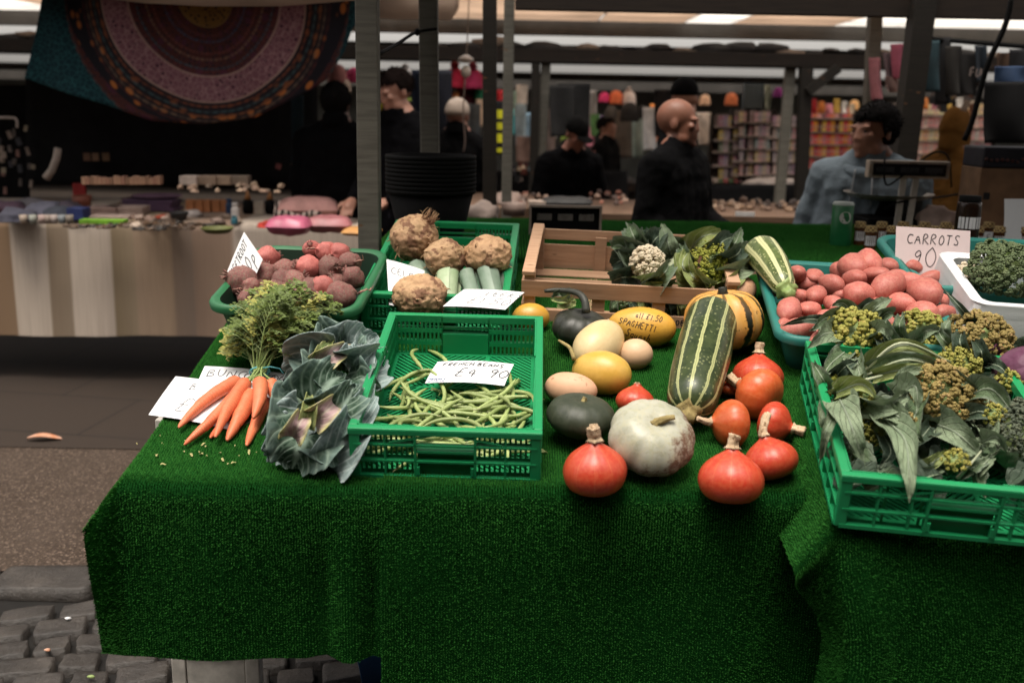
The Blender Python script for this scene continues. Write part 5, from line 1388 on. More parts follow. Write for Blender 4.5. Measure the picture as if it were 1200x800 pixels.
# a layer of leaves below so no floor shows through
for i in range(44):
    x = rnd.uniform(-.18, .17); y = rnd.uniform(-.25, .24); a = rnd.uniform(0, 6.3); par = (B3, B6, B1, B7)[i % 4]
    c = CR_BRO @ Vector((x, y, .045)); u = CR_BRO.to_3x3() @ Vector((math.cos(a), math.sin(a), 0)); L = rnd.uniform(.06, .09)
    w = [c - u * L * .6, c + NRM * rnd.uniform(.01, .045), c + u * L * .7 + NRM * rnd.uniform(-.01, .03)]
    mm = leaf_grid(w, rnd.uniform(.05, .08), u.cross(NRM), cup=.35, wave=.006, seed=i); mm.xf(par.matrix_world.inverted()); mm.build('leaf', M[('bleaf_dark', 'bleaf', 'bleaf_dark', 'bleaf_grey')[i % 4]], par)
# red cabbage in the next crate
c = slope(1202, 442, .09 + HB); rc = empty('red_cabbage', 'dark purple red cabbage at the picture edge behind the broccoli', 'cabbage', axis_frame(c, wspace(-.3, -.4, .8)))
m = ico(4); deform(m, lambda p: p * .072 * (1 + .06 * nz(p, 2, 4))); m.build('head', M['redcabbage'], rc)
for i in range(7):
    mm = rosette_leaf(.13, .12, R(5), R(95), -.3, .004, i, .004); mm.xf(Matrix.Rotation(i * .9, 4, 'Z') @ Matrix.Translation((0, .015, -.06))); mm.build('leaf', M['redcabbage'] if i % 3 else M['bleaf_dark'], rc, sub=1)
# broccoli and cauliflower in the polystyrene box
FB = head('broccoli', 'big dark green broccoli head in the white polystyrene box', 1172, 318, 72, .20, 'broccoli', .22, 90, .045, 21, (0, -.35, .9), per=32, flatn=.9)
FC = head('cauliflower', 'yellowish cauliflower piece beside the broccoli in the white box', 1133, 326, 34, .15, 'cauli', .3, 26, .15, 22, (-.2, -.4, .85), 'cauliflower')
leaf_px(FC, [(1138, 338, .15), (1142, 332, .17), (1146, 324, .16)], 12, 'bleaf_dark', seed=3, cup=.4)
# scraps of leaf on the turf
for i in range(26):
    px, py = rnd.gauss(240, 34), rnd.gauss(527, 9)
    if not (150 < px < 330 and 505 < py < 552): continue
    L = rnd.uniform(.004, .012); m = MB(); p = slope(px, py, .007); a = rnd.uniform(0, 6)
    m.grid(lambda u, v: ((u - .5) * L, (v - .5) * L * .5 * math.sin(PI * (.1 + .8 * u)), .002 * math.sin(u * 5)), 5, 3)
    o = m.build('leaf_scrap', M['debris']); o.matrix_world = frame(p, a); tag(o, 'tiny dry leaf scrap on the turf below the carrot tips', 'leaf scrap', 'leaf scraps on the turf')
# ---------------------------------------------------------------- ground
def slab_mat():
    b = NB('paving_slabs', .75, .3)
    co = b.mapped(b.coord(), (1, 1, 1), (0, 0, 0), (0, 0, R(8)))
    br = b.n('ShaderNodeTexBrick'); b.t.links.new(co, br.inputs[0]); br.inputs['Scale'].default_value = 1.0
    br.inputs['Brick Width'].default_value = .9; br.inputs['Row Height'].default_value = .6; br.inputs['Mortar Size'].default_value = .006
    br.inputs['Color1'].default_value = (.036, .025, .018, 1); br.inputs['Color2'].default_value = (.029, .020, .0145, 1); br.inputs['Mortar'].default_value = (.006, .0045, .0035, 1)
    col = b.mix(b.ramp(b.noise(5, 5, .7), [(.3, 0), (.75, .6)]), br.outputs[0], (.026, .019, .015))
    b.color(col); b.bump(b.noise(60, 4), .2, .004); return b.m
def tarmac_mat():
    b = NB('pebbly_tarmac', .85, .25)
    n1 = b.voro(150, out='Color'); cell = b.ramp(b.sep(n1)[0], [(.0, (.020, .013, .009)), (.5, (.042, .028, .019)), (.82, (.064, .044, .031)), (.97, (.19, .14, .11))])
    col = b.mix(b.ramp(b.noise(3, 5, .65), [(.3, 0), (.75, .7)]), cell, (.062, .045, .034))
    col = b.mix(b.ramp(b.voro(70), [(.05, .5), (.09, 0)]), col, (.03, .024, .02))
    b.color(col); b.bump(b.voro(90), .5, .006); return b.m
def sett_mat():
    b = NB('stone_setts', .45, .45)
    col = b.ramp(b.noise(8, 5, .65), [(.28, (.018, .0155, .0135)), (.55, (.040, .0345, .030)), (.8, (.075, .065, .056))])
    col = b.mix(b.ramp(b.noise(90, 3, .7), [(.6, 0), (.7, .5)]), col, (.13, .12, .11))
    b.color(col); b.bump(b.noise(26, 6, .75), .9, .009); return b.m
M['slab'] = slab_mat(); M['tarmac'] = tarmac_mat(); M['sett'] = sett_mat()
M['soil'] = simple('ground_dirt', (.006, .005, .004), .9, .4, 4, .3)
def ground_sheet(name, x0, x1, y0, y1, z, mat, n=1):
    m = MB(); m.grid(lambda u, v: (x0 + (x1 - x0) * u, y0 + (y1 - y0) * v, z), n, n); return tag(m.build(name, M[mat], smooth=False), kind='structure')
ground_sheet('ground', -400, 400, -300, 900, -.02, 'soil', 8)
ground_sheet('pavement', -14, 14, 4.35, 22, .004, 'slab')
ground_sheet('tarmac_path', -14, 14, 3.12, 4.36, 0.0, 'tarmac')
# stone setts, each rounded and a little out of line, one road surface
m = MB(); rr = random.Random(5)
def stone(cx, cy, w, d, yaw, h=.0):
    n = 5; rot = Matrix.Rotation(yaw, 3, 'Z'); ph = rr.uniform(0, 9); tz = rr.uniform(-.004, .003)
    tx, ty = rr.uniform(-.012, .012), rr.uniform(-.012, .012)
    def fn(u, v):
        a, b_ = 2 * u - 1, 2 * v - 1; a = math.copysign(1 - (1 - abs(a)) ** 2, a); b_ = math.copysign(1 - (1 - abs(b_)) ** 2, b_); e = max(abs(a), abs(b_)); k = min(1, 1.06 - .0 * e)
        q = Vector((a * w / 2, b_ * d / 2, 0)); q = q * (1 - .07 * (abs(a) ** 6) * (abs(b_) ** 6)) + Vector((.006 * nz(Vector((a, b_, ph)), 1.5), .006 * nz(Vector((b_, a, ph)), 1.5, 3), 0))
        z = .012 - .30 * max(0, e - .90) * max(0, e - .86) + .004 * nz(Vector((a * 2, b_ * 2, ph)), 1.1) + tz + tx * a * .5 + ty * b_ * .3
        if e > .99: z = -.03
        q = rot @ q; return (cx + q.x, cy + q.y, z + h)
    m.grid(fn, 10, 8)
yaw = R(14)
for r_ in range(-16, 24):
    off = rr.uniform(0, .3); x = -2.4 + off
    while x < 2.6:
        w = rr.uniform(.11, .19); d = .100
        px_, py_ = x + w / 2, r_ * .106 + 1.55
        X = px_ * math.cos(yaw) - (py_ - 1.5) * math.sin(yaw); Y = 1.5 + px_ * math.sin(yaw) + (py_ - 1.5) * math.cos(yaw)
        if Y < 2.88 and Y > .2 and -3 < X < 2.4: stone(X, Y, w - .020, d - .012, yaw + rr.uniform(-.04, .04))
        x += w
x = -3.2
while x < 2.6:
    w = rr.uniform(.24, .42); stone(x + w / 2, 3.03, w - .012, .17, rr.uniform(-.02, .02), .012); x += w
tag(m.build('cobbled_road', M['sett']), kind='structure')
lf = MB(); p = atZ(52, 514, .012); lf.grid(lambda u, v: ((u - .5) * .15, (v - .5) * .055 * math.sin(PI * (.08 + .84 * u)), .012 * math.sin(u * 4) + .02 * abs(v - .5)), 10, 6)
M['autumn'] = veg('fallen_leaf_skin', (.50, .17, .06), (.62, .42, .32), .7, 14)
o = lf.build('fallen_leaf', M['autumn']); o.matrix_world = flat(p, R(12)); tag(o, 'curled orange fallen leaf on the dark paving', 'leaf')
for i, (px, py, c) in enumerate(((56, 761, 'autumn'), (107, 792, 'stem_green'), (80, 724, 'foam'))):
    m = ico(2); deform(m, lambda p: Vector((p.x * .010, p.y * .006, p.z * .004)) * (1 + .6 * nz(p, 1.5, i))); o = m.build('vegetable_scrap', M[c]); o.location = atZ(px, py, .022)
    tag(o, ('tiny orange scrap lying between the stone setts', 'yellow green scrap of leaf on the stone setts', 'small pale pebble on a stone sett')[i], 'scrap')
# blue crate below the stall
bc = tub('blue_crate', 'blue plastic crate with a grey lid edge on the ground under the turf', .40, .34, .26, .008, flat(atY(490, 800, 2.35) * 1 + Vector((.0, .16, 0))), plastic('blue_plastic', (.01, .07, .20)), plastic('blue_plastic_inner', (.008, .04, .12)), cat='crate')
bc.location.z = .02

# ---------------------------------------------------------------- stall structure: posts, beams, roofs
SG = 'posts of the market stalls'
def post(label, px0, py0, px1, py1, Y, wpx, mat, ztop=2.27, name='stall_post'):
    a = atY(px0, py0, Y); c = atY(px1, py1, Y); d = (a - c).normalized(); w = wpx * Y / 1180
    foot = c - d * (c.z / d.z); top = a + d * ((max(ztop, a.z if ztop > 2.2 else 0) - a.z) / d.z)
    m = MB(); m.bar(foot, top, w, w, Vector((0, -1, 0))); o = m.build(name, M[mat], smooth=False, bevel=.004)
    return tag(o, label, 'post', SG)
post('grey weathered post rising behind the beetroot tub', 430.5, 0, 433.5, 270, 3.12, 25, 'post')
post('grey weathered post rising behind the stack of black buckets', 502, 0, 504, 175, 4.05, 21, 'post')
post('dark post behind the celeriac crate with a rough dark face', 574, 0, 574, 225, 4.9, 16, 'postdark')
post('thin grey brown post next to the rough dark one', 597, 0, 594, 212, 5.3, 12, 'post')
post('thin dark post further back, beside a paler one', 628, 75, 625, 215, 8.08, 10, 'postdark', 1.93)
post('thin pale post further back, touching the dark one', 640, 70, 636, 150, 8.12, 11, 'post', 1.93)
post('tall dark leaning post behind the man in the blue hoodie', 1081, 5, 1060, 172, 5.15, 24, 'postdark')
post('grey post with pink scarves hanging against it', 1026, 5, 1020, 120, 6.2, 14, 'post')
post('dark post with a slanting brace in front of the packet racks', 944, 90, 938, 235, 8.06, 14, 'postdark', 1.92)
post('grey post beside the dark braced one', 926, 82, 922, 130, 8.14, 11, 'post', 1.92)
m = MB(); m.bar(atY(946, 108, 8.0), atY(982, 80, 8.0), .07, .07); tag(m.build('post_brace', M['postdark'], smooth=False), 'slanting dark brace at the head of the dark post', 'brace')
M['fascia'] = simple('grey_fascia', (.065, .058, .05), .6, .3, 3)
def beam(label, pxa, pya, pxb, pyb, Y, hpx, mat, depth=.06, name='roof_beam', dy=0.0):
    a = atY(pxa, pya, Y); c = atY(pxb, pyb, Y + dy); h = hpx * Y / 1180
    a.z = c.z = (a.z + c.z) / 2 if abs(a.z - c.z) < .15 else a.z
    m = MB(); m.bar(a + Vector((0, 0, -h / 2)), c + Vector((0, 0, -h / 2)), depth, h)
    return tag(m.build(name, M[mat], smooth=False, bevel=.004), label, 'beam')
beam('dark brown beam across the top, resting on the leaning post', 604, -14, 1330, 0, 5.2, 24, 'beam')
beam('long dark beam below the strip of open sky, with rags on top', -700, 30, 1800, 82, 8.1, 15, 'beam', .12)
beam('grey fascia board above the strip of open sky', -700, -5, 1800, 47, 9.75, 18, 'fascia', .05, 'fascia_board')
beam('thin dark rail below the translucent roof sheets', -700, -15, 1800, 37, 9.3, 3, 'beam', .05)
beam('grey fascia board of the farthest stall row', -900, 62, 2000, 124, 17.0, 10, 'fascia', .05, 'fascia_board')
beam('brown rail under the long dark beam', -700, 60, 1800, 112, 8.3, 4, 'beam', .06)
# translucent corrugated roof over our row, some sheets clearer than others
def roof_mat(name, c, tr):
    b = NB(name, .5, .3); col = b.mix(b.ramp(b.noise(3, 4, .6), [(.35, 0), (.8, .5)]), c, tuple(x * .6 for x in c)); b.color(col)
    t = b.n('ShaderNodeBsdfTranslucent'); b.put(t.inputs[0], col); x = b.n('ShaderNodeMixShader'); x.inputs[0].default_value = tr
    b.t.links.new(b.p.outputs[0], x.inputs[1]); b.t.links.new(t.outputs[0], x.inputs[2]); b.t.links.new(x.outputs[0], b.out.inputs[0]); return b.m
M['roof_beige'] = roof_mat('beige_roof_sheet', (.68, .57, .48), .85)
M['roof_clear'] = roof_mat('clear_roof_sheet', (.92, .90, .87), .95)
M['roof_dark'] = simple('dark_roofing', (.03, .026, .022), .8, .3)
M['awning'] = roof_mat('pale_awning_canvas', (.68, .58, .50), .8)
ZR = 2.38
def roof(label, x0, x1, y0, y1, z, mat, corr=True):
    m = MB()
    if corr: m.grid(lambda u, v: (x0 + (x1 - x0) * u, y0 + (y1 - y0) * v, z + .012 * math.cos(v * (y1 - y0) / .11 * 2 * PI)), 2, max(2, int((y1 - y0) / .018)))
    else: m.grid(lambda u, v: (x0 + (x1 - x0) * u, y0 + (y1 - y0) * v, z), 4, 2)
    o = m.build('roof_sheet', M[mat]); s = o.modifiers.new('t', 'SOLIDIFY'); s.thickness = .004
    return tag(o, label, 'roof sheet', 'roof sheets of the stalls')
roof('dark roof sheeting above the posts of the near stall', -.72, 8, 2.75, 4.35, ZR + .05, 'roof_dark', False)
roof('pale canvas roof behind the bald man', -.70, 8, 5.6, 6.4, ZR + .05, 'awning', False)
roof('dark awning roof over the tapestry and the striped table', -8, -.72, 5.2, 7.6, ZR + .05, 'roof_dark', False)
xs = [-8, -5.6, -4.2, -2.9, -1.2, .75, 1.55, 2.0, 2.95, 3.55, 5.0, 8]
CLEAR = {1: 'clear white roof sheet beyond the tapestry', 6: 'clear white roof sheet above the dark seated figure', 8: 'clear white roof sheet above the packet racks', 9: 'clear white roof sheet by the tall dark leaning post'}
BEIGE = {0: 'beige roof sheet at the far end past the tapestry', 2: 'beige roof sheet over the tapestry', 3: 'beige roof sheet between the tapestry and the two grey posts', 4: 'beige roof sheet above the thin grey brown post', 5: 'wide beige roof sheet above the hats', 7: 'beige roof sheet above the bald man', 10: 'beige roof sheet over the hanging dark shirts'}
for i in range(len(xs) - 1):
    c = i in CLEAR; roof(CLEAR[i] if c else BEIGE[i], xs[i] + .01, xs[i + 1] - .01, 7.9, 9.70, ZR, 'roof_clear' if c else 'roof_beige', False)
roof('dark roof of the middle stall row beyond the gap', -14, 14, 11.1, 16.0, 2.24, 'roof_dark', False)
roof('dark roof of the farthest stall row', -18, 18, 17.05, 22.0, 2.15, 'roof_dark', False)
# pale awning edges hanging into the top of the picture
def valance(label, pts, Y, mat='awning', top=-60):
    m = MB(); n = len(pts) - 1
    def fn(u, v):
        i = min(int(u * n), n - 1); t = u * n - i; px = pts[i][0] + (pts[i + 1][0] - pts[i][0]) * t; py = pts[i][1] + (pts[i + 1][1] - pts[i][1]) * t
        p = atY(px, py + (top - py) * v, Y); p.y += .02 * math.sin(u * 11) * (1 - v); return p
    m.grid(fn, 24, 4); o = m.build('awning_valance', M[mat]); s = o.modifiers.new('t', 'SOLIDIFY'); s.thickness = .004
    return tag(o, label, 'awning')
valance('pale canvas awning edge above the round patterned tapestry', [(120, -2), (170, 4), (240, 8), (330, 7), (418, 1)], 4.9)
valance('pale pinkish tarpaulin hanging between the two grey posts', [(417, 20), (470, 24), (528, 24), (538, 10)], 6.6)
# rags and folded sheets lying on the long beam
M['rag'] = simple('dark_rags', (.018, .015, .013), .9, .5); M['rag_pale'] = simple('brown_rags', (.12, .085, .06), .9, .4)
for i in range(26):
    px = 430 + i * 29 + rnd.uniform(-9, 9) if i > 2 else 20 + i * 14; py = 47 + (px - 430) * .0208 + rnd.uniform(-2, 4)
    m = ico(2); k = rnd.uniform(.6, 1.5); deform(m, lambda p: Vector((p.x * .12 * k, p.y * .06, p.z * .034 * k)) * (1 + .5 * nz(p, 1.6, i)))
    o = m.build('folded_tarpaulin', M['rag_pale' if i % 4 == 1 else 'rag']); o.location = atY(px, py + 3, 8.1)
    tag(o, ('brown' if i % 4 == 1 else 'dark') + ' bundle of tarpaulin lying on top of the long dark beam', 'tarpaulin', 'bundles on the long dark beam')
# partition behind the stalls, then unseen light blockers added behind the photographer
def wall(name, label, x0, x1, y, z1, mat, th=.2):
    m = MB(); m.box(((x0 + x1) / 2, y, z1 / 2), (x1 - x0, th, z1)); return tag(m.build(name, M[mat], smooth=False), label, 'wall')
M['farwall'] = simple('pale_partition', (.20, .20, .175), .85, .3, 2); M['brick'] = simple('dark_brick', (.09, .055, .04), .85, .3, 6)
wall('partition_wall', 'pale grey green partition behind the farthest stalls', -16, 16, 19.5, 2.12, 'farwall')
m = MB(); m.box((0, -6, 4), (60, .6, 8)); tag(m.build('shade_building', M['brick'], smooth=False), 'unseen dark brick building added behind the photographer to block front light', 'building')  # unseen, added to keep low light off the front drape
m = MB(); m.grid(lambda u, v: (-20 + 40 * u, -5.6 + 4.7 * v, 2.55 + .05 * math.sin(u * 60)), 40, 3); o = m.build('shade_canopy', M['roof_dark']); tag(o, 'unseen canopy added behind the photographer to block low front light', 'canopy')  # unseen canopy added so only overhead sky lights the display

# ---------------------------------------------------------------- furniture of the far stalls
def table(label, x0, x1, y0, y1, z, mat, front=.0, legs=True, name='trestle_table'):
    t = empty(name, label, 'table', flat(Vector(((x0 + x1) / 2, (y0 + y1) / 2, 0)))); w, d = x1 - x0, y1 - y0
    m = MB(); m.box((0, 0, z - .015), (w, d, .03)); m.build('top', M[mat], t, smooth=False)
    if front: m = MB(); m.box((0, -d / 2 + .012, z - .03 - front / 2 - .001), (w, .022, front)); m.build('front_board', M[mat], t, smooth=False)
    for sx in (-1, 1):
        for sy in (-1, 1):
            m = MB(); m.box((sx * (w / 2 - .06), sy * (d / 2 - .06), (z - .031) / 2), (.05, .05, z - .031)); m.build('leg', M['postdark'], t, smooth=False)
    return t
ZT = 1.10
table('rear serving table behind the sloping display', -.5, 2.6, 3.215, 4.4, ZT - .012, 'brownwood')
def fn_rear(a, b): return Vector((a, 3.20 - b, ZT + .002 * math.sin(a * 9))) if b <= 0 else Vector((a, 3.20 - .004 * b, ZT - b))
turf_cover('turf_cover', 'green artificial turf on the flat rear table below the scale', fn_rear, -.485, 2.58, -1.2, .02, pitch=(.010, .009), blade=.0065, seed=4)
ZC = .925
table('trestle table under the striped cloth', -4.2, -.82, 5.56, 6.7, ZC - .012, 'brownwood')
def stripemat():
    b = NB('striped_cloth', .85, .2); x = b.sep(b.coord())[0]
    xx = b.math('ADD', x, b.math('MULTIPLY_ADD', b.noise(2, 2), .012, -.006))
    def P(px): return (atY(px, 330, 5.5).x + 4.3) / 3.5
    base = (.56, .48, .40)
    st = [(0, base), (P(-60), base), (P(-58), (.25, .165, .10)), (P(18), (.25, .165, .10)), (P(20), base), (P(60), base), (P(62), (.26, .20, .14)), (P(86), (.28, .22, .16)), (P(88), base), (P(134), (.52, .44, .37)), (P(136), (.24, .185, .115)),
          (P(160), (.37, .29, .20)), (P(162), (.42, .31, .22)), (P(204), (.40, .29, .20)), (P(206), (.27, .20, .15)), (P(228), (.25, .19, .15)), (P(231), (.30, .21, .155)), (P(275), (.32, .225, .165)), (P(278), base), (P(330), base)]
    n = b.math('MULTIPLY_ADD', xx, 1 / 3.5, 4.3 / 3.5); col = b.ramp(n, st)
    fine = b.noise(1, 3, .7, b.mapped(b.coord(), (140, 2, 2))); col = b.mix(b.ramp(fine, [(.4, 0), (.7, .35)]), col, (.22, .16, .12))
    b.color(col); b.bump(b.noise(500, 2), .25, .001); return b.m
M['stripes'] = stripemat()
def cloth_fn(u, v):
    x = -4.3 + 3.5 * u; d = v * 1.85
    if d < 1.15: return (x, 6.65 - d, ZC + .003 * math.sin(x * 9 + d * 7))
    q = d - 1.15; return (x, 5.5 - .02 - .03 * q + .022 * q * math.sin(x * 6.0 + .6) + .010 * q * math.sin(x * 17), ZC - q * .93 + .012 * math.sin(x * 2.6) * q)
m = MB(); m.grid(cloth_fn, 120, 60); o = m.build('tablecloth', M['stripes']); tag(o, 'cream and brown striped cloth covering the far table almost to the ground', 'tablecloth')
table('long plank table of small goods behind the bald man', .15, 2.35, 5.5, 6.4, 1.015, 'brownwood', .06)
table('wooden table of trays and cases behind the wooden crate', -.62, .12, 5.35, 6.3, 1.05, 'brownwood', .10)
table('dark rear table behind the tapestry stall', -4.2, -.75, 7.2, 8.0, 1.12, 'beam', .12)
table('long table under the packet racks', 1.3, 6.0, 8.6, 9.6, .93, 'roof_beige', .03)
table('far clothes table in the middle of the market', -1.6, 1.1, 8.8, 9.8, .95, 'beam', .05)

# ---------------------------------------------------------------- tapestry and dark cloths
def tapestry_mat():
    b = NB('mandala_tapestry', .85, .2); s = b.sep(b.coord()); x, z = s[0], s[2]
    r0 = b.math('SQRT', b.math('ADD', b.math('MULTIPLY', x, x), b.math('MULTIPLY', z, z)))
    th = b.math('ARCTAN2', z, x)
    k = b.n('ShaderNodeCombineXYZ'); b.put(k.inputs[0], b.math('MULTIPLY', r0, 13.0)); b.put(k.inputs[1], b.math('MULTIPLY', th, 5.0)); pol = k.outputs[0]
    fl = b.voro(1.15, pol, rand=.45); fine = b.voro(48); vein = b.voro(34, feature='DISTANCE_TO_EDGE')
    rr = b.math('ADD', r0, b.math('MULTIPLY', b.math('ABSOLUTE', z), .13))
    navy, maroon, purple = (.009, .016, .026), (.07, .022, .020), (.075, .022, .045)
    teal = b.mix(b.ramp(vein, [(.03, 1), (.10, 0)]), (.009, .034, .044), (.02, .085, .095))
    inner = b.mix(b.ramp(fl, [(.22, .8), (.40, 0)]), b.mix(b.ramp(fine, [(.2, 1), (.4, 0)]), maroon, navy), purple)
    lil = b.mix(b.ramp(b.voro(30, rand=1), [(.18, 1), (.34, 0)]), (.19, .085, .105), (.045, .011, .025)); lil = b.mix(b.ramp(vein, [(.03, .9), (.09, 0)]), lil, (.33, .19, .20))
    gold = b.mix(b.ramp(fine, [(.25, 1), (.45, 0)]), (.20, .11, .03), (.02, .012, .02))
    brown = b.mix(b.ramp(b.voro(1.7, pol, rand=.6), [(.2, .9), (.42, 0)]), (.016, .014, .018), (.19, .065, .028))
    flower = b.mix(b.ramp(b.voro(1.7, pol, rand=.7), [(.26, 1), (.42, 0)]), (.014, .013, .018), (.42, .14, .035))
    def band(col, a, c, new, w=.006, src=r0):
        f = b.math('MULTIPLY', b.ramp(src, [(a - w, 0), (a, 1)]), b.ramp(src, [(c - w, 1), (c, 0)])); return b.mix(f, col, new)
    col = teal
    col = band(col, .0, .80, inner); col = band(col, .56, .70, brown); col = band(col, .70, .815, flower, src=rr) ; col = band(col, .0, .565, inner)
    col = band(col, .565, .66, brown)
    col = band(col, .424, .575, lil); col = band(col, .424, .432, (.36, .24, .20), .003); col = band(col, .566, .575, (.36, .24, .20), .003)
    for rl, cl in ((.20, (.16, .05, .04)), (.235, (.05, .08, .14)), (.30, (.16, .05, .04)), (.335, (.20, .12, .08)), (.385, (.05, .09, .12)), (.405, (.16, .045, .05)), (.595, (.20, .06, .03)), (.625, (.05, .09, .10)), (.652, (.24, .09, .04)), (.676, (.20, .13, .09)), (.70, (.14, .035, .03)), (.80, (.12, .04, .03))):
        dsh = b.ramp(b.voro(2.6, pol, rand=.3), [(.25, 1), (.5, .25)]); f_ = b.math('MULTIPLY', b.math('MULTIPLY', b.ramp(r0, [(rl - .010, 0), (rl, 1)]), b.ramp(r0, [(rl, 1), (rl + .010, 0)])), dsh); col = b.mix(f_, col, cl)
    col = band(col, .0, .155, gold); col = band(col, .150, .160, (.2, .12, .04), .003)
    b.color(col); b.bump(b.noise(8, 3), .3, .02); return b.m
M['tapestry'] = tapestry_mat()
YT = 5.85
cen = atY(240, -2, YT)
edge = [(28, 92), (60, 104), (120, 122), (180, 142), (240, 146), (300, 138), (345, 116), (385, 92), (404, 60), (414, 30)]
def tap(u, v):
    px = 28 + (417 - 28) * u
    for (a, ya), (c, yc) in zip(edge, edge[1:]):
        if a <= px <= c or c == 414: by = ya + (yc - ya) * min(1, (px - a) / (c - a)); break
    py = by + (-40 - by) * v; px2 = px + (1 if u < .1 else 0) * v * 26 * (1 - u / .1)
    p = atY(px2, py, YT); p.y += .035 * math.sin(u * 14 + .5) * (.3 + v) + .02 * math.sin(u * 31 + v * 4); return p - cen
m = MB(); m.grid(tap, 90, 40); o = m.build('tapestry', M['tapestry']); o.location = cen; s = o.modifiers.new('t', 'SOLIDIFY'); s.thickness = .003
tag(o, 'large dark round mandala tapestry with lilac ring and orange flowers hanging over the striped table', 'tapestry')
M['blackcloth'] = simple('black_cloth', (.006, .006, .007), .95, .3, 5, 0)
def hung(name, label, cat, px0, px1, py0, py1, Y, mat, folds=9, amp=.02, group=None, narrow=0.0, dy=0.0, seed=0, sway=0.0, hem=0.0, build=True):
    m = MB()
    def fn(u, v):
        c = (px0 + px1) / 2; w = (px1 - px0) / 2 * (1 - narrow * (1 - v))
        p = atY(c + (2 * u - 1) * w + sway * v, py0 + (py1 - py0) * v + hem * math.sin(u * 7 + seed) * v, Y + dy * u)
        p.y += amp * math.sin(u * folds + seed + .8 * math.sin(v * 3)) * (.4 + .6 * v); return p
    m.grid(fn, 28, 16); o = m.build(name, M[mat] if isinstance(mat, str) else mat); s = o.modifiers.new('t', 'SOLIDIFY'); s.thickness = .006
    return tag(o, label, cat, group)
hung('cloth_backdrop', 'black cloth hanging below the tapestry at the rear of the striped table', 'cloth', 30, 372, 84, 216, 6.95, 'blackcloth', 20)
hung('cloth_backdrop', 'black cloth panel at the side behind the hanging rail', 'cloth', -90, 34, 100, 240, 7.05, 'blackcloth', 8)
hung('curtain', 'dark teal cloth strip hanging by the black coat', 'cloth', 341, 356, 112, 205, 6.4, simple('dark_teal_cloth', (.012, .03, .04), .9), 4)
# ---------------------------------------------------------------- goods on the far stalls
def onz(px, py, z): return atZ(px, py, z)
def kz(p): return (p - CAM).dot(FWD) / F
CM = {}
def cm(c, rough=.6):
    k = tuple(round(x, 3) for x in c) + (rough,)
    if k not in CM: CM[k] = simple('goods_colour', c, rough, .3, 9, .15, 40, .004)
    return CM[k]
def goods(name, label, cat, px, py, wpx, hpx, z, c, d=None, shape='box', group=None, yaw=0.0, rough=.6):
    """a small thing standing on a surface of height z; (px, py) is the middle of its foot"""
    p = onz(px, py, z); k = kz(p); w, h = wpx * k, hpx * k; d = d or w * .6
    m = MB()
    if shape == 'box':
        m.box((0, 0, h / 2), (w, d, h))
        o = m.build(name, [cm(c, rough)], smooth=False, bevel=min(w, h) * .06)
    elif shape == 'book':
        for i in range(max(1, int(h / .022))): m.box((rnd.uniform(-.01, .01), rnd.uniform(-.01, .01), .011 + i * .022), (w * rnd.uniform(.88, 1), d * rnd.uniform(.9, 1), .02))
        o = m.build(name, [cm(c, rough)], smooth=False, bevel=.002)
    elif shape == 'jar':
        m.lathe(resample([(0, 0), (w * .46, 0), (w * .5, h * .06), (w * .5, h * .62), (w * .3, h * .76), (w * .3, h * .82), (w * .36, h * .83), (w * .36, h), (0, h)], 24), 16); o = m.build(name, [cm(c, rough)])
    elif shape == 'cup':
        m.lathe([(0, 0), (w * .42, 0), (w * .5, h), (w * .44, h), (w * .37, h * .1), (0, h * .1)], 16); o = m.build(name, [cm(c, rough)])
    elif shape == 'bowl':
        m.lathe(resample([(0, 0), (w * .3, 0), (w * .42, h * .4), (w * .5, h), (w * .46, h), (w * .36, h * .4), (0, h * .15)], 18), 20); o = m.build(name, [cm(c, rough)])
    elif shape == 'ring':
        n = 18; m.tube([Vector((w / 2 * math.cos(2 * PI * i / n), w / 2 * math.sin(2 * PI * i / n), h / 2 + .003 * math.sin(i * 2.6))) for i in range(n)], h / 2, 7, closed=True); o = m.build(name, [cm(c, rough)])
    elif shape == 'pillow':
        def f(u, v):
            a, b_ = 2 * u - 1, 2 * v - 1; e = (1 - a ** 4) * (1 - b_ ** 4); return (a * w / 2 * (1 - .08 * b_ * b_), b_ * d / 2 * (1 - .08 * a * a), e)
        for sg in (1, -1):
            n0 = len(m.f); m.grid(lambda u, v: (f(u, v)[0], f(u, v)[1], h * .45 + sg * (h * .5 * f(u, v)[2] ** .5 * (1 + .18 * nz(Vector((u * 3, v * 3, px)), 1.5)))), 14, 10)
            if sg < 0: m.f[n0:] = [q[::-1] for q in m.f[n0:]]
        o = m.build(name, [cm(c, rough)])
    elif shape == 'cloth':
        m = ico(3); deform(m, lambda q: Vector((q.x * w / 2, q.y * d / 2, max(-.0, q.z * h * .9 + h * .1))) * (1 + .30 * nz(q, 1.7, px) + .12 * nz(q, 5, px + 2) + .14 * nz(Vector((q.x * .6, q.y * 3, q.z * 4)), 1.8, px))); o = m.build(name, [cm(c, rough)])
    o.matrix_world = flat(p, yaw + rnd.uniform(-.15, .15)); return tag(o, label, cat, group)
G1 = 'goods on the striped cloth'
T = ZC + .004
for i, (px, py, w, h, c, what) in enumerate(((20, 254, 44, 15, (.05, .05, .07), 'dark navy'), (52, 248, 46, 16, (.09, .09, .12), 'grey patterned'), (10, 244, 40, 13, (.07, .04, .06), 'plum'), (70, 250, 34, 13, (.04, .045, .06), 'black and blue'), (38, 240, 50, 11, (.13, .12, .13), 'silver grey'), (78, 241, 30, 10, (.10, .08, .10), 'mauve grey'))):
    goods('scarf', 'folded %s scarf in the heap on the striped table' % what, 'scarf', px, py + 4, w, h, T, c, .24, 'cloth', 'scarves heaped on the striped cloth', rough=.9)
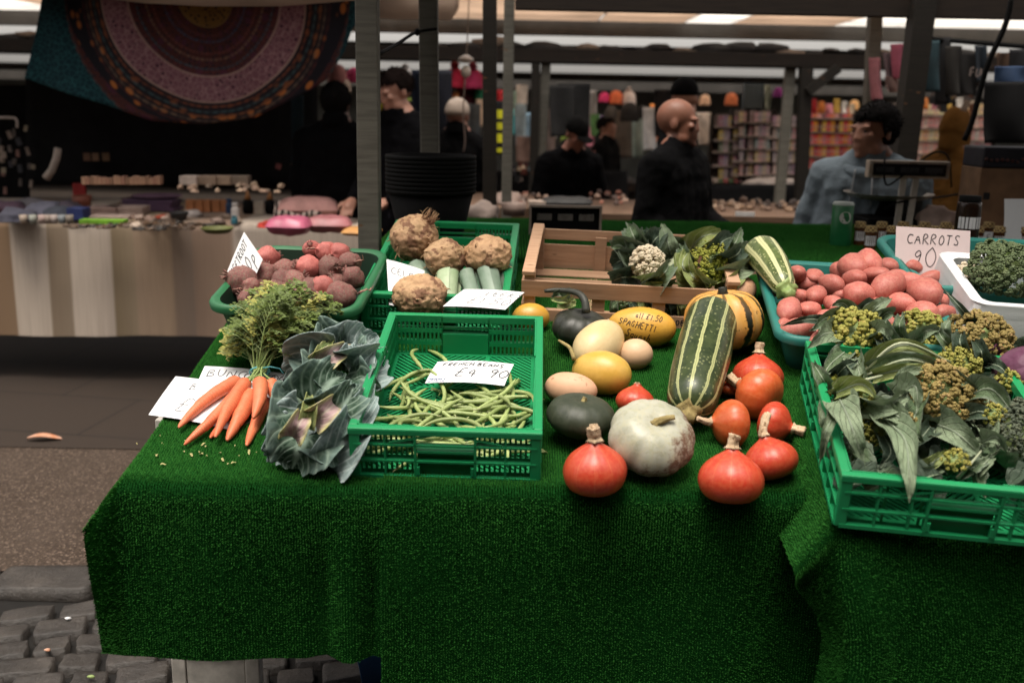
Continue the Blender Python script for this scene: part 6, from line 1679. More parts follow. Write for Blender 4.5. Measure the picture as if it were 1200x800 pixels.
for i, (px, c, what) in enumerate(((28, (.35, .28, .22), 'cream'), (39, (.28, .29, .25), 'greenish'), (50, (.38, .28, .25), 'pinkish'), (57, (.3, .24, .2), 'beige'), (64, (.36, .3, .27), 'whitish'), (73, (.20, .22, .23), 'grey'), (82, (.2, .17, .14), 'brown'))):
    goods('small_cup', 'small %s cup in the row at the edge of the striped cloth' % what, 'cup', px, 262, 9, 10, T, c, None, 'cup', 'row of small cups')
goods('picture_block', 'small red framed picture block standing on a terracotta pot', 'ornament', 94, 232, 15, 17, T + .03, (.30, .02, .02), .03)
goods('plant_pot', 'terracotta pot under the red picture block', 'pot', 97, 242, 22, 13, T, (.20, .06, .035), None, 'cup')
goods('gift_box', 'dark blue box with a pattern in front of the terracotta pot', 'box', 93, 257, 20, 14, T, (.015, .025, .10), .09)
goods('pencil_case', 'long lime green box lying on the striped cloth', 'box', 122, 262, 52, 5, T, (.14, .32, .02), .07)
for px, py, w, h, c, what in ((130, 256, 44, 7, (.36, .27, .23), 'cream'), (126, 250, 38, 12, (.22, .15, .13), 'brown'), (150, 250, 46, 9, (.30, .22, .19), 'pale'), (180, 246, 60, 15, (.06, .03, .06), 'plum'), (164, 244, 34, 13, (.10, .06, .05), 'dark brown'), (194, 256, 14, 7, (.30, .05, .02), 'red')):
    goods('box_stack', '%s flat boxes stacked on the striped cloth' % what, 'boxes', px, py, w, h, T, c, .16, 'book', G1)
goods('oval_tray', 'plum coloured oval tray on top of the flat boxes', 'tray', 184, 233, 58, 4, T + .06, (.14, .08, .12), None, 'bowl')
goods('dark_bowl', 'small black bowl beside the red boxes', 'bowl', 210, 257, 22, 8, T, (.02, .02, .02), None, 'bowl')
goods('white_cloth', 'small white folded cloth beside the black bowl', 'cloth', 226, 253, 24, 7, T, (.48, .43, .40), .1, 'cloth')
for i in range(5): goods('packet', 'orange brown packet in the row behind the bracelets', 'packet', 224 + i * 10, 248, 9, 14, T, (.33, .13, .05), .05, 'box', 'row of orange packets')
goods('bottle', 'small dark blue bottle beside the white bottle', 'bottle', 269, 251, 8, 18, T, (.02, .05, .12), None, 'jar'); goods('bottle', 'small white bottle on the striped table', 'bottle', 276, 256, 9, 18, T, (.5, .48, .46), None, 'jar')
goods('bottle', 'small turquoise bottle at the foot of the white bottle', 'bottle', 275, 262, 8, 9, T, (.03, .14, .18), None, 'jar')
for px, w in ((291, 'beside the cream block'), (317, 'behind the pink cushions')):
    t = empty('oil_lamp', 'small dark lamp with an amber cone top, ' + w, 'lamp', flat(onz(px, 250, T)))
    m = MB(); m.lathe([(0, 0), (.03, 0), (.034, .02), (.03, .07), (.018, .085), (0, .085)], 14); m.build('base', M['black'], t)
    m = MB(); m.lathe([(0, .084), (.022, .084), (.012, .11), (.004, .14), (0, .142)], 14); m.build('cone_top', cm((.30, .13, .04)), t)
goods('cream_block', 'upright cream block between the two dark lamps', 'ornament', 304, 251, 10, 15, T, (.38, .33, .27), .04)
goods('green_dish', 'flat olive green dish at the edge of the striped table', 'dish', 255, 273, 38, 6, T, (.10, .11, .03), None, 'bowl')
goods('red_cloth', 'folded bright red cloth beside the pink cushion', 'cloth', 316, 266, 28, 8, T, (.55, .05, .03), .12, 'cloth')
goods('cushion', 'shiny bright pink cushion at the front of the table', 'cushion', 340, 274, 50, 22, T, (.42, .10, .17), .2, 'pillow', rough=.35); goods('cushion', 'dusky pink flat cushion between the post and the bright pink one', 'cushion', 386, 271, 54, 19, T, (.34, .13, .14), .2, 'pillow', rough=.45)
goods('cushion', 'orange cloth bundle half hidden by the grey post', 'cushion', 424, 275, 44, 9, T, (.5, .25, .08), .2, 'pillow')
zc_ = goods('cushion', 'large rose cushion with a zebra striped fringe, on the other cushions', 'cushion', 362, 256, 72, 26, T, (.40, .21, .19), .26, 'pillow', rough=.8)
def zebra():
    b = NB('zebra_fringe', .8, .2); w = b.wave(9, 4, None, 'X', 2, 2); b.color(b.ramp(w, [(.42, (.02, .018, .016)), (.55, (.42, .33, .29))])); return b.m
m = MB(); m.tube([Vector((-.17 + .02 * i, -.125 - .012 * math.sin(i * 1.3), .030 + .012 * math.sin(i * .8))) for i in range(13)], [.022] * 13, 8); m.tube([Vector((-.17, -.12 + .02 * i, .03 + .01 * i)) for i in range(7)], .020, 8); m.build('fringe', zebra(), zc_)
for i in range(46):
    if i < 15: px, py = rnd.uniform(74, 132), rnd.uniform(265, 268); w = rnd.uniform(6, 12)
    else: px, py = rnd.gauss(190, 26), rnd.uniform(259, 271); w = rnd.uniform(10, 22)
    goods('bracelet', 'small dark ' + ('bracelet in the sparse row on the striped cloth' if i < 15 else 'beaded bracelet in the heap on the striped cloth'), 'bracelet', px, py, w, 2.6, T, ((.02, .015, .012), (.06, .035, .02), (.10, .06, .035))[i % 3], None, 'ring', 'bracelets on the striped cloth', rough=.35)
for i in range(9): goods('trinket', 'small pale ornament among the boxes and bracelets', 'ornament', rnd.uniform(150, 300), rnd.uniform(254, 268), rnd.uniform(9, 16), rnd.uniform(4, 8), T, rnd.choice(((.36, .28, .22), (.2, .13, .1), (.3, .22, .18))), .06, 'cloth', 'small ornaments on the striped cloth')
# the rear table of the same stall
for i in range(22):
    px = 100 + i * 4.6 if i < 20 else 100 + i; goods('packet', 'tiny brown packet in the long row at the rear of the tapestry stall', 'packet', px, 216, 4.4, rnd.uniform(7, 10), 1.122, rnd.choice(((.26, .13, .09), (.2, .11, .07), (.30, .17, .11))), .05, 'box', 'row of tiny brown packets')
for px, w, c, what in ((224, 20, (.36, .29, .25), 'cream'), (246, 22, (.20, .14, .10), 'brown'), (262, 20, (.24, .17, .12), 'tan'), (282, 22, (.16, .12, .09), 'dark tan')): goods('box', '%s box on the rear table below the black cloth' % what, 'box', px, 216, w, 10, 1.122, c, .1)
for i in range(20): goods('trinket', 'small brown trinket on the dark rear table', 'ornament', rnd.uniform(205, 372), rnd.uniform(218, 226), rnd.uniform(5, 11), rnd.uniform(3, 6), 1.122, rnd.choice(((.2, .13, .09), (.28, .2, .14), (.1, .07, .05))), .05, 'cloth', 'trinkets on the dark rear table')
def plate(name, label, cat, px, py, wpx, hpx, Y, c, rot=0, group=None, th=.012, rough=.6):
    p = atY(px, py, Y); k = kz(p); m = MB(); m.box((0, 0, 0), (wpx * k, th, hpx * k), Matrix.Rotation(R(rot), 3, 'Y')); o = m.build(name, cm(c, rough), smooth=False, bevel=.002); o.location = p; return tag(o, label, cat, group)
for px, c in ((102, (.22, .12, .07)), (112, (.25, .15, .09)), (124, (.2, .12, .06))): plate('picture_card', 'small brown card pinned on the black cloth in a row of three', 'card', px, 184, 8, 9, 6.85, c, 0, 'cards pinned on the black cloth')
plate('picture_card', 'diamond shaped brown tag hanging near the black coat', 'tag', 347, 192, 9, 10, 6.3, (.28, .16, .08), 35); plate('picture_card', 'tiny pink tag hanging on the black cloth', 'tag', 326, 195, 6, 6, 6.4, (.35, .12, .12), 20)
m = MB(); m.tube([atY(68, 174, 6.3), atY(66, 186, 6.3), atY(61, 199, 6.3), atY(54, 209, 6.3)], [.022, .022, .022, .024], 10); tag(m.build('horn_ornament', cm((.50, .42, .36))), 'curved pale horn standing at the rear of the scarf heap', 'ornament')
m = MB(); m.tube(curve_pts([atY(-30, 138, 6.3), atY(10, 138, 6.3), atY(19, 140, 6.3), atY(20, 150, 6.3)], 14), .008, 8); tag(m.build('hanging_rail', cm((.45, .38, .34), .35)), 'pale bent metal rail with small goods hanging from it', 'rail')
for i in range(22):
    px, py = rnd.uniform(-4, 40), rnd.uniform(146, 226); plate('keyring', 'tiny trinket on a card hanging below the pale rail', 'trinket', px, py, rnd.uniform(3, 6), rnd.uniform(5, 10), 6.4 + rnd.uniform(0, .3), rnd.choice(((.3, .24, .2), (.12, .1, .09), (.22, .12, .1), (.06, .06, .07), (.35, .3, .22))), rnd.uniform(-20, 20), 'trinkets under the pale rail')

# black buckets nested in a stack on the rear table
bk = MB(); bp = onz(505, 283, ZT); kk = kz(bp); rt, rb_, Hb = 51 * kk, 36 * kk, 100 * kk
def bucket(dz, label):
    t = empty('black_bucket', label, 'bucket', flat(bp + Vector((0, 0, dz))), 'nested black buckets')
    m = MB(); h = Hb * .62; m.lathe([(0, .004), (rb_ * .97, 0), (rb_, .004), (rt * .985, h), (rt * .955, h), (rb_ * .93, .012), (0, .012)], 40); m.build('bucket_wall', M['black'], t)
    m = MB(); m.lathe([(rt * .97, h - .016), (rt * 1.02, h - .016), (rt * 1.03, h - .004), (rt * 1.01, h), (rt * .96, h), (rt * .97, h - .016)], 40, close=False); m.build('rim', M['black'], t)
for i in range(9): bucket(Hb * .38 * i / 8, 'top black bucket of the nested stack behind the celeriac' if i == 8 else 'black bucket nested lower in the stack behind the celeriac')
# bag and cloths behind the wooden crate
goods('paper_bag', 'crumpled pale bag lying beside the stack of buckets', 'bag', 565, 256, 44, 20, 1.055, (.22, .17, .145), .2, 'cloth', rough=.7); goods('paper_bag', 'pale folded cloth bundle behind the crumpled bag', 'bag', 596, 238, 40, 14, 1.055, (.20, .145, .12), .2, 'cloth', rough=.7)
goods('basket', 'small pale woven basket beside the crumpled bag', 'basket', 602, 252, 30, 14, 1.055, (.26, .19, .16), .14, 'cup')
t = empty('glass_case', 'low display case with a pale frame and three dark windows behind the wooden crate', 'display case', flat(onz(662, 276, ZT))); k = kz(onz(662, 276, ZT)); w, h = 82 * k, 34 * k
m = MB()
for x in (-w / 2, w / 2): m.box((x, 0, h / 2), (.008, .02, h))
m.box((0, 0, h), (w + .008, .022, .009)); m.box((0, .0, h * .16), (w, .018, .008)); m.build('frame', cm((.34, .27, .22)), t, smooth=False)
m = MB(); m.box((0, .06, h * .5), (w * .98, .1, h * .9)); m.build('body', M['black'], t, smooth=False)
for i in range(3): m = MB(); m.box((-w * .3 + i * w * .30, .006, h * .62), (w * .21, .006, h * .22)); m.build('window', cm((.16, .145, .13), .3), t, smooth=False)
goods('dark_tray', 'long black padded tray on the display case', 'tray', 664, 242, 62, 12, 1.06, (.012, .012, .012), .16, 'pillow'); goods('cream_box', 'cream box at the end of the black padded tray', 'box', 629, 242, 20, 7, 1.06, (.42, .33, .27), .1)
for i in range(30): goods('trinket', 'small reddish brown trinket along the wooden tray table', 'ornament', rnd.choice((rnd.uniform(600, 640), rnd.uniform(690, 735))), rnd.uniform(226, 240), rnd.uniform(4, 9), rnd.uniform(3, 5), 1.055, rnd.choice(((.22, .09, .06), (.30, .2, .15), (.08, .05, .04), (.3, .12, .08))), .04, 'cloth', 'trinkets along the wooden tray table')
for i in range(60): goods('trinket', 'small tan trinket on the plank table behind the bald man', 'ornament', rnd.uniform(815, 965), rnd.uniform(236, 247), rnd.uniform(5, 11), rnd.uniform(3, 6), 1.02, rnd.choice(((.25, .16, .10), (.34, .24, .17), (.07, .05, .04), (.15, .09, .06))), .05, 'cloth', 'trinkets on the plank table')
plate('shelf_label', 'small white label on the edge of the plank table', 'label', 873, 251, 23, 5.5, 5.47, (.62, .60, .58), 1, th=.004)

# ---------------------------------------------------------------- things around the scale
def scale_thing():
    c = onz(1046, 268, ZT); t = empty('weighing_scale', 'market scale with a wide dark display on two white posts and a shallow steel pan', 'scale', flat(c, R(-2))); k = kz(c)
    X = lambda px: (px - 1046) * k
    def Zp(py): return (atY(1046, py, c.y).z - c.z)
    m = MB(); m.box((X(1044), .02, .025), (70 * k, .22, .05)); m.build('base', M['black'], t, smooth=False, bevel=.01)
    for px, tx in ((1041, 2.0), (1054, 3.0)): m = MB(); m.bar((X(px), -.10, .0), (X(px + tx), -.10, Zp(206)), 7 * k, .012, Vector((0, -1, 0))); m.build('post', cm((.60, .56, .50), .4), t, smooth=False, bevel=.002)
    zt, zb = Zp(187), Zp(207); cx = X(1047); w = 90 * k
    m = MB(); m.box((cx, -.09, (zt + zb) / 2), (w, .05, zt - zb)); m.build('display_housing', cm((.45, .36, .28), .45), t, smooth=False, bevel=.004)
    m = MB(); m.box((cx, -.117, (zt + zb) / 2), (w * .9, .006, (zt - zb) * .66)); sc = m.build('display', cm((.012, .012, .014), .25), t, smooth=False)
    m = MB()
    for i in range(3): m.box((cx + (-.3 + .3 * i) * w, -.1215, (zt + zb) / 2), (w * .22, .002, (zt - zb) * .3))
    m.build('readout', cm((.05, .052, .055), .3), sc, smooth=False)
    for sx in (-1, 1):
        for sz in (-1, 1): m = MB(); m.lathe([(0, 0), (.004, 0), (.004, .003), (0, .003)], 8); o = m.build('screw', cm((.5, .48, .45), .3), t); o.matrix_local = Matrix.Translation((cx + sx * w * .475, -.115, (zt + zb) / 2 + sz * (zt - zb) * .33)) @ Matrix.Rotation(R(90), 4, 'X')
    pz = Zp(236); pr = 50 * k
    m = MB(); m.lathe(resample([(0, 0), (pr * .55, .002), (pr * .85, .012), (pr, .030), (pr * 1.02, .032), (pr * .98, .030), (pr * .84, .016), (pr * .5, .006), (0, .005)], 26), 40); o = m.build('pan', cm((.30, .27, .24), .3), t); o.location = (X(1042), .06, pz)
    m = MB(); m.lathe([(0, .05), (.05, .05), (.03, pz - .01), (.05, pz), (0, pz)], 16); o = m.build('pan_support', M['black'], t); o.location = (X(1042), .06, 0)
    cb = MB()
    cb.tube(curve_pts([atY(1037, 186, c.y - .14), atY(1036, 205, c.y - .16), atY(1040, 217, c.y - .16), atY(1056, 207, c.y - .13), atY(1080, 188, c.y), atY(1098, 178, c.y + .05), atY(1112, 186, c.y + .1), atY(1115, 220, c.y + .1)], 30), .004, 6)
    cb.tube(curve_pts([atY(1036, 246, c.y - .12), atY(1050, 238, c.y - .14), atY(1075, 234, c.y - .05), atY(1115, 229, c.y + .1), atY(1142, 222, c.y + .15)], 24), .004, 6)
    cb.xf(t.matrix_world.inverted()); cb.build('cable', M['black'], t)
scale_thing()
t = empty('green_canister', 'green canister with a round white badge beside the scale', 'canister', flat(onz(984, 287, ZT))); k = kz(onz(984, 287, ZT)); r, h = 12 * k, 50 * k
m = MB(); m.lathe([(0, 0), (r * .96, 0), (r, .004), (r, h * .95), (r * .9, h * .98), (0, h * .98)], 24); m.build('body', cm((.015, .14, .045), .35), t)
m = MB(); m.lathe([(r * 1.01, h * .93), (r * 1.04, h * .95), (r * .9, h), (0, h)], 24, close=False); m.build('lid', cm((.45, .5, .45), .4), t)
m = MB()
def badge(a, b_, rr_): return (rr_ * math.sin(a), -rr_ * math.cos(a), b_)
n = 20; m.face([m.vert(badge(.58 * math.cos(2 * PI * i / n), h * .66 + r * .58 * math.sin(2 * PI * i / n), r * 1.03)) for i in range(n)]); m.build('badge', cm((.55, .55, .5), .5), t)
m = MB()
for i in range(5): m.box((-.2 * r + .1 * r * i, -r * 1.035, h * .66), (.06 * r, .002, .1 * r))
m.build('badge_lettering', cm((.03, .06, .04)), t, smooth=False)
GJ = 'honey jars with checked lids'
def gingham():
    b = NB('gingham_lid', .8, .2); ch = b.n('ShaderNodeTexChecker'); b.t.links.new(b.coord(), ch.inputs[0]); ch.inputs['Scale'].default_value = 130; ch.inputs[1].default_value = (.46, .33, .14, 1); ch.inputs[2].default_value = (.10, .06, .03, 1); b.color(ch.outputs[0]); return b.m
M['gingham'] = gingham(); M['honey'] = simple('amber_honey', (.09, .03, .01), .12, .4, 6, 0, spec=.7)
jar0 = None
for i in range(17):
    px = 1006 + i * 12.5; p = onz(px, 291 + (2 if i % 2 else -4), ZT) + Vector((0, 0, .001))
    if jar0 is None:
        t = empty('honey_jar', 'amber jar with a checked lid standing in the row below the scale', 'jar', flat(p), GJ); jar0 = t; k = kz(p); r, h = 6.4 * k, 27 * k
        m = MB(); m.lathe(resample([(0, 0), (r * .9, 0), (r, h * .08), (r, h * .72), (r * .8, h * .82), (0, h * .82)], 20), 18); m.build('glass', M['honey'], t)
        m = MB(); m.lathe([(r * 1.16, h * .76), (r * 1.0, h * .83), (r * .95, h * .98), (r * .8, h), (0, h)], 18, lambda q, an, tt: Vector((q.x * (1 + .05 * math.cos(an * 6) * (1 - tt)), q.y * (1 + .05 * math.cos(an * 6) * (1 - tt)), q.z)), close=False); m.build('lid', M['gingham'], t)
        m = MB(); m.grid(lambda u, v: (r * 1.015 * math.sin((u - .5) * 2.2), -r * 1.015 * math.cos((u - .5) * 2.2), h * (.2 + .4 * v)), 8, 1); m.build('label', M['paper'], t)
    else: dup(jar0, flat(p, rnd.uniform(-.5, .5)), 'amber jar with a checked lid standing in the row below the scale')
t = empty('dark_jar', 'tall dark jar with a white label standing beside the cardboard box', 'jar', flat(onz(1132, 274, ZT + .09))); k = kz(onz(1132, 274, ZT)); r, h = 11 * k, 36 * k
m = MB(); m.lathe(resample([(0, -.09), (r * .95, -.09), (r, -.08), (r, h * .72), (r * .8, h * .8), (0, h * .8)], 20), 20); m.build('glass', cm((.02, .010, .006), .2), t)
m = MB(); m.lathe([(r * .86, h * .8), (r * .9, h * .81), (r * .9, h), (0, h)], 20, close=False); m.build('lid', M['black'], t)
m = MB(); m.grid(lambda u, v: (r * 1.015 * math.sin((u - .5) * 2.4), -r * 1.015 * math.cos((u - .5) * 2.4), h * (.16 + .3 * v)), 10, 1); m.build('label', M['paper'], t)
goods('paper_bag', 'pale crumpled paper heaped between the scale and the dark jar', 'paper', 1098, 272, 50, 30, ZT, (.34, .25, .21), .2, 'cloth', rough=.85); goods('egg_tray', 'small stack of grey egg trays next to the scale', 'tray', 1085, 276, 26, 10, ZT, (.24, .19, .15), .14, 'book')
c = onz(1186, 283, ZT); k = kz(c); t = empty('cardboard_box', 'brown cardboard box with a black square printed on it', 'box', flat(c + Vector((0, .1, 0)), R(-3))); w, h = 96 * k, 84 * k; x0 = (1190 - 1186) * k
m = MB(); m.box((x0, 0, h / 2), (w, .2, h)); m.build('carton', cm((.20, .11, .058), .8), t, smooth=False, bevel=.003)
m = MB(); m.box((x0 - w * .40, -.1015, h * .62), (7 * k, .002, 8 * k)); m.build('printed_square', M['ink'], t, smooth=False)
c2 = c + Vector((x0, .1, h)); t2 = empty('dark_crate', 'dark tray of small goods on top of the cardboard box', 'crate', flat(c2, R(-3)))
m = MB(); m.box((0, 0, 12 * k), (w * .99, .21, 24 * k)); m.build('crate_wall', cm((.015, .014, .022), .6), t2, smooth=False, bevel=.008)
m = MB()
for i in range(16): m.add(ICO2, Matrix.Translation((-w * .46 + w * .92 * i / 15, -.105 + rnd.uniform(-.004, .004), 9 * k + rnd.uniform(-2, 2) * k)) @ Matrix.Scale(2.2 * k, 4))
m.build('dark_beads', cm((.10, .035, .03), .5), t2)
card('tall white paper sheet leaning on the cardboard box', onz(1171, 283, ZT + .03) + Vector((0, -.03, 0)), onz(1200, 283, ZT + .03) + Vector((0, -.03, 0)), onz(1171, 283, ZT + .03) + Vector((.02, 0, 46 * k)), [], name='paper_sheet', bend=.006)
q = onz(1142, 283, ZT + .01) + Vector((0, -.07, 0)); card('long white label reading free range eggs below the cardboard box', q, q + Vector((76 * k, 0, 0)), q + Vector((0, .012, 13 * k)), [('Free Range Eggs', .04, .3, .50, .0022, 1)], name='shelf_label')
hung('black_bag', 'black bag with a blue top hanging above the cardboard box', 'bag', 1154, 1215, 96, 168, 4.7, 'blackcloth', 6, .03); hung('blue_cloth', 'blue cloth corner showing above the hanging black bag', 'cloth', 1166, 1206, 78, 106, 4.74, cm((.03, .06, .13), .8), 7, .02, narrow=.0)

# ---------------------------------------------------------------- racks of packets and hanging goods
def rack(px0, px1, rows, Y, cols, colours, label, plab, group, hpx, dy=0):
    a = atY(px0, rows[0] - 8, Y); c = atY(px1, rows[-1] + hpx, Y); w = c.x - a.x; hh = a.z - c.z
    t = empty('display_rack', label, 'rack', flat(Vector(((a.x + c.x) / 2, Y + .16, c.z - .03))))
    m = MB(); m.box((0, .03, hh / 2), (w + .04, .015, hh + .06)); m.build('back_panel', cm((.15, .12, .11), .8), t, smooth=False)
    for ry in rows:
        z = atY((px0 + px1) / 2, ry + hpx * .55, Y).z - (c.z - .03); m = MB(); m.box((0, -.06, z), (w + .03, .16, .012)); m.build('shelf', cm((.36, .30, .27), .6), t, smooth=False)
    for sx in (-1, 1): m = MB(); m.box((sx * (w / 2 + .03), -.02, hh / 2), (.02, .12, hh + .08)); m.build('upright', M['beam'], t, smooth=False)
    k = Y / 1180; pk = None
    for j, ry in enumerate(rows):
        col = colours[j % len(colours)]
        for i in range(cols):
            c_ = col[(i * 7 + j) % len(col)]; px = px0 + (px1 - px0) * (i + .5) / cols; p = atY(px, ry, Y + .06)
            m = MB(); ww, h2 = (px1 - px0) / cols * k * .86, hpx * k * rnd.uniform(.78, .95)
            m.box((0, 0, h2 * .5), (ww, .035, h2)); m.box((0, -.0195, h2 * .42), (ww * .62, .004, h2 * .4))
            m.mi[6:] = [1] * 6
            o = m.build('packet', [cm(tuple(min(.9, x * 2.1) for x in c_), .35), cm(tuple(min(1, x * .7 + .30) for x in c_), .4)], smooth=False, bevel=.004); o.location = p - Vector((0, 0, h2 * .5))
            tag(o, plab % ('top' if j == 0 else 'bottom' if j == len(rows) - 1 else ['second', 'third', 'fourth', 'fifth', 'sixth', 'seventh'][j - 1]), 'packet', group)
pale = [((.36, .22, .24), (.30, .20, .22), (.33, .28, .2), (.25, .22, .24)), ((.26, .16, .22), (.34, .26, .24), (.2, .17, .2)), ((.34, .18, .2), (.3, .24, .22), (.16, .2, .2)), ((.32, .26, .14), (.33, .2, .2), (.24, .18, .18))]
rack(884, 902 - 0, [137, 153, 168, 183, 199], 9.0, 4, pale, 'shelf rack of pale packets next to the dark shelf strip', 'pale packet on the %s shelf of the narrow pale rack', 'packets on the narrow pale rack', 13)
rack(866, 882, [137, 153, 168, 183, 199], 9.05, 3, pale[::-1], 'shelf rack of pink and lilac packets above the white counter', 'pinkish packet on the %s shelf of the rack beside the pale one', 'packets on the pinkish rack', 13)
rack(842, 864, [142, 158, 172, 188, 203], 9.1, 4, [((.18, .09, .12), (.16, .12, .18), (.26, .2, .08)), ((.14, .1, .15), (.3, .24, .08), (.2, .16, .18)), ((.12, .14, .1), (.24, .18, .2))], 'shelf rack of purple and yellow packets by the man in the olive coat', 'purple or yellow packet on the %s shelf of the rack by the olive coat', 'packets on the purple rack', 13)
rack(905, 937, [142, 156, 170, 184, 198], 9.0, 7, pale[1:] + pale[:1], 'wide shelf rack of mauve packets behind the dark braced post', 'mauve packet on the %s shelf of the rack behind the braced post', 'packets on the wide mauve rack', 12)
hot = [((.55, .06, .08), (.10, .02, .03), (.5, .2, .2), (.6, .12, .04)), ((.6, .20, .02), (.5, .05, .06), (.62, .3, .05), (.08, .02, .02)), ((.5, .05, .04), (.6, .16, .03), (.38, .1, .12)), ((.6, .25, .06), (.3, .03, .05), (.55, .1, .05)), ((.3, .14, .16), (.5, .08, .08), (.2, .1, .1))]
rack(948, 998, [132, 148, 163, 177, 191], 9.8, 10, hot, 'shelf rack of red and orange packets between the braced post and the blue hoodie', 'red or orange packet on the %s shelf behind the blue hoodie', 'packets on the red and orange rack', 13)
warm = [((.5, .36, .22), (.45, .28, .2)), ((.5, .30, .26), (.45, .18, .18), (.5, .2, .2)), ((.55, .3, .16), (.5, .22, .12), (.52, .36, .24)), ((.45, .2, .18), (.4, .26, .22)), ((.3, .26, .24), (.4, .2, .2)), ((.28, .24, .25), (.35, .2, .22))]
rack(1050, 1106, [128, 143, 158, 173, 188, 203], 9.4, 9, warm, 'shelf rack of orange and pink packets behind the leaning post', 'orange or pink packet on the %s shelf behind the leaning post', 'packets on the orange and pink rack', 14)
rack(1128, 1160, [128, 143, 158, 173, 188, 203], 9.5, 5, warm[2:] + pale, 'shelf rack of dull pink packets beyond the mustard hood', 'dull pink packet on the %s shelf beyond the mustard hood', 'packets on the dull pink rack', 14)
goods('counter_cloth', 'white crumpled cloth lying along the packet counter', 'cloth', 905, 218, 70, 10, .95, (.5, .45, .42), .2, 'cloth', rough=.9); goods('counter_cloth', 'white plastic bag slumped on the counter next to the braced post', 'bag', 965, 218, 36, 16, .95, (.5, .46, .4), .2, 'cloth', rough=.7)
for i in range(18): goods('packet', 'small loose packet lying along the packet counter', 'packet', 838 + i * 6, 214, 5, 4, .95, rnd.choice(((.35, .1, .1), (.1, .16, .08), (.4, .34, .3), (.3, .2, .2))), .05, 'box', 'loose packets on the counter')
plate('dark_shelf_strip', 'dark ribbed hanging shelf unit above the pale packet rack', 'shelf', 882, 113, 22, 30, 8.9, (.02, .03, .035), 0, th=.1)
for i in range(7): plate('white_strip', 'thin pale shelf edge on the dark hanging unit', 'shelf edge', 882, 101 + i * 4, 21, 1.1, 8.83, (.16, .18, .18), 0, 'shelf edges of the dark hanging unit', th=.01)
# hats on pegs
def hat(label, px, py, wpx, Y, c, pom=None, group='woolly hats on pegs'):
    p = atY(px, py, Y); k = kz(p); r = wpx / 2 * k; t = empty('woolly_hat', label, 'hat', flat(p), group)
    m = MB(); m.lathe(resample([(r * .9, -r), (r * 1.0, -r * .95), (r * 1.02, -r * .55), (r * .98, -r * .5), (r * .96, 0), (r * .75, r * .55), (r * .35, r * .85), (0, r * .92)], 22), 20, lambda q, an, tt: q * (1 + .04 * math.cos(an * 10)), close=False); m.build('crown', cm(tuple(min(.8, x * 1.6) for x in c), .9), t)
    if pom: m = ico(2); deform(m, lambda q: q * r * .42 * (1 + .3 * nz(q, 4, px))); o = m.build('pompom', cm(pom, .9), t); o.location = (0, 0, r * 1.1)
for lab, px, py, w, Y, c, pom in (('crimson woolly hat hanging by the white bulb', 533, 91, 24, 8.2, (.30, .012, .03), (.25, .015, .03)), ('pinkish red woolly hat next to the crimson one', 554, 92, 24, 8.2, (.28, .02, .06), (.3, .04, .08)), ('green woolly hat below the red ones', 563, 109, 14, 8.3, (.02, .16, .08), None),
        ('pale grey woolly hat behind the dark haired man', 475, 90, 20, 7.4, (.34, .31, .29), (.3, .28, .26)), ('pink hat beside the grey post by the tapestry', 415, 88, 18, 7.6, (.30, .03, .08), None), ('mottled pink hat touching the tapestry edge', 395, 86, 22, 7.4, (.20, .08, .07), None), ('cream hat below the mottled pink one', 403, 100, 16, 7.4, (.34, .26, .2), None),
        ('hot pink woolly hat above the dark caps', 708, 114, 12, 9.2, (.50, .04, .14), None), ('orange woolly hat next to the hot pink one', 722, 114, 16, 9.2, (.60, .12, .05), None), ('white woolly hat next to the orange one', 737, 114, 16, 9.2, (.45, .40, .38), (.4, .36, .34)), ('dark hat below the white one', 738, 131, 22, 9.0, (.015, .014, .014), None), ('black hat beside the other dark one', 752, 131, 16, 9.0, (.012, .012, .012), None), ('dark grey hat at the end of the row of hats', 716, 131, 14, 9.0, (.05, .045, .04), None),
        ('beige hat above the olive coat', 826, 117, 13, 9.4, (.46, .30, .2), None), ('orange and black hat above the purple rack', 857, 116, 15, 9.4, (.34, .10, .04), None), ('purple hat above the wide mauve rack', 912, 108, 12, 9.2, (.10, .015, .09), None), ('yellowish hat on a peg near the blue hoodie', 1001, 123, 12, 9.6, (.5, .28, .12), None)):
    hat(lab, px, py, w, Y, c, pom)
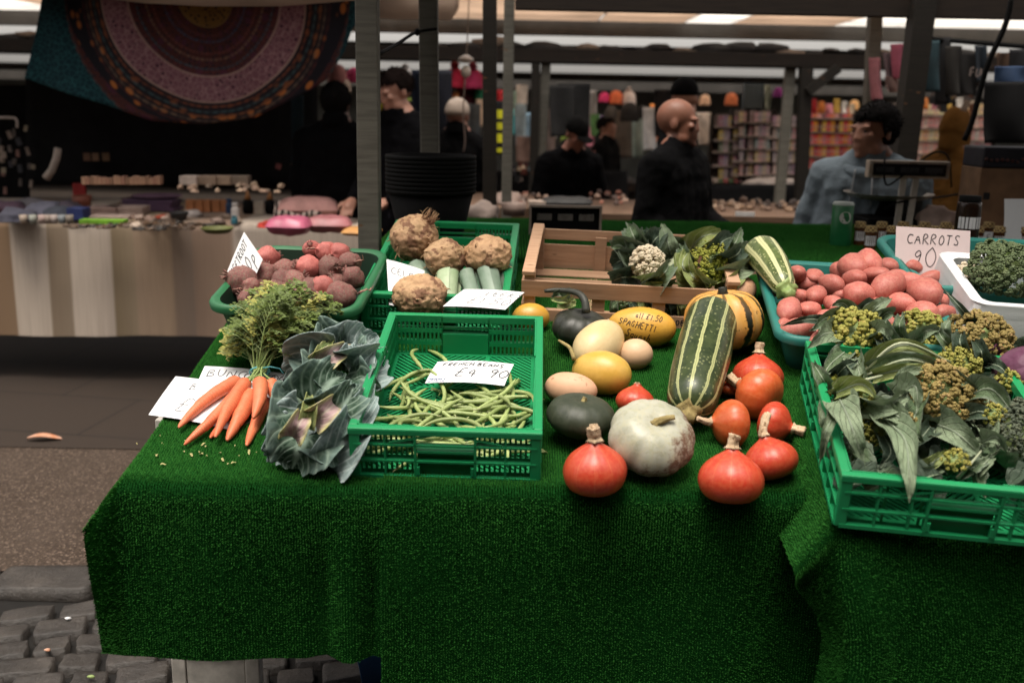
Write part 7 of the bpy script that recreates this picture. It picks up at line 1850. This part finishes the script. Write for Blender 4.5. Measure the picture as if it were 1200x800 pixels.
# clothes hanging in the middle of the market
for lab, px0, px1, py0, py1, Y, c in (('grey curtain of cloth hanging below the dark hats', 717, 740, 130, 185, 9.5, (.15, .125, .105)), ('mottled teal garment hanging next to the grey cloth', 741, 753, 128, 185, 9.4, (.34, .44, .41)), ('pale white shirt hanging by the bald man', 754, 768, 126, 176, 8.6, (.80, .82, .82)), ('black jacket hanging behind the bald head', 768, 790, 105, 160, 8.5, (.012, .011, .012)),
        ('blue grey patterned top hanging behind the buckets', 546, 562, 122, 180, 8.6, (.16, .20, .23)), ('white top hanging between the two dark posts', 606, 618, 100, 122, 8.9, (.72, .70, .66)), ('light blue top hanging between the two dark posts', 604, 616, 122, 170, 8.8, (.40, .55, .64)), ('black coat hanging between the far posts', 645, 672, 100, 160, 8.0, (.010, .010, .010)),
        ('dark jacket with blue shoulders hanging beside the grey post', 483, 494, 82, 172, 7.0, (.012, .018, .04)), ('dark navy jacket hanging on the other side of the grey post', 509, 529, 82, 176, 7.0, (.010, .012, .022)), ('dark red garment below the crimson hats', 536, 556, 98, 122, 8.3, (.08, .008, .015)), ('small red and orange toy figure hanging under the red hats', 528, 537, 108, 124, 8.2, (.45, .16, .05)),
        ('pale jumper sleeve hanging behind the far dark post', 630, 650, 128, 180, 8.4, (.34, .26, .23)), ('white top hanging beyond the olive coat', 816, 832, 132, 170, 9.3, (.75, .66, .58)), ('pale green cloth by the small dark figure', 693, 702, 134, 160, 9.4, (.14, .34, .12)), ('pink cloth heaped on pegs behind the buckets', 556, 570, 178, 198, 8.0, (.4, .15, .15)), ('peach top with a pale collar by the far posts', 606, 622, 160, 190, 8.4, (.38, .24, .19)),
        ('dark green shelf cloth by the narrow rack', 896, 903, 100, 128, 9.2, (.2, .22, .17)), ('black garment hanging above the dark seated figure', 655, 690, 98, 160, 8.1, (.008, .008, .008)), ('yellow high visibility vest hanging by the dark haired man', 446, 456, 122, 160, 7.2, (.36, .32, .02))):
    hung('hanging_garment', lab, 'garment', px0, px1, py0, py1, Y, cm(c, .9), 5, .03, 'garments hanging in the middle of the market', narrow=-.1, seed=px0)
t = hung('safety_vest', 'black vest with bright yellow patches hanging between the dark posts', 'vest', 579, 591, 118, 182, 8.0, 'blackcloth', 4, .01)
for py, h in ((134, 10), (148, 8), (162, 10), (176, 5)): p = atY(587, py, 7.93); k = kz(p); m = MB(); m.box(p, (9 * k, .01, h * k)); m.build('yellow_patch', cm((.62, .6, .02), .5), t, smooth=False)
m = MB(); m.tube(curve_pts([atY(550, -10, 6.4), atY(548, 40, 6.4), atY(546, 72, 6.4)], 8), .004, 6); t = m.build('lamp_cord', cm((.3, .26, .22))); tag(t, 'thin pale cord with a small white bulb hanging before the red hats', 'lamp')
m = ico(2); deform(m, lambda q: Vector((q.x, q.y, q.z * 1.2)) * .032 + atY(546, 84, 6.4)); m.build('bulb', cm((.70, .66, .60), .3), t)
m = MB(); m.lathe([(.012, .03), (.05, .045), (.045, .06), (.012, .08), (0, .08)], 12, close=False); deform(m, lambda q: q + atY(546, 80, 6.4)); m.build('socket', cm((.5, .46, .42), .4), t)
m = MB(); m.tube(curve_pts([atY(545, 90, 6.4), atY(543, 130, 6.4), atY(545, 165, 6.4), atY(543, 178, 6.4)], 10), .005, 6); m.build('pull_string', cm((.26, .2, .17)), t)
m = MB(); m.tube(curve_pts([atY(440, 66, 3.3), atY(465, 52, 3.6), atY(488, 38, 3.95), atY(512, 34, 3.98)], 10), .006, 6); m.add(ICO1, Matrix.Translation(atY(489, 38, 3.94)) @ Matrix.Scale(.015, 4)); tag(m.build('tie_rope', M['black']), 'black cord tied from one grey post to the other', 'rope')
m = MB(); m.tube(curve_pts([atY(1186, -5, 4.5), atY(1178, 30, 4.5), atY(1156, 80, 4.5), atY(1140, 140, 4.5), atY(1130, 165, 4.5)], 14), .012, 6); tag(m.build('bungee_cord', M['black']), 'black strap slanting down above the mustard hood', 'strap')
# scarves and shirts over the heads at the far end
for lab, px0, px1, py0, py1, Y, c in (('pale pink scarf with a red edge hanging on the grey post', 1018, 1030, 68, 118, 6.0, (.42, .17, .19)), ('pink scarf hanging beside the leaning post', 1044, 1060, 52, 92, 5.9, (.40, .10, .15)), ('grey patterned scarf between the pink ones', 1034, 1047, 62, 104, 6.0, (.16, .12, .13)), ('pale flowered scarf below the grey one', 1036, 1050, 90, 108, 5.95, (.26, .17, .15))):
    hung('scarf', lab, 'scarf', px0, px1, py0, py1, Y, cm(c, .8), 6, .03, 'scarves by the leaning post', seed=px0, sway=4)
for i, (lab, px0, px1, py0, py1, c) in enumerate((('dark teal shirt on the rail beside the leaning post', 1082, 1098, 48, 108, (.010, .028, .035)), ('black shirt next to the dark teal one', 1098, 1112, 44, 122, (.007, .007, .008)), ('black shirt with a tan collar', 1110, 1126, 54, 112, (.012, .010, .008)), ('black shirt with pale lettering', 1124, 1146, 62, 112, (.008, .007, .007)), ('black and blue shirt near the end of the rail', 1142, 1156, 54, 96, (.008, .014, .022)), ('brown shirt above the blue cloth', 1168, 1184, 62, 96, (.07, .04, .025)), ('dark shirt at the end of the rail', 1184, 1206, 58, 120, (.008, .008, .01)))):
    o = hung('hanging_shirt', lab + ' above the far racks', 'shirt', px0, px1, py0, py1, 5.6 + .05 * (i % 2), cm(c, .9), 5, .03, 'shirts on the rail', narrow=-.15, seed=i)
    if i == 3:
        m = MB(); p = atY(1136, 90, 5.5); k = kz(p)
        for pl in strokes('FUL', 0, 0, 9 * k, slant=0, seed=2): ribbon(m, pl, 1.5 * k, lambda x, y: p + Vector((x, 0, y)))
        m.build('printed_lettering', cm((.22, .17, .15)), o)
m = MB(); m.bar(atY(1070, 44, 5.65), atY(1260, 60, 5.65), .025, .025); tag(m.build('clothes_rail', M['black']), 'thin dark rail carrying the hanging shirts', 'rail')
for i in range(22): plate('keyring', 'small colourful trinket hanging below the dark shirts', 'trinket', rnd.uniform(1078, 1150), rnd.uniform(106, 128), rnd.uniform(4, 9), rnd.uniform(6, 13), 5.8 + rnd.uniform(0, .3), rnd.choice(((.02, .02, .02), (.16, .13, .02), (.14, .05, .02), (.1, .08, .07), (.03, .03, .03), (.2, .14, .1))), rnd.uniform(-25, 25), 'trinkets below the dark shirts')
for i in range(30): plate('keyring', 'small pale trinket hanging above the striped stall post', 'trinket', rnd.choice((rnd.uniform(596, 625), rnd.uniform(566, 574), rnd.uniform(655, 700))), rnd.uniform(168, 215), rnd.uniform(4, 8), rnd.uniform(4, 8), 8.4 + rnd.uniform(0, .3), rnd.choice(((.3, .1, .08), (.34, .26, .22), (.02, .02, .02), (.2, .05, .06), (.05, .05, .06))), rnd.uniform(-25, 25), 'trinkets between the far posts')
hung('market_banner', 'dark cloth side of the far clothes table', 'cloth', 440, 735, 200, 262, 8.75, 'blackcloth', 30)
hung('market_banner', 'dark cloth front of the packet counter', 'cloth', 830, 1230, 216, 330, 8.55, 'blackcloth', 30)

# more clothes on the far rails, one of each colour
FC = (('white', (.75, .72, .68)), ('cream', (.68, .56, .42)), ('sky blue', (.28, .45, .6)), ('pink', (.65, .25, .32)), ('orange', (.7, .24, .06)), ('lime green', (.36, .5, .10)), ('red', (.5, .03, .04)), ('grey', (.3, .29, .28)), ('lilac', (.4, .28, .5)), ('turquoise', (.08, .4, .42)), ('mustard', (.5, .32, .06)), ('mint', (.45, .65, .55)))
for i, (nm, c) in enumerate(FC):
    for q, (x0, x1) in enumerate(((440, 700), (590, 770))):
        px = x0 + (x1 - x0) * ((i * 5 + q * 3) % 12 + .5) / 12; w = rnd.uniform(8, 13); py = rnd.uniform(100, 116) + q * 22
        hung('hanging_garment', '%s garment hanging on the far %s rail beyond the tray table' % (nm, ('upper', 'lower')[q]), 'garment', px, px + w, py, py + rnd.uniform(26, 48), 9.9 + .25 * q, cm(c, .9), 5, .04, 'garments on the far rails', narrow=-.12, seed=i)
for i, (nm, c) in enumerate(FC[:9]):
    goods('toy', 'small %s soft toy in the row at the far clothes table' % nm, 'toy', 598 + i * 13, 205, 10, 12, .96, c, .08, 'cloth', 'soft toys at the far clothes table')
for i, (nm, c) in enumerate((FC[6], FC[4], FC[3], FC[10], FC[0], FC[1])):
    hung('hanging_garment', '%s packet string hanging above the red and orange rack' % nm, 'packet', 950 + i * 9, 957 + i * 9, 116 + (i % 3) * 3, 133, 9.5, cm(c, .5), 3, .02, 'packet strings above the hot coloured rack', seed=i)
    hung('hanging_garment', '%s packet string hanging over the orange and pink rack' % nm, 'packet', 1064 + i * 14, 1073 + i * 14, 112 + (i % 3) * 3, 128, 9.2, cm(c, .5), 3, .02, 'packet strings over the warm coloured rack', seed=i)
# ---------------------------------------------------------------- people
def skinmat(name, c):
    b = NB(name, .5, .4); col = b.ramp(b.noise(14, 4, .6), [(.3, tuple(x * .82 for x in c)), (.7, c)]); b.color(col); b.bump(b.noise(160, 3), .12, .002)
    b.p.inputs['Subsurface Weight'].default_value = .12; b.p.inputs['Subsurface Radius'].default_value = (.012, .005, .003); return b.m
def fabric(name, c):
    b = NB(name, .95, .06); col = b.ramp(b.noise(7, 4, .6), [(.3, tuple(x * .75 for x in c)), (.7, c)]); b.color(col); b.bump(b.noise(9, 4, .6), .5, .03); return b.m
def limb(m, pts, rad, n=12):
    q = curve_pts(pts, 10); rs = []
    for i in range(11):
        t = i / 10 * (len(rad) - 1); k = min(int(t), len(rad) - 2); rs.append(rad[k] + (rad[k + 1] - rad[k]) * (t - k))
    m.tube(q, rs, n)
    for p, r in ((q[0], rs[0]), (q[-1], rs[-1])): m.add(ICO2, Matrix.Translation(p) @ Matrix.Scale(r * .99, 4))
def voxel(m, size, name, mat, parent, smooth_it=3, folds=0.0):
    o = m.build(name, mat)
    r = o.modifiers.new('r', 'REMESH'); r.mode = 'VOXEL'; r.voxel_size = size
    s = o.modifiers.new('s', 'SMOOTH'); s.iterations = smooth_it; s.factor = .5
    if folds:
        for sc_, am in ((.13, 1.6), (.05, .8)):
            tx = bpy.data.textures.new('cloth_folds', 'CLOUDS'); tx.noise_scale = sc_; tx.noise_depth = 1
            dm = o.modifiers.new('d', 'DISPLACE'); dm.texture = tx; dm.strength = folds * am; dm.mid_level = .5
    dg = bpy.context.evaluated_depsgraph_get(); dg.update()
    me = bpy.data.meshes.new_from_object(o.evaluated_get(dg))
    old = o.data; o.modifiers.clear(); o.data = me; bpy.data.meshes.remove(old)
    me.polygons.foreach_set('use_smooth', np.ones(len(me.polygons), dtype=bool))
    o.parent = parent; return o
def head_mesh(m, c, s=1.0):
    """face towards -y; c is the centre of the head"""
    def E(p, r, rot=None):
        q = Matrix.Translation(Vector(c) + Vector(p) * s) @ (rot.to_4x4() if rot else Matrix.Identity(4)) @ Matrix.Diagonal((r[0] * s, r[1] * s, r[2] * s, 1)); m.add(ICO3, q)
    E((0, .018, .030), (.076, .095, .088))           # skull
    E((0, -.022, -.030), (.060, .070, .085))         # face
    E((0, -.040, -.080), (.040, .045, .034))         # jaw and chin
    E((0, -.076, -.098), (.017, .014, .014))
    for sx in (-1, 1):
        E((sx * .045, -.015, -.070), (.022, .045, .030)); E((sx * .038, -.066, -.012), (.022, .018, .016)); E((sx * .030, -.078, .022), (.026, .014, .009))
        E((sx * .077, .012, -.008), (.008, .019, .030), Matrix.Rotation(sx * .25, 3, 'Z')); E((sx * .013, -.088, -.030), (.009, .010, .008))
    E((0, -.083, -.004), (.011, .013, .030), Matrix.Rotation(-.30, 3, 'X')); E((0, -.090, -.026), (.014, .013, .011))
    E((0, -.084, -.058), (.022, .010, .006)); E((0, -.082, -.069), (.019, .010, .006))
ICO3 = ico(3)
def hand(m, w, d, up, side, s=1.0, curl=.5):
    """palm and five fingers from the wrist w along d; side points to the thumb"""
    d = Vector(d).normalized(); up = Vector(up); up = (up - d * d.dot(up)).normalized(); sd = d.cross(up) * side
    limb(m, [w, Vector(w) + d * .045 * s, Vector(w) + d * .085 * s], [.026 * s, .034 * s, .032 * s])
    for i, (o, L) in enumerate(((.030, .072), (.011, .082), (-.010, .076), (-.030, .060))):
        b = Vector(w) + d * .080 * s + sd * o * s; a = b + d * L * .45 * s - up * curl * .02 * s; e = b + d * L * .8 * s - up * curl * .055 * s
        limb(m, [b - d * .02, a, e], [.0098 * s, .009 * s, .0078 * s], 8)
    b = Vector(w) + d * .025 * s + sd * .028 * s; limb(m, [b, b + sd * .03 * s + d * .025 * s, b + sd * .032 * s + d * .055 * s - up * .01], [.013 * s, .011 * s, .009 * s], 8)
def person(label, px, py, Y, faceyaw, skin, coat, arms, trousers=(.02, .02, .025), hair=None, hairkind=None, lean=0.0, bodyyaw=None, hood=None, bulk=1.0, headk=1.0, beard=None, sleeve_to=.93, vox=.012, nod=0.0):
    """(px, py) is the centre of the head in the photograph; faceyaw turns the face from the camera (0) to the picture's right (+90)"""
    hc = atY(px, py, Y); s = (hc.z + .0) / 1.625
    by = faceyaw if bodyyaw is None else bodyyaw
    t = empty('person', label, 'person', None)
    rot = Matrix.Rotation(R(by), 4, 'Z')
    off = rot @ Vector((0, -lean, 1.625)) * s
    t.matrix_world = Matrix.Translation(Vector((hc.x - off.x, hc.y - off.y, 0))) @ rot @ Matrix.Scale(s, 4)
    L = lambda z: -lean * max(0, (z - .95) / .67) ** 1.2
    m = MB(); H = MB(); head_mesh(H, (0, 0, 0), headk)
    H.xf(Matrix.Translation((0, L(1.625), 1.625)) @ Matrix.Rotation(R(faceyaw - by), 4, 'Z') @ Matrix.Rotation(R(nod), 4, 'X')); m.add(H)
    limb(m, [(0, L(1.40) + .02, 1.40), (0, L(1.50) + .018, 1.50), (0, L(1.58) + .015, 1.57)], [.075, .058, .056])
    for x in (-.1, -.04, .04, .1):
        limb(m, [(x, 0, .92), (x, L(1.15), 1.15), (x, L(1.36) + .01, 1.36)], [.105 * bulk, .10 * bulk, .095 * bulk])
    for sx in (-1, 1):
        limb(m, [(sx * .06, L(1.42) + .01, 1.44), (sx * .17, L(1.40) + .01, 1.405)], [.065, .062])
        limb(m, [(sx * .095, 0, .92), (sx * .105, -.015, .50), (sx * .11, .02, .09)], [.095 * bulk, .062, .042]); limb(m, [(sx * .11, .03, .055), (sx * .115, -.08, .045), (sx * .12, -.16, .032)], [.042, .040, .028])
    jk = MB()
    for x in (-.10, -.035, .035, .10):
        limb(jk, [(x * 1.1, 0, .82), (x * 1.05, L(1.1), 1.10), (x * 1.05, L(1.38) + .01, 1.37)], [.128 * bulk, .122 * bulk, .108 * bulk])
    limb(jk, [(0, L(1.45) + .015, 1.43), (0, L(1.5) + .018, 1.475)], [.092, .078])
    for zc_, rc_ in ((1.495, 1.0), (1.525, .93), (1.548, .88)): jk.tube([Vector((rc_ * .074 * math.cos(a), L(1.5) + .016 + rc_ * .078 * math.sin(a), zc_ + .022 * math.sin(a))) for a in [2 * PI * i / 18 for i in range(18)]], .017, 8, closed=True)
    for sx in (-1, 1): limb(jk, [(sx * .03, L(1.5) + .02, 1.495), (sx * .11, L(1.45) + .015, 1.445), (sx * .18, L(1.4) + .01, 1.405)], [.062, .074, .078]); limb(m, [(sx * .02, L(1.55) + .018, 1.55), (sx * .10, L(1.45) + .012, 1.45)], [.05, .055])
    for i, sx in enumerate((-1, 1)):
        sh = Vector((sx * .185 * (1 + .3 * (bulk - 1)), L(1.40) + .01, 1.40)); el, wr = Vector(arms[i][0]), Vector(arms[i][1])
        limb(m, [sh, el], [.056, .045]); limb(m, [el, wr], [.044, .027])
        limb(jk, [(sx * .06, L(1.42) + .01, 1.43), sh], [.085, .082 * bulk]); limb(jk, [sh, sh.lerp(el, .5), el], [.080 * bulk, .072, .066]); limb(jk, [el, el.lerp(wr, .5), el.lerp(wr, sleeve_to)], [.064, .054, .046])
        d = (wr - el).normalized(); hand(m, wr, d, Vector((0, 0, 1)) if abs(d.z) < .8 else Vector((0, -1, 0)), -sx)
    voxel(m, .0088, 'body', skinmat('skin', skin), t, 2)
    voxel(jk, vox, 'jacket', fabric('jacket_cloth', coat), t, 4, .016)
    tr = MB()
    for sx in (-1, 1): limb(tr, [(sx * .085, 0, .93), (sx * .105, -.012, .5), (sx * .11, .02, .06)], [.118 * bulk, .085, .068])
    limb(tr, [(-.08, 0, .95), (.08, 0, .95)], [.125 * bulk, .125 * bulk]); voxel(tr, .016, 'trousers', fabric('trouser_cloth', trousers), t, 3, .012)
    HM = Matrix.Translation((0, L(1.625), 1.625)) @ Matrix.Rotation(R(faceyaw - by), 4, 'Z') @ Matrix.Rotation(R(nod), 4, 'X') @ Matrix.Scale(headk, 4)
    e = MB()
    for sx in (-1, 1): e.add(ICO2, HM @ Matrix.Translation((sx * .033, -.082, .004)) @ Matrix.Diagonal((.0085, .004, .0035, 1)))
    e.build('eyes', M['ink'], t)
    if hairkind in ('short', 'thick', 'cap', 'beanie'):
        h = ico(4); k = {'short': 1.06, 'thick': 1.13, 'cap': 1.12, 'beanie': 1.14}[hairkind]
        def f(p):
            q = Vector((p.x * .078, p.y * .097 + .020, p.z * .090 + .030)); c0 = Vector((0, .02, .03))
            kk = k * (1 + (.08 * nz(p, 2.6, 5) + .05 * nz(p, 7, 2) + .03 * nz(p, 17, 4) if hairkind in ('short', 'thick') else .01 * nz(p, 3)))
            q = c0 + (q - c0) * kk
            low = {'short': -.015, 'thick': -.055, 'cap': .02, 'beanie': .005}[hairkind]
            front = {'short': .055, 'thick': .048, 'cap': .035, 'beanie': .035}[hairkind]
            az = math.atan2(abs(p.x), -p.y); tt = smooth((R(82) - az) / R(26)); lim = low + (front + .006 * nz(p, 6, 1) - low) * tt
            if q.z < lim: q.z = lim + (q.z - lim) * .06; q = Vector((q.x * .86, .02 + (q.y - .02) * .86, q.z))
            return q
        deform(h, f)
        if hairkind in ('short', 'thick'):
            rr = random.Random(4); hv = [Vector(p) for p in h.v]; ln = .012 if hairkind == 'short' else .009
            for p in hv:
                n_ = (p - Vector((0, .02, .02))).normalized()
                if p.z < -.05: continue
                for q in range(3):
                    d_ = (n_ * .7 + Vector((rr.uniform(-.6, .6), rr.uniform(-.3, .7), rr.uniform(-.7, .1)))).normalized(); s_ = d_.orthogonal() * .003; o_ = p + Vector((rr.uniform(-.006, .006), rr.uniform(-.006, .006), rr.uniform(-.004, .004)))
                    h.face([h.vert(o_ - s_ - n_ * .004), h.vert(o_ + s_ - n_ * .004), h.vert(o_ + d_ * ln * rr.uniform(.5, 1.1))])
        if hairkind == 'cap': h.add(ICO3, Matrix.Translation((0, -.115, .035)) @ Matrix.Diagonal((.066, .062, .008, 1)))
        h.xf(HM); h.build('hair' if hairkind in ('short', 'thick') else 'cap', fabric('hair_strands', hair), t)
    if hood:
        g = MB()
        if hood == 'down':
            pts = [Vector((.135 * math.cos(a), L(1.5) + .02 + .11 * math.sin(a), 1.462 + .035 * math.sin(a))) for a in [2 * PI * i / 20 for i in range(20)]]
            g.tube(pts, .034, 10, closed=True); limb(g, [(-.06, L(1.4) + .14, 1.44), (.06, L(1.4) + .14, 1.44)], [.052, .052]); limb(g, [(0, L(1.4) + .15, 1.45), (0, L(1.4) + .155, 1.33)], [.075, .04])
            voxel(g, .011, 'hood', fabric('hood_cloth', coat), t, 3, .010)
            dr = MB()
            for sx in (-1, 1): dr.tube(curve_pts([(sx * .04, L(1.45) - .125, 1.45), (sx * .045, L(1.4) - .135, 1.38), (sx * .05, L(1.3) - .14, 1.28)], 8), .004, 6)
            dr.build('drawstring', cm((.4, .42, .44)), t)
        else:
            def f(p):
                q = Vector((p.x * .098, p.y * .122 + .02, p.z * .138 + .010))
                if p.z < 0: kx = .92 / max(.3, math.sqrt(1 - p.z * p.z)) ; q.x *= min(kx, 1.9); q.y = .02 + (q.y - .02) * min(kx, 1.7)
                q.z += .03 * max(0, p.z) ** 3; q.y += .03 * max(0, p.z) ** 2
                if p.y < -.25 : q.y = -.045 + (q.y + .045) * .12
                return q
            g = ico(4); deform(g, f); g.f = [q for q in g.f if sum(g.v[i][1] for i in q) / 3 > -.045 or sum(g.v[i][2] for i in q) / 3 > .10]; g.uv = [[(0, 0)] * 3 for _ in g.f]; g.mi = [0] * len(g.f)
            g.xf(HM); o = g.build('hood', fabric('hood_cloth', coat), t); so = o.modifiers.new('t', 'SOLIDIFY'); so.thickness = .012
    return t
AD = lambda sx: ((sx * .25, .03, 1.13), (sx * .24, -.06, .88))       # arm hanging
person('bald man in a black jacket looking towards the packet racks', 796, 145, 4.95, 72, (.24, .10, .062), (.004, .004, .0045), (((-.27, .02, 1.14), (-.20, -.20, 1.02)), ((.27, -.02, 1.14), (.17, -.26, 1.05))), bulk=1.14, headk=1.08, bodyyaw=50, hair=(.25, .14, .09))
person('man with dark hair in a blue grey hoodie looking away behind the scale', 1023, 155, 4.55, -62, (.34, .16, .105), (.17, .208, .238), (((-.30, .03, 1.14), (-.22, -.14, .92)), ((.29, -.03, 1.13), (.16, -.22, 1.02))), hair=(.010, .009, .009), hairkind='thick', hood='down', bulk=1.22, headk=1.13, bodyyaw=-30)
person('person in a mustard yellow hooded coat turned away from the stall', 1122, 156, 6.3, 112, (.18, .09, .06), (.12, .058, .015), (AD(-1), AD(1)), hood='up', bodyyaw=120)
person('young man with short dark hair in a black jacket looking down', 463, 108, 5.75, -52, (.44, .225, .16), (.004, .004, .005), (((-.25, -.02, 1.13), (-.16, -.24, 1.03)), ((.25, -.04, 1.13), (.12, -.26, 1.04))), hair=(.015, .010, .009), hairkind='short', bodyyaw=-35, lean=.06, nod=18)
person('person in a long black coat seen from the back next to the hanging cloth', 395, 122, 6.0, 168, (.10, .05, .035), (.003, .003, .0035), (AD(-1), AD(1)), hair=(.008, .007, .007), hairkind='thick', bulk=1.15)
person('dark figure in a black cap bending over the tray table with one hand out', 676, 158, 6.6, 28, (.26, .115, .08), (.003, .003, .0035), (((-.30, -.16, 1.10), (-.10, -.42, 1.03)), ((.30, -.14, 1.10), (.05, -.46, 1.02))), hair=(.006, .006, .006), hairkind='cap', lean=.22, nod=30, bulk=1.2)
person('small far person with dark hair and a dark coat beyond the tray table', 712, 150, 9.2, 60, (.38, .19, .13), (.006, .006, .006), (AD(-1), AD(1)), hair=(.01, .008, .008), hairkind='short')
person('person in a dark cap and olive coat standing past the bald man', 803, 116, 6.4, 150, (.30, .15, .10), (.055, .048, .035), (((-.28, .0, 1.13), (-.24, -.1, .9)), AD(1)), hair=(.003, .003, .0035), hairkind='cap', bodyyaw=88, bulk=.85)
person('person in a cream beanie and black top behind the stack of buckets', 537, 136, 6.9, 165, (.36, .18, .13), (.004, .004, .0045), (AD(-1), AD(1)), hair=(.48, .40, .34), hairkind='beanie')
# ---------------------------------------------------------------- light and camera
SUN_EL, SUN_AZ = R(76), R(-150)               # from above and behind the photographer's shoulder
w = bpy.data.worlds.new('World'); scene.world = w; w.use_nodes = True
nt = w.node_tree; nt.nodes.clear()
sky = nt.nodes.new('ShaderNodeTexSky'); sky.sky_type = 'NISHITA'; sky.sun_disc = False
sky.sun_elevation = SUN_EL; sky.sun_rotation = SUN_AZ; sky.air_density = 1.0; sky.dust_density = 4.0; sky.ozone_density = 1.0
hs = nt.nodes.new('ShaderNodeHueSaturation'); hs.inputs['Saturation'].default_value = .15
warm_ = nt.nodes.new('ShaderNodeMix'); warm_.data_type = 'RGBA'; warm_.blend_type = 'MULTIPLY'; warm_.inputs[0].default_value = 1; warm_.inputs[7].default_value = (1.0, .935, .87, 1)
bg = nt.nodes.new('ShaderNodeBackground'); bg.inputs[1].default_value = .15
out = nt.nodes.new('ShaderNodeOutputWorld')
nt.links.new(sky.outputs[0], hs.inputs['Color']); nt.links.new(hs.outputs[0], warm_.inputs[6]); nt.links.new(warm_.outputs[2], bg.inputs[0]); nt.links.new(bg.outputs[0], out.inputs[0])
sd = bpy.data.lights.new('sun', 'SUN'); sd.energy = 1.5; sd.angle = R(30); sd.color = (1.0, .92, .81)
so = bpy.data.objects.new('sun', sd); COL.objects.link(so)
# sun_rotation turns clockwise from +y as seen from above
dvec = Vector((math.sin(SUN_AZ) * math.cos(SUN_EL), math.cos(SUN_AZ) * math.cos(SUN_EL), math.sin(SUN_EL)))
so.rotation_euler = dvec.to_track_quat('Z', 'Y').to_euler(); so.location = dvec * 20
cd = bpy.data.cameras.new('camera'); cam = bpy.data.objects.new('camera', cd); COL.objects.link(cam)
cd.sensor_width = 36; cd.lens = F / 1200 * 36; cd.clip_start = .05; cd.clip_end = 3000
cam.matrix_world = Matrix.Translation(CAM) @ Matrix.Rotation(PI / 2 - PITCH, 4, 'X') @ Matrix.Rotation(ROLL, 4, 'Z')
cd.dof.use_dof = True; cd.dof.focus_distance = 2.45; cd.dof.aperture_fstop = 2.5
scene.camera = cam
vs = scene.view_settings; vs.view_transform = 'Standard'; vs.look = 'None'; vs.gamma = 1; vs.use_curve_mapping = False; vs.exposure = .92
scene.render.engine = 'CYCLES'; scene.cycles.use_denoising = True; scene.cycles.max_bounces = 8; scene.cycles.diffuse_bounces = 4; scene.cycles.transmission_bounces = 4
scene.render.resolution_x = 1024; scene.render.resolution_y = 682
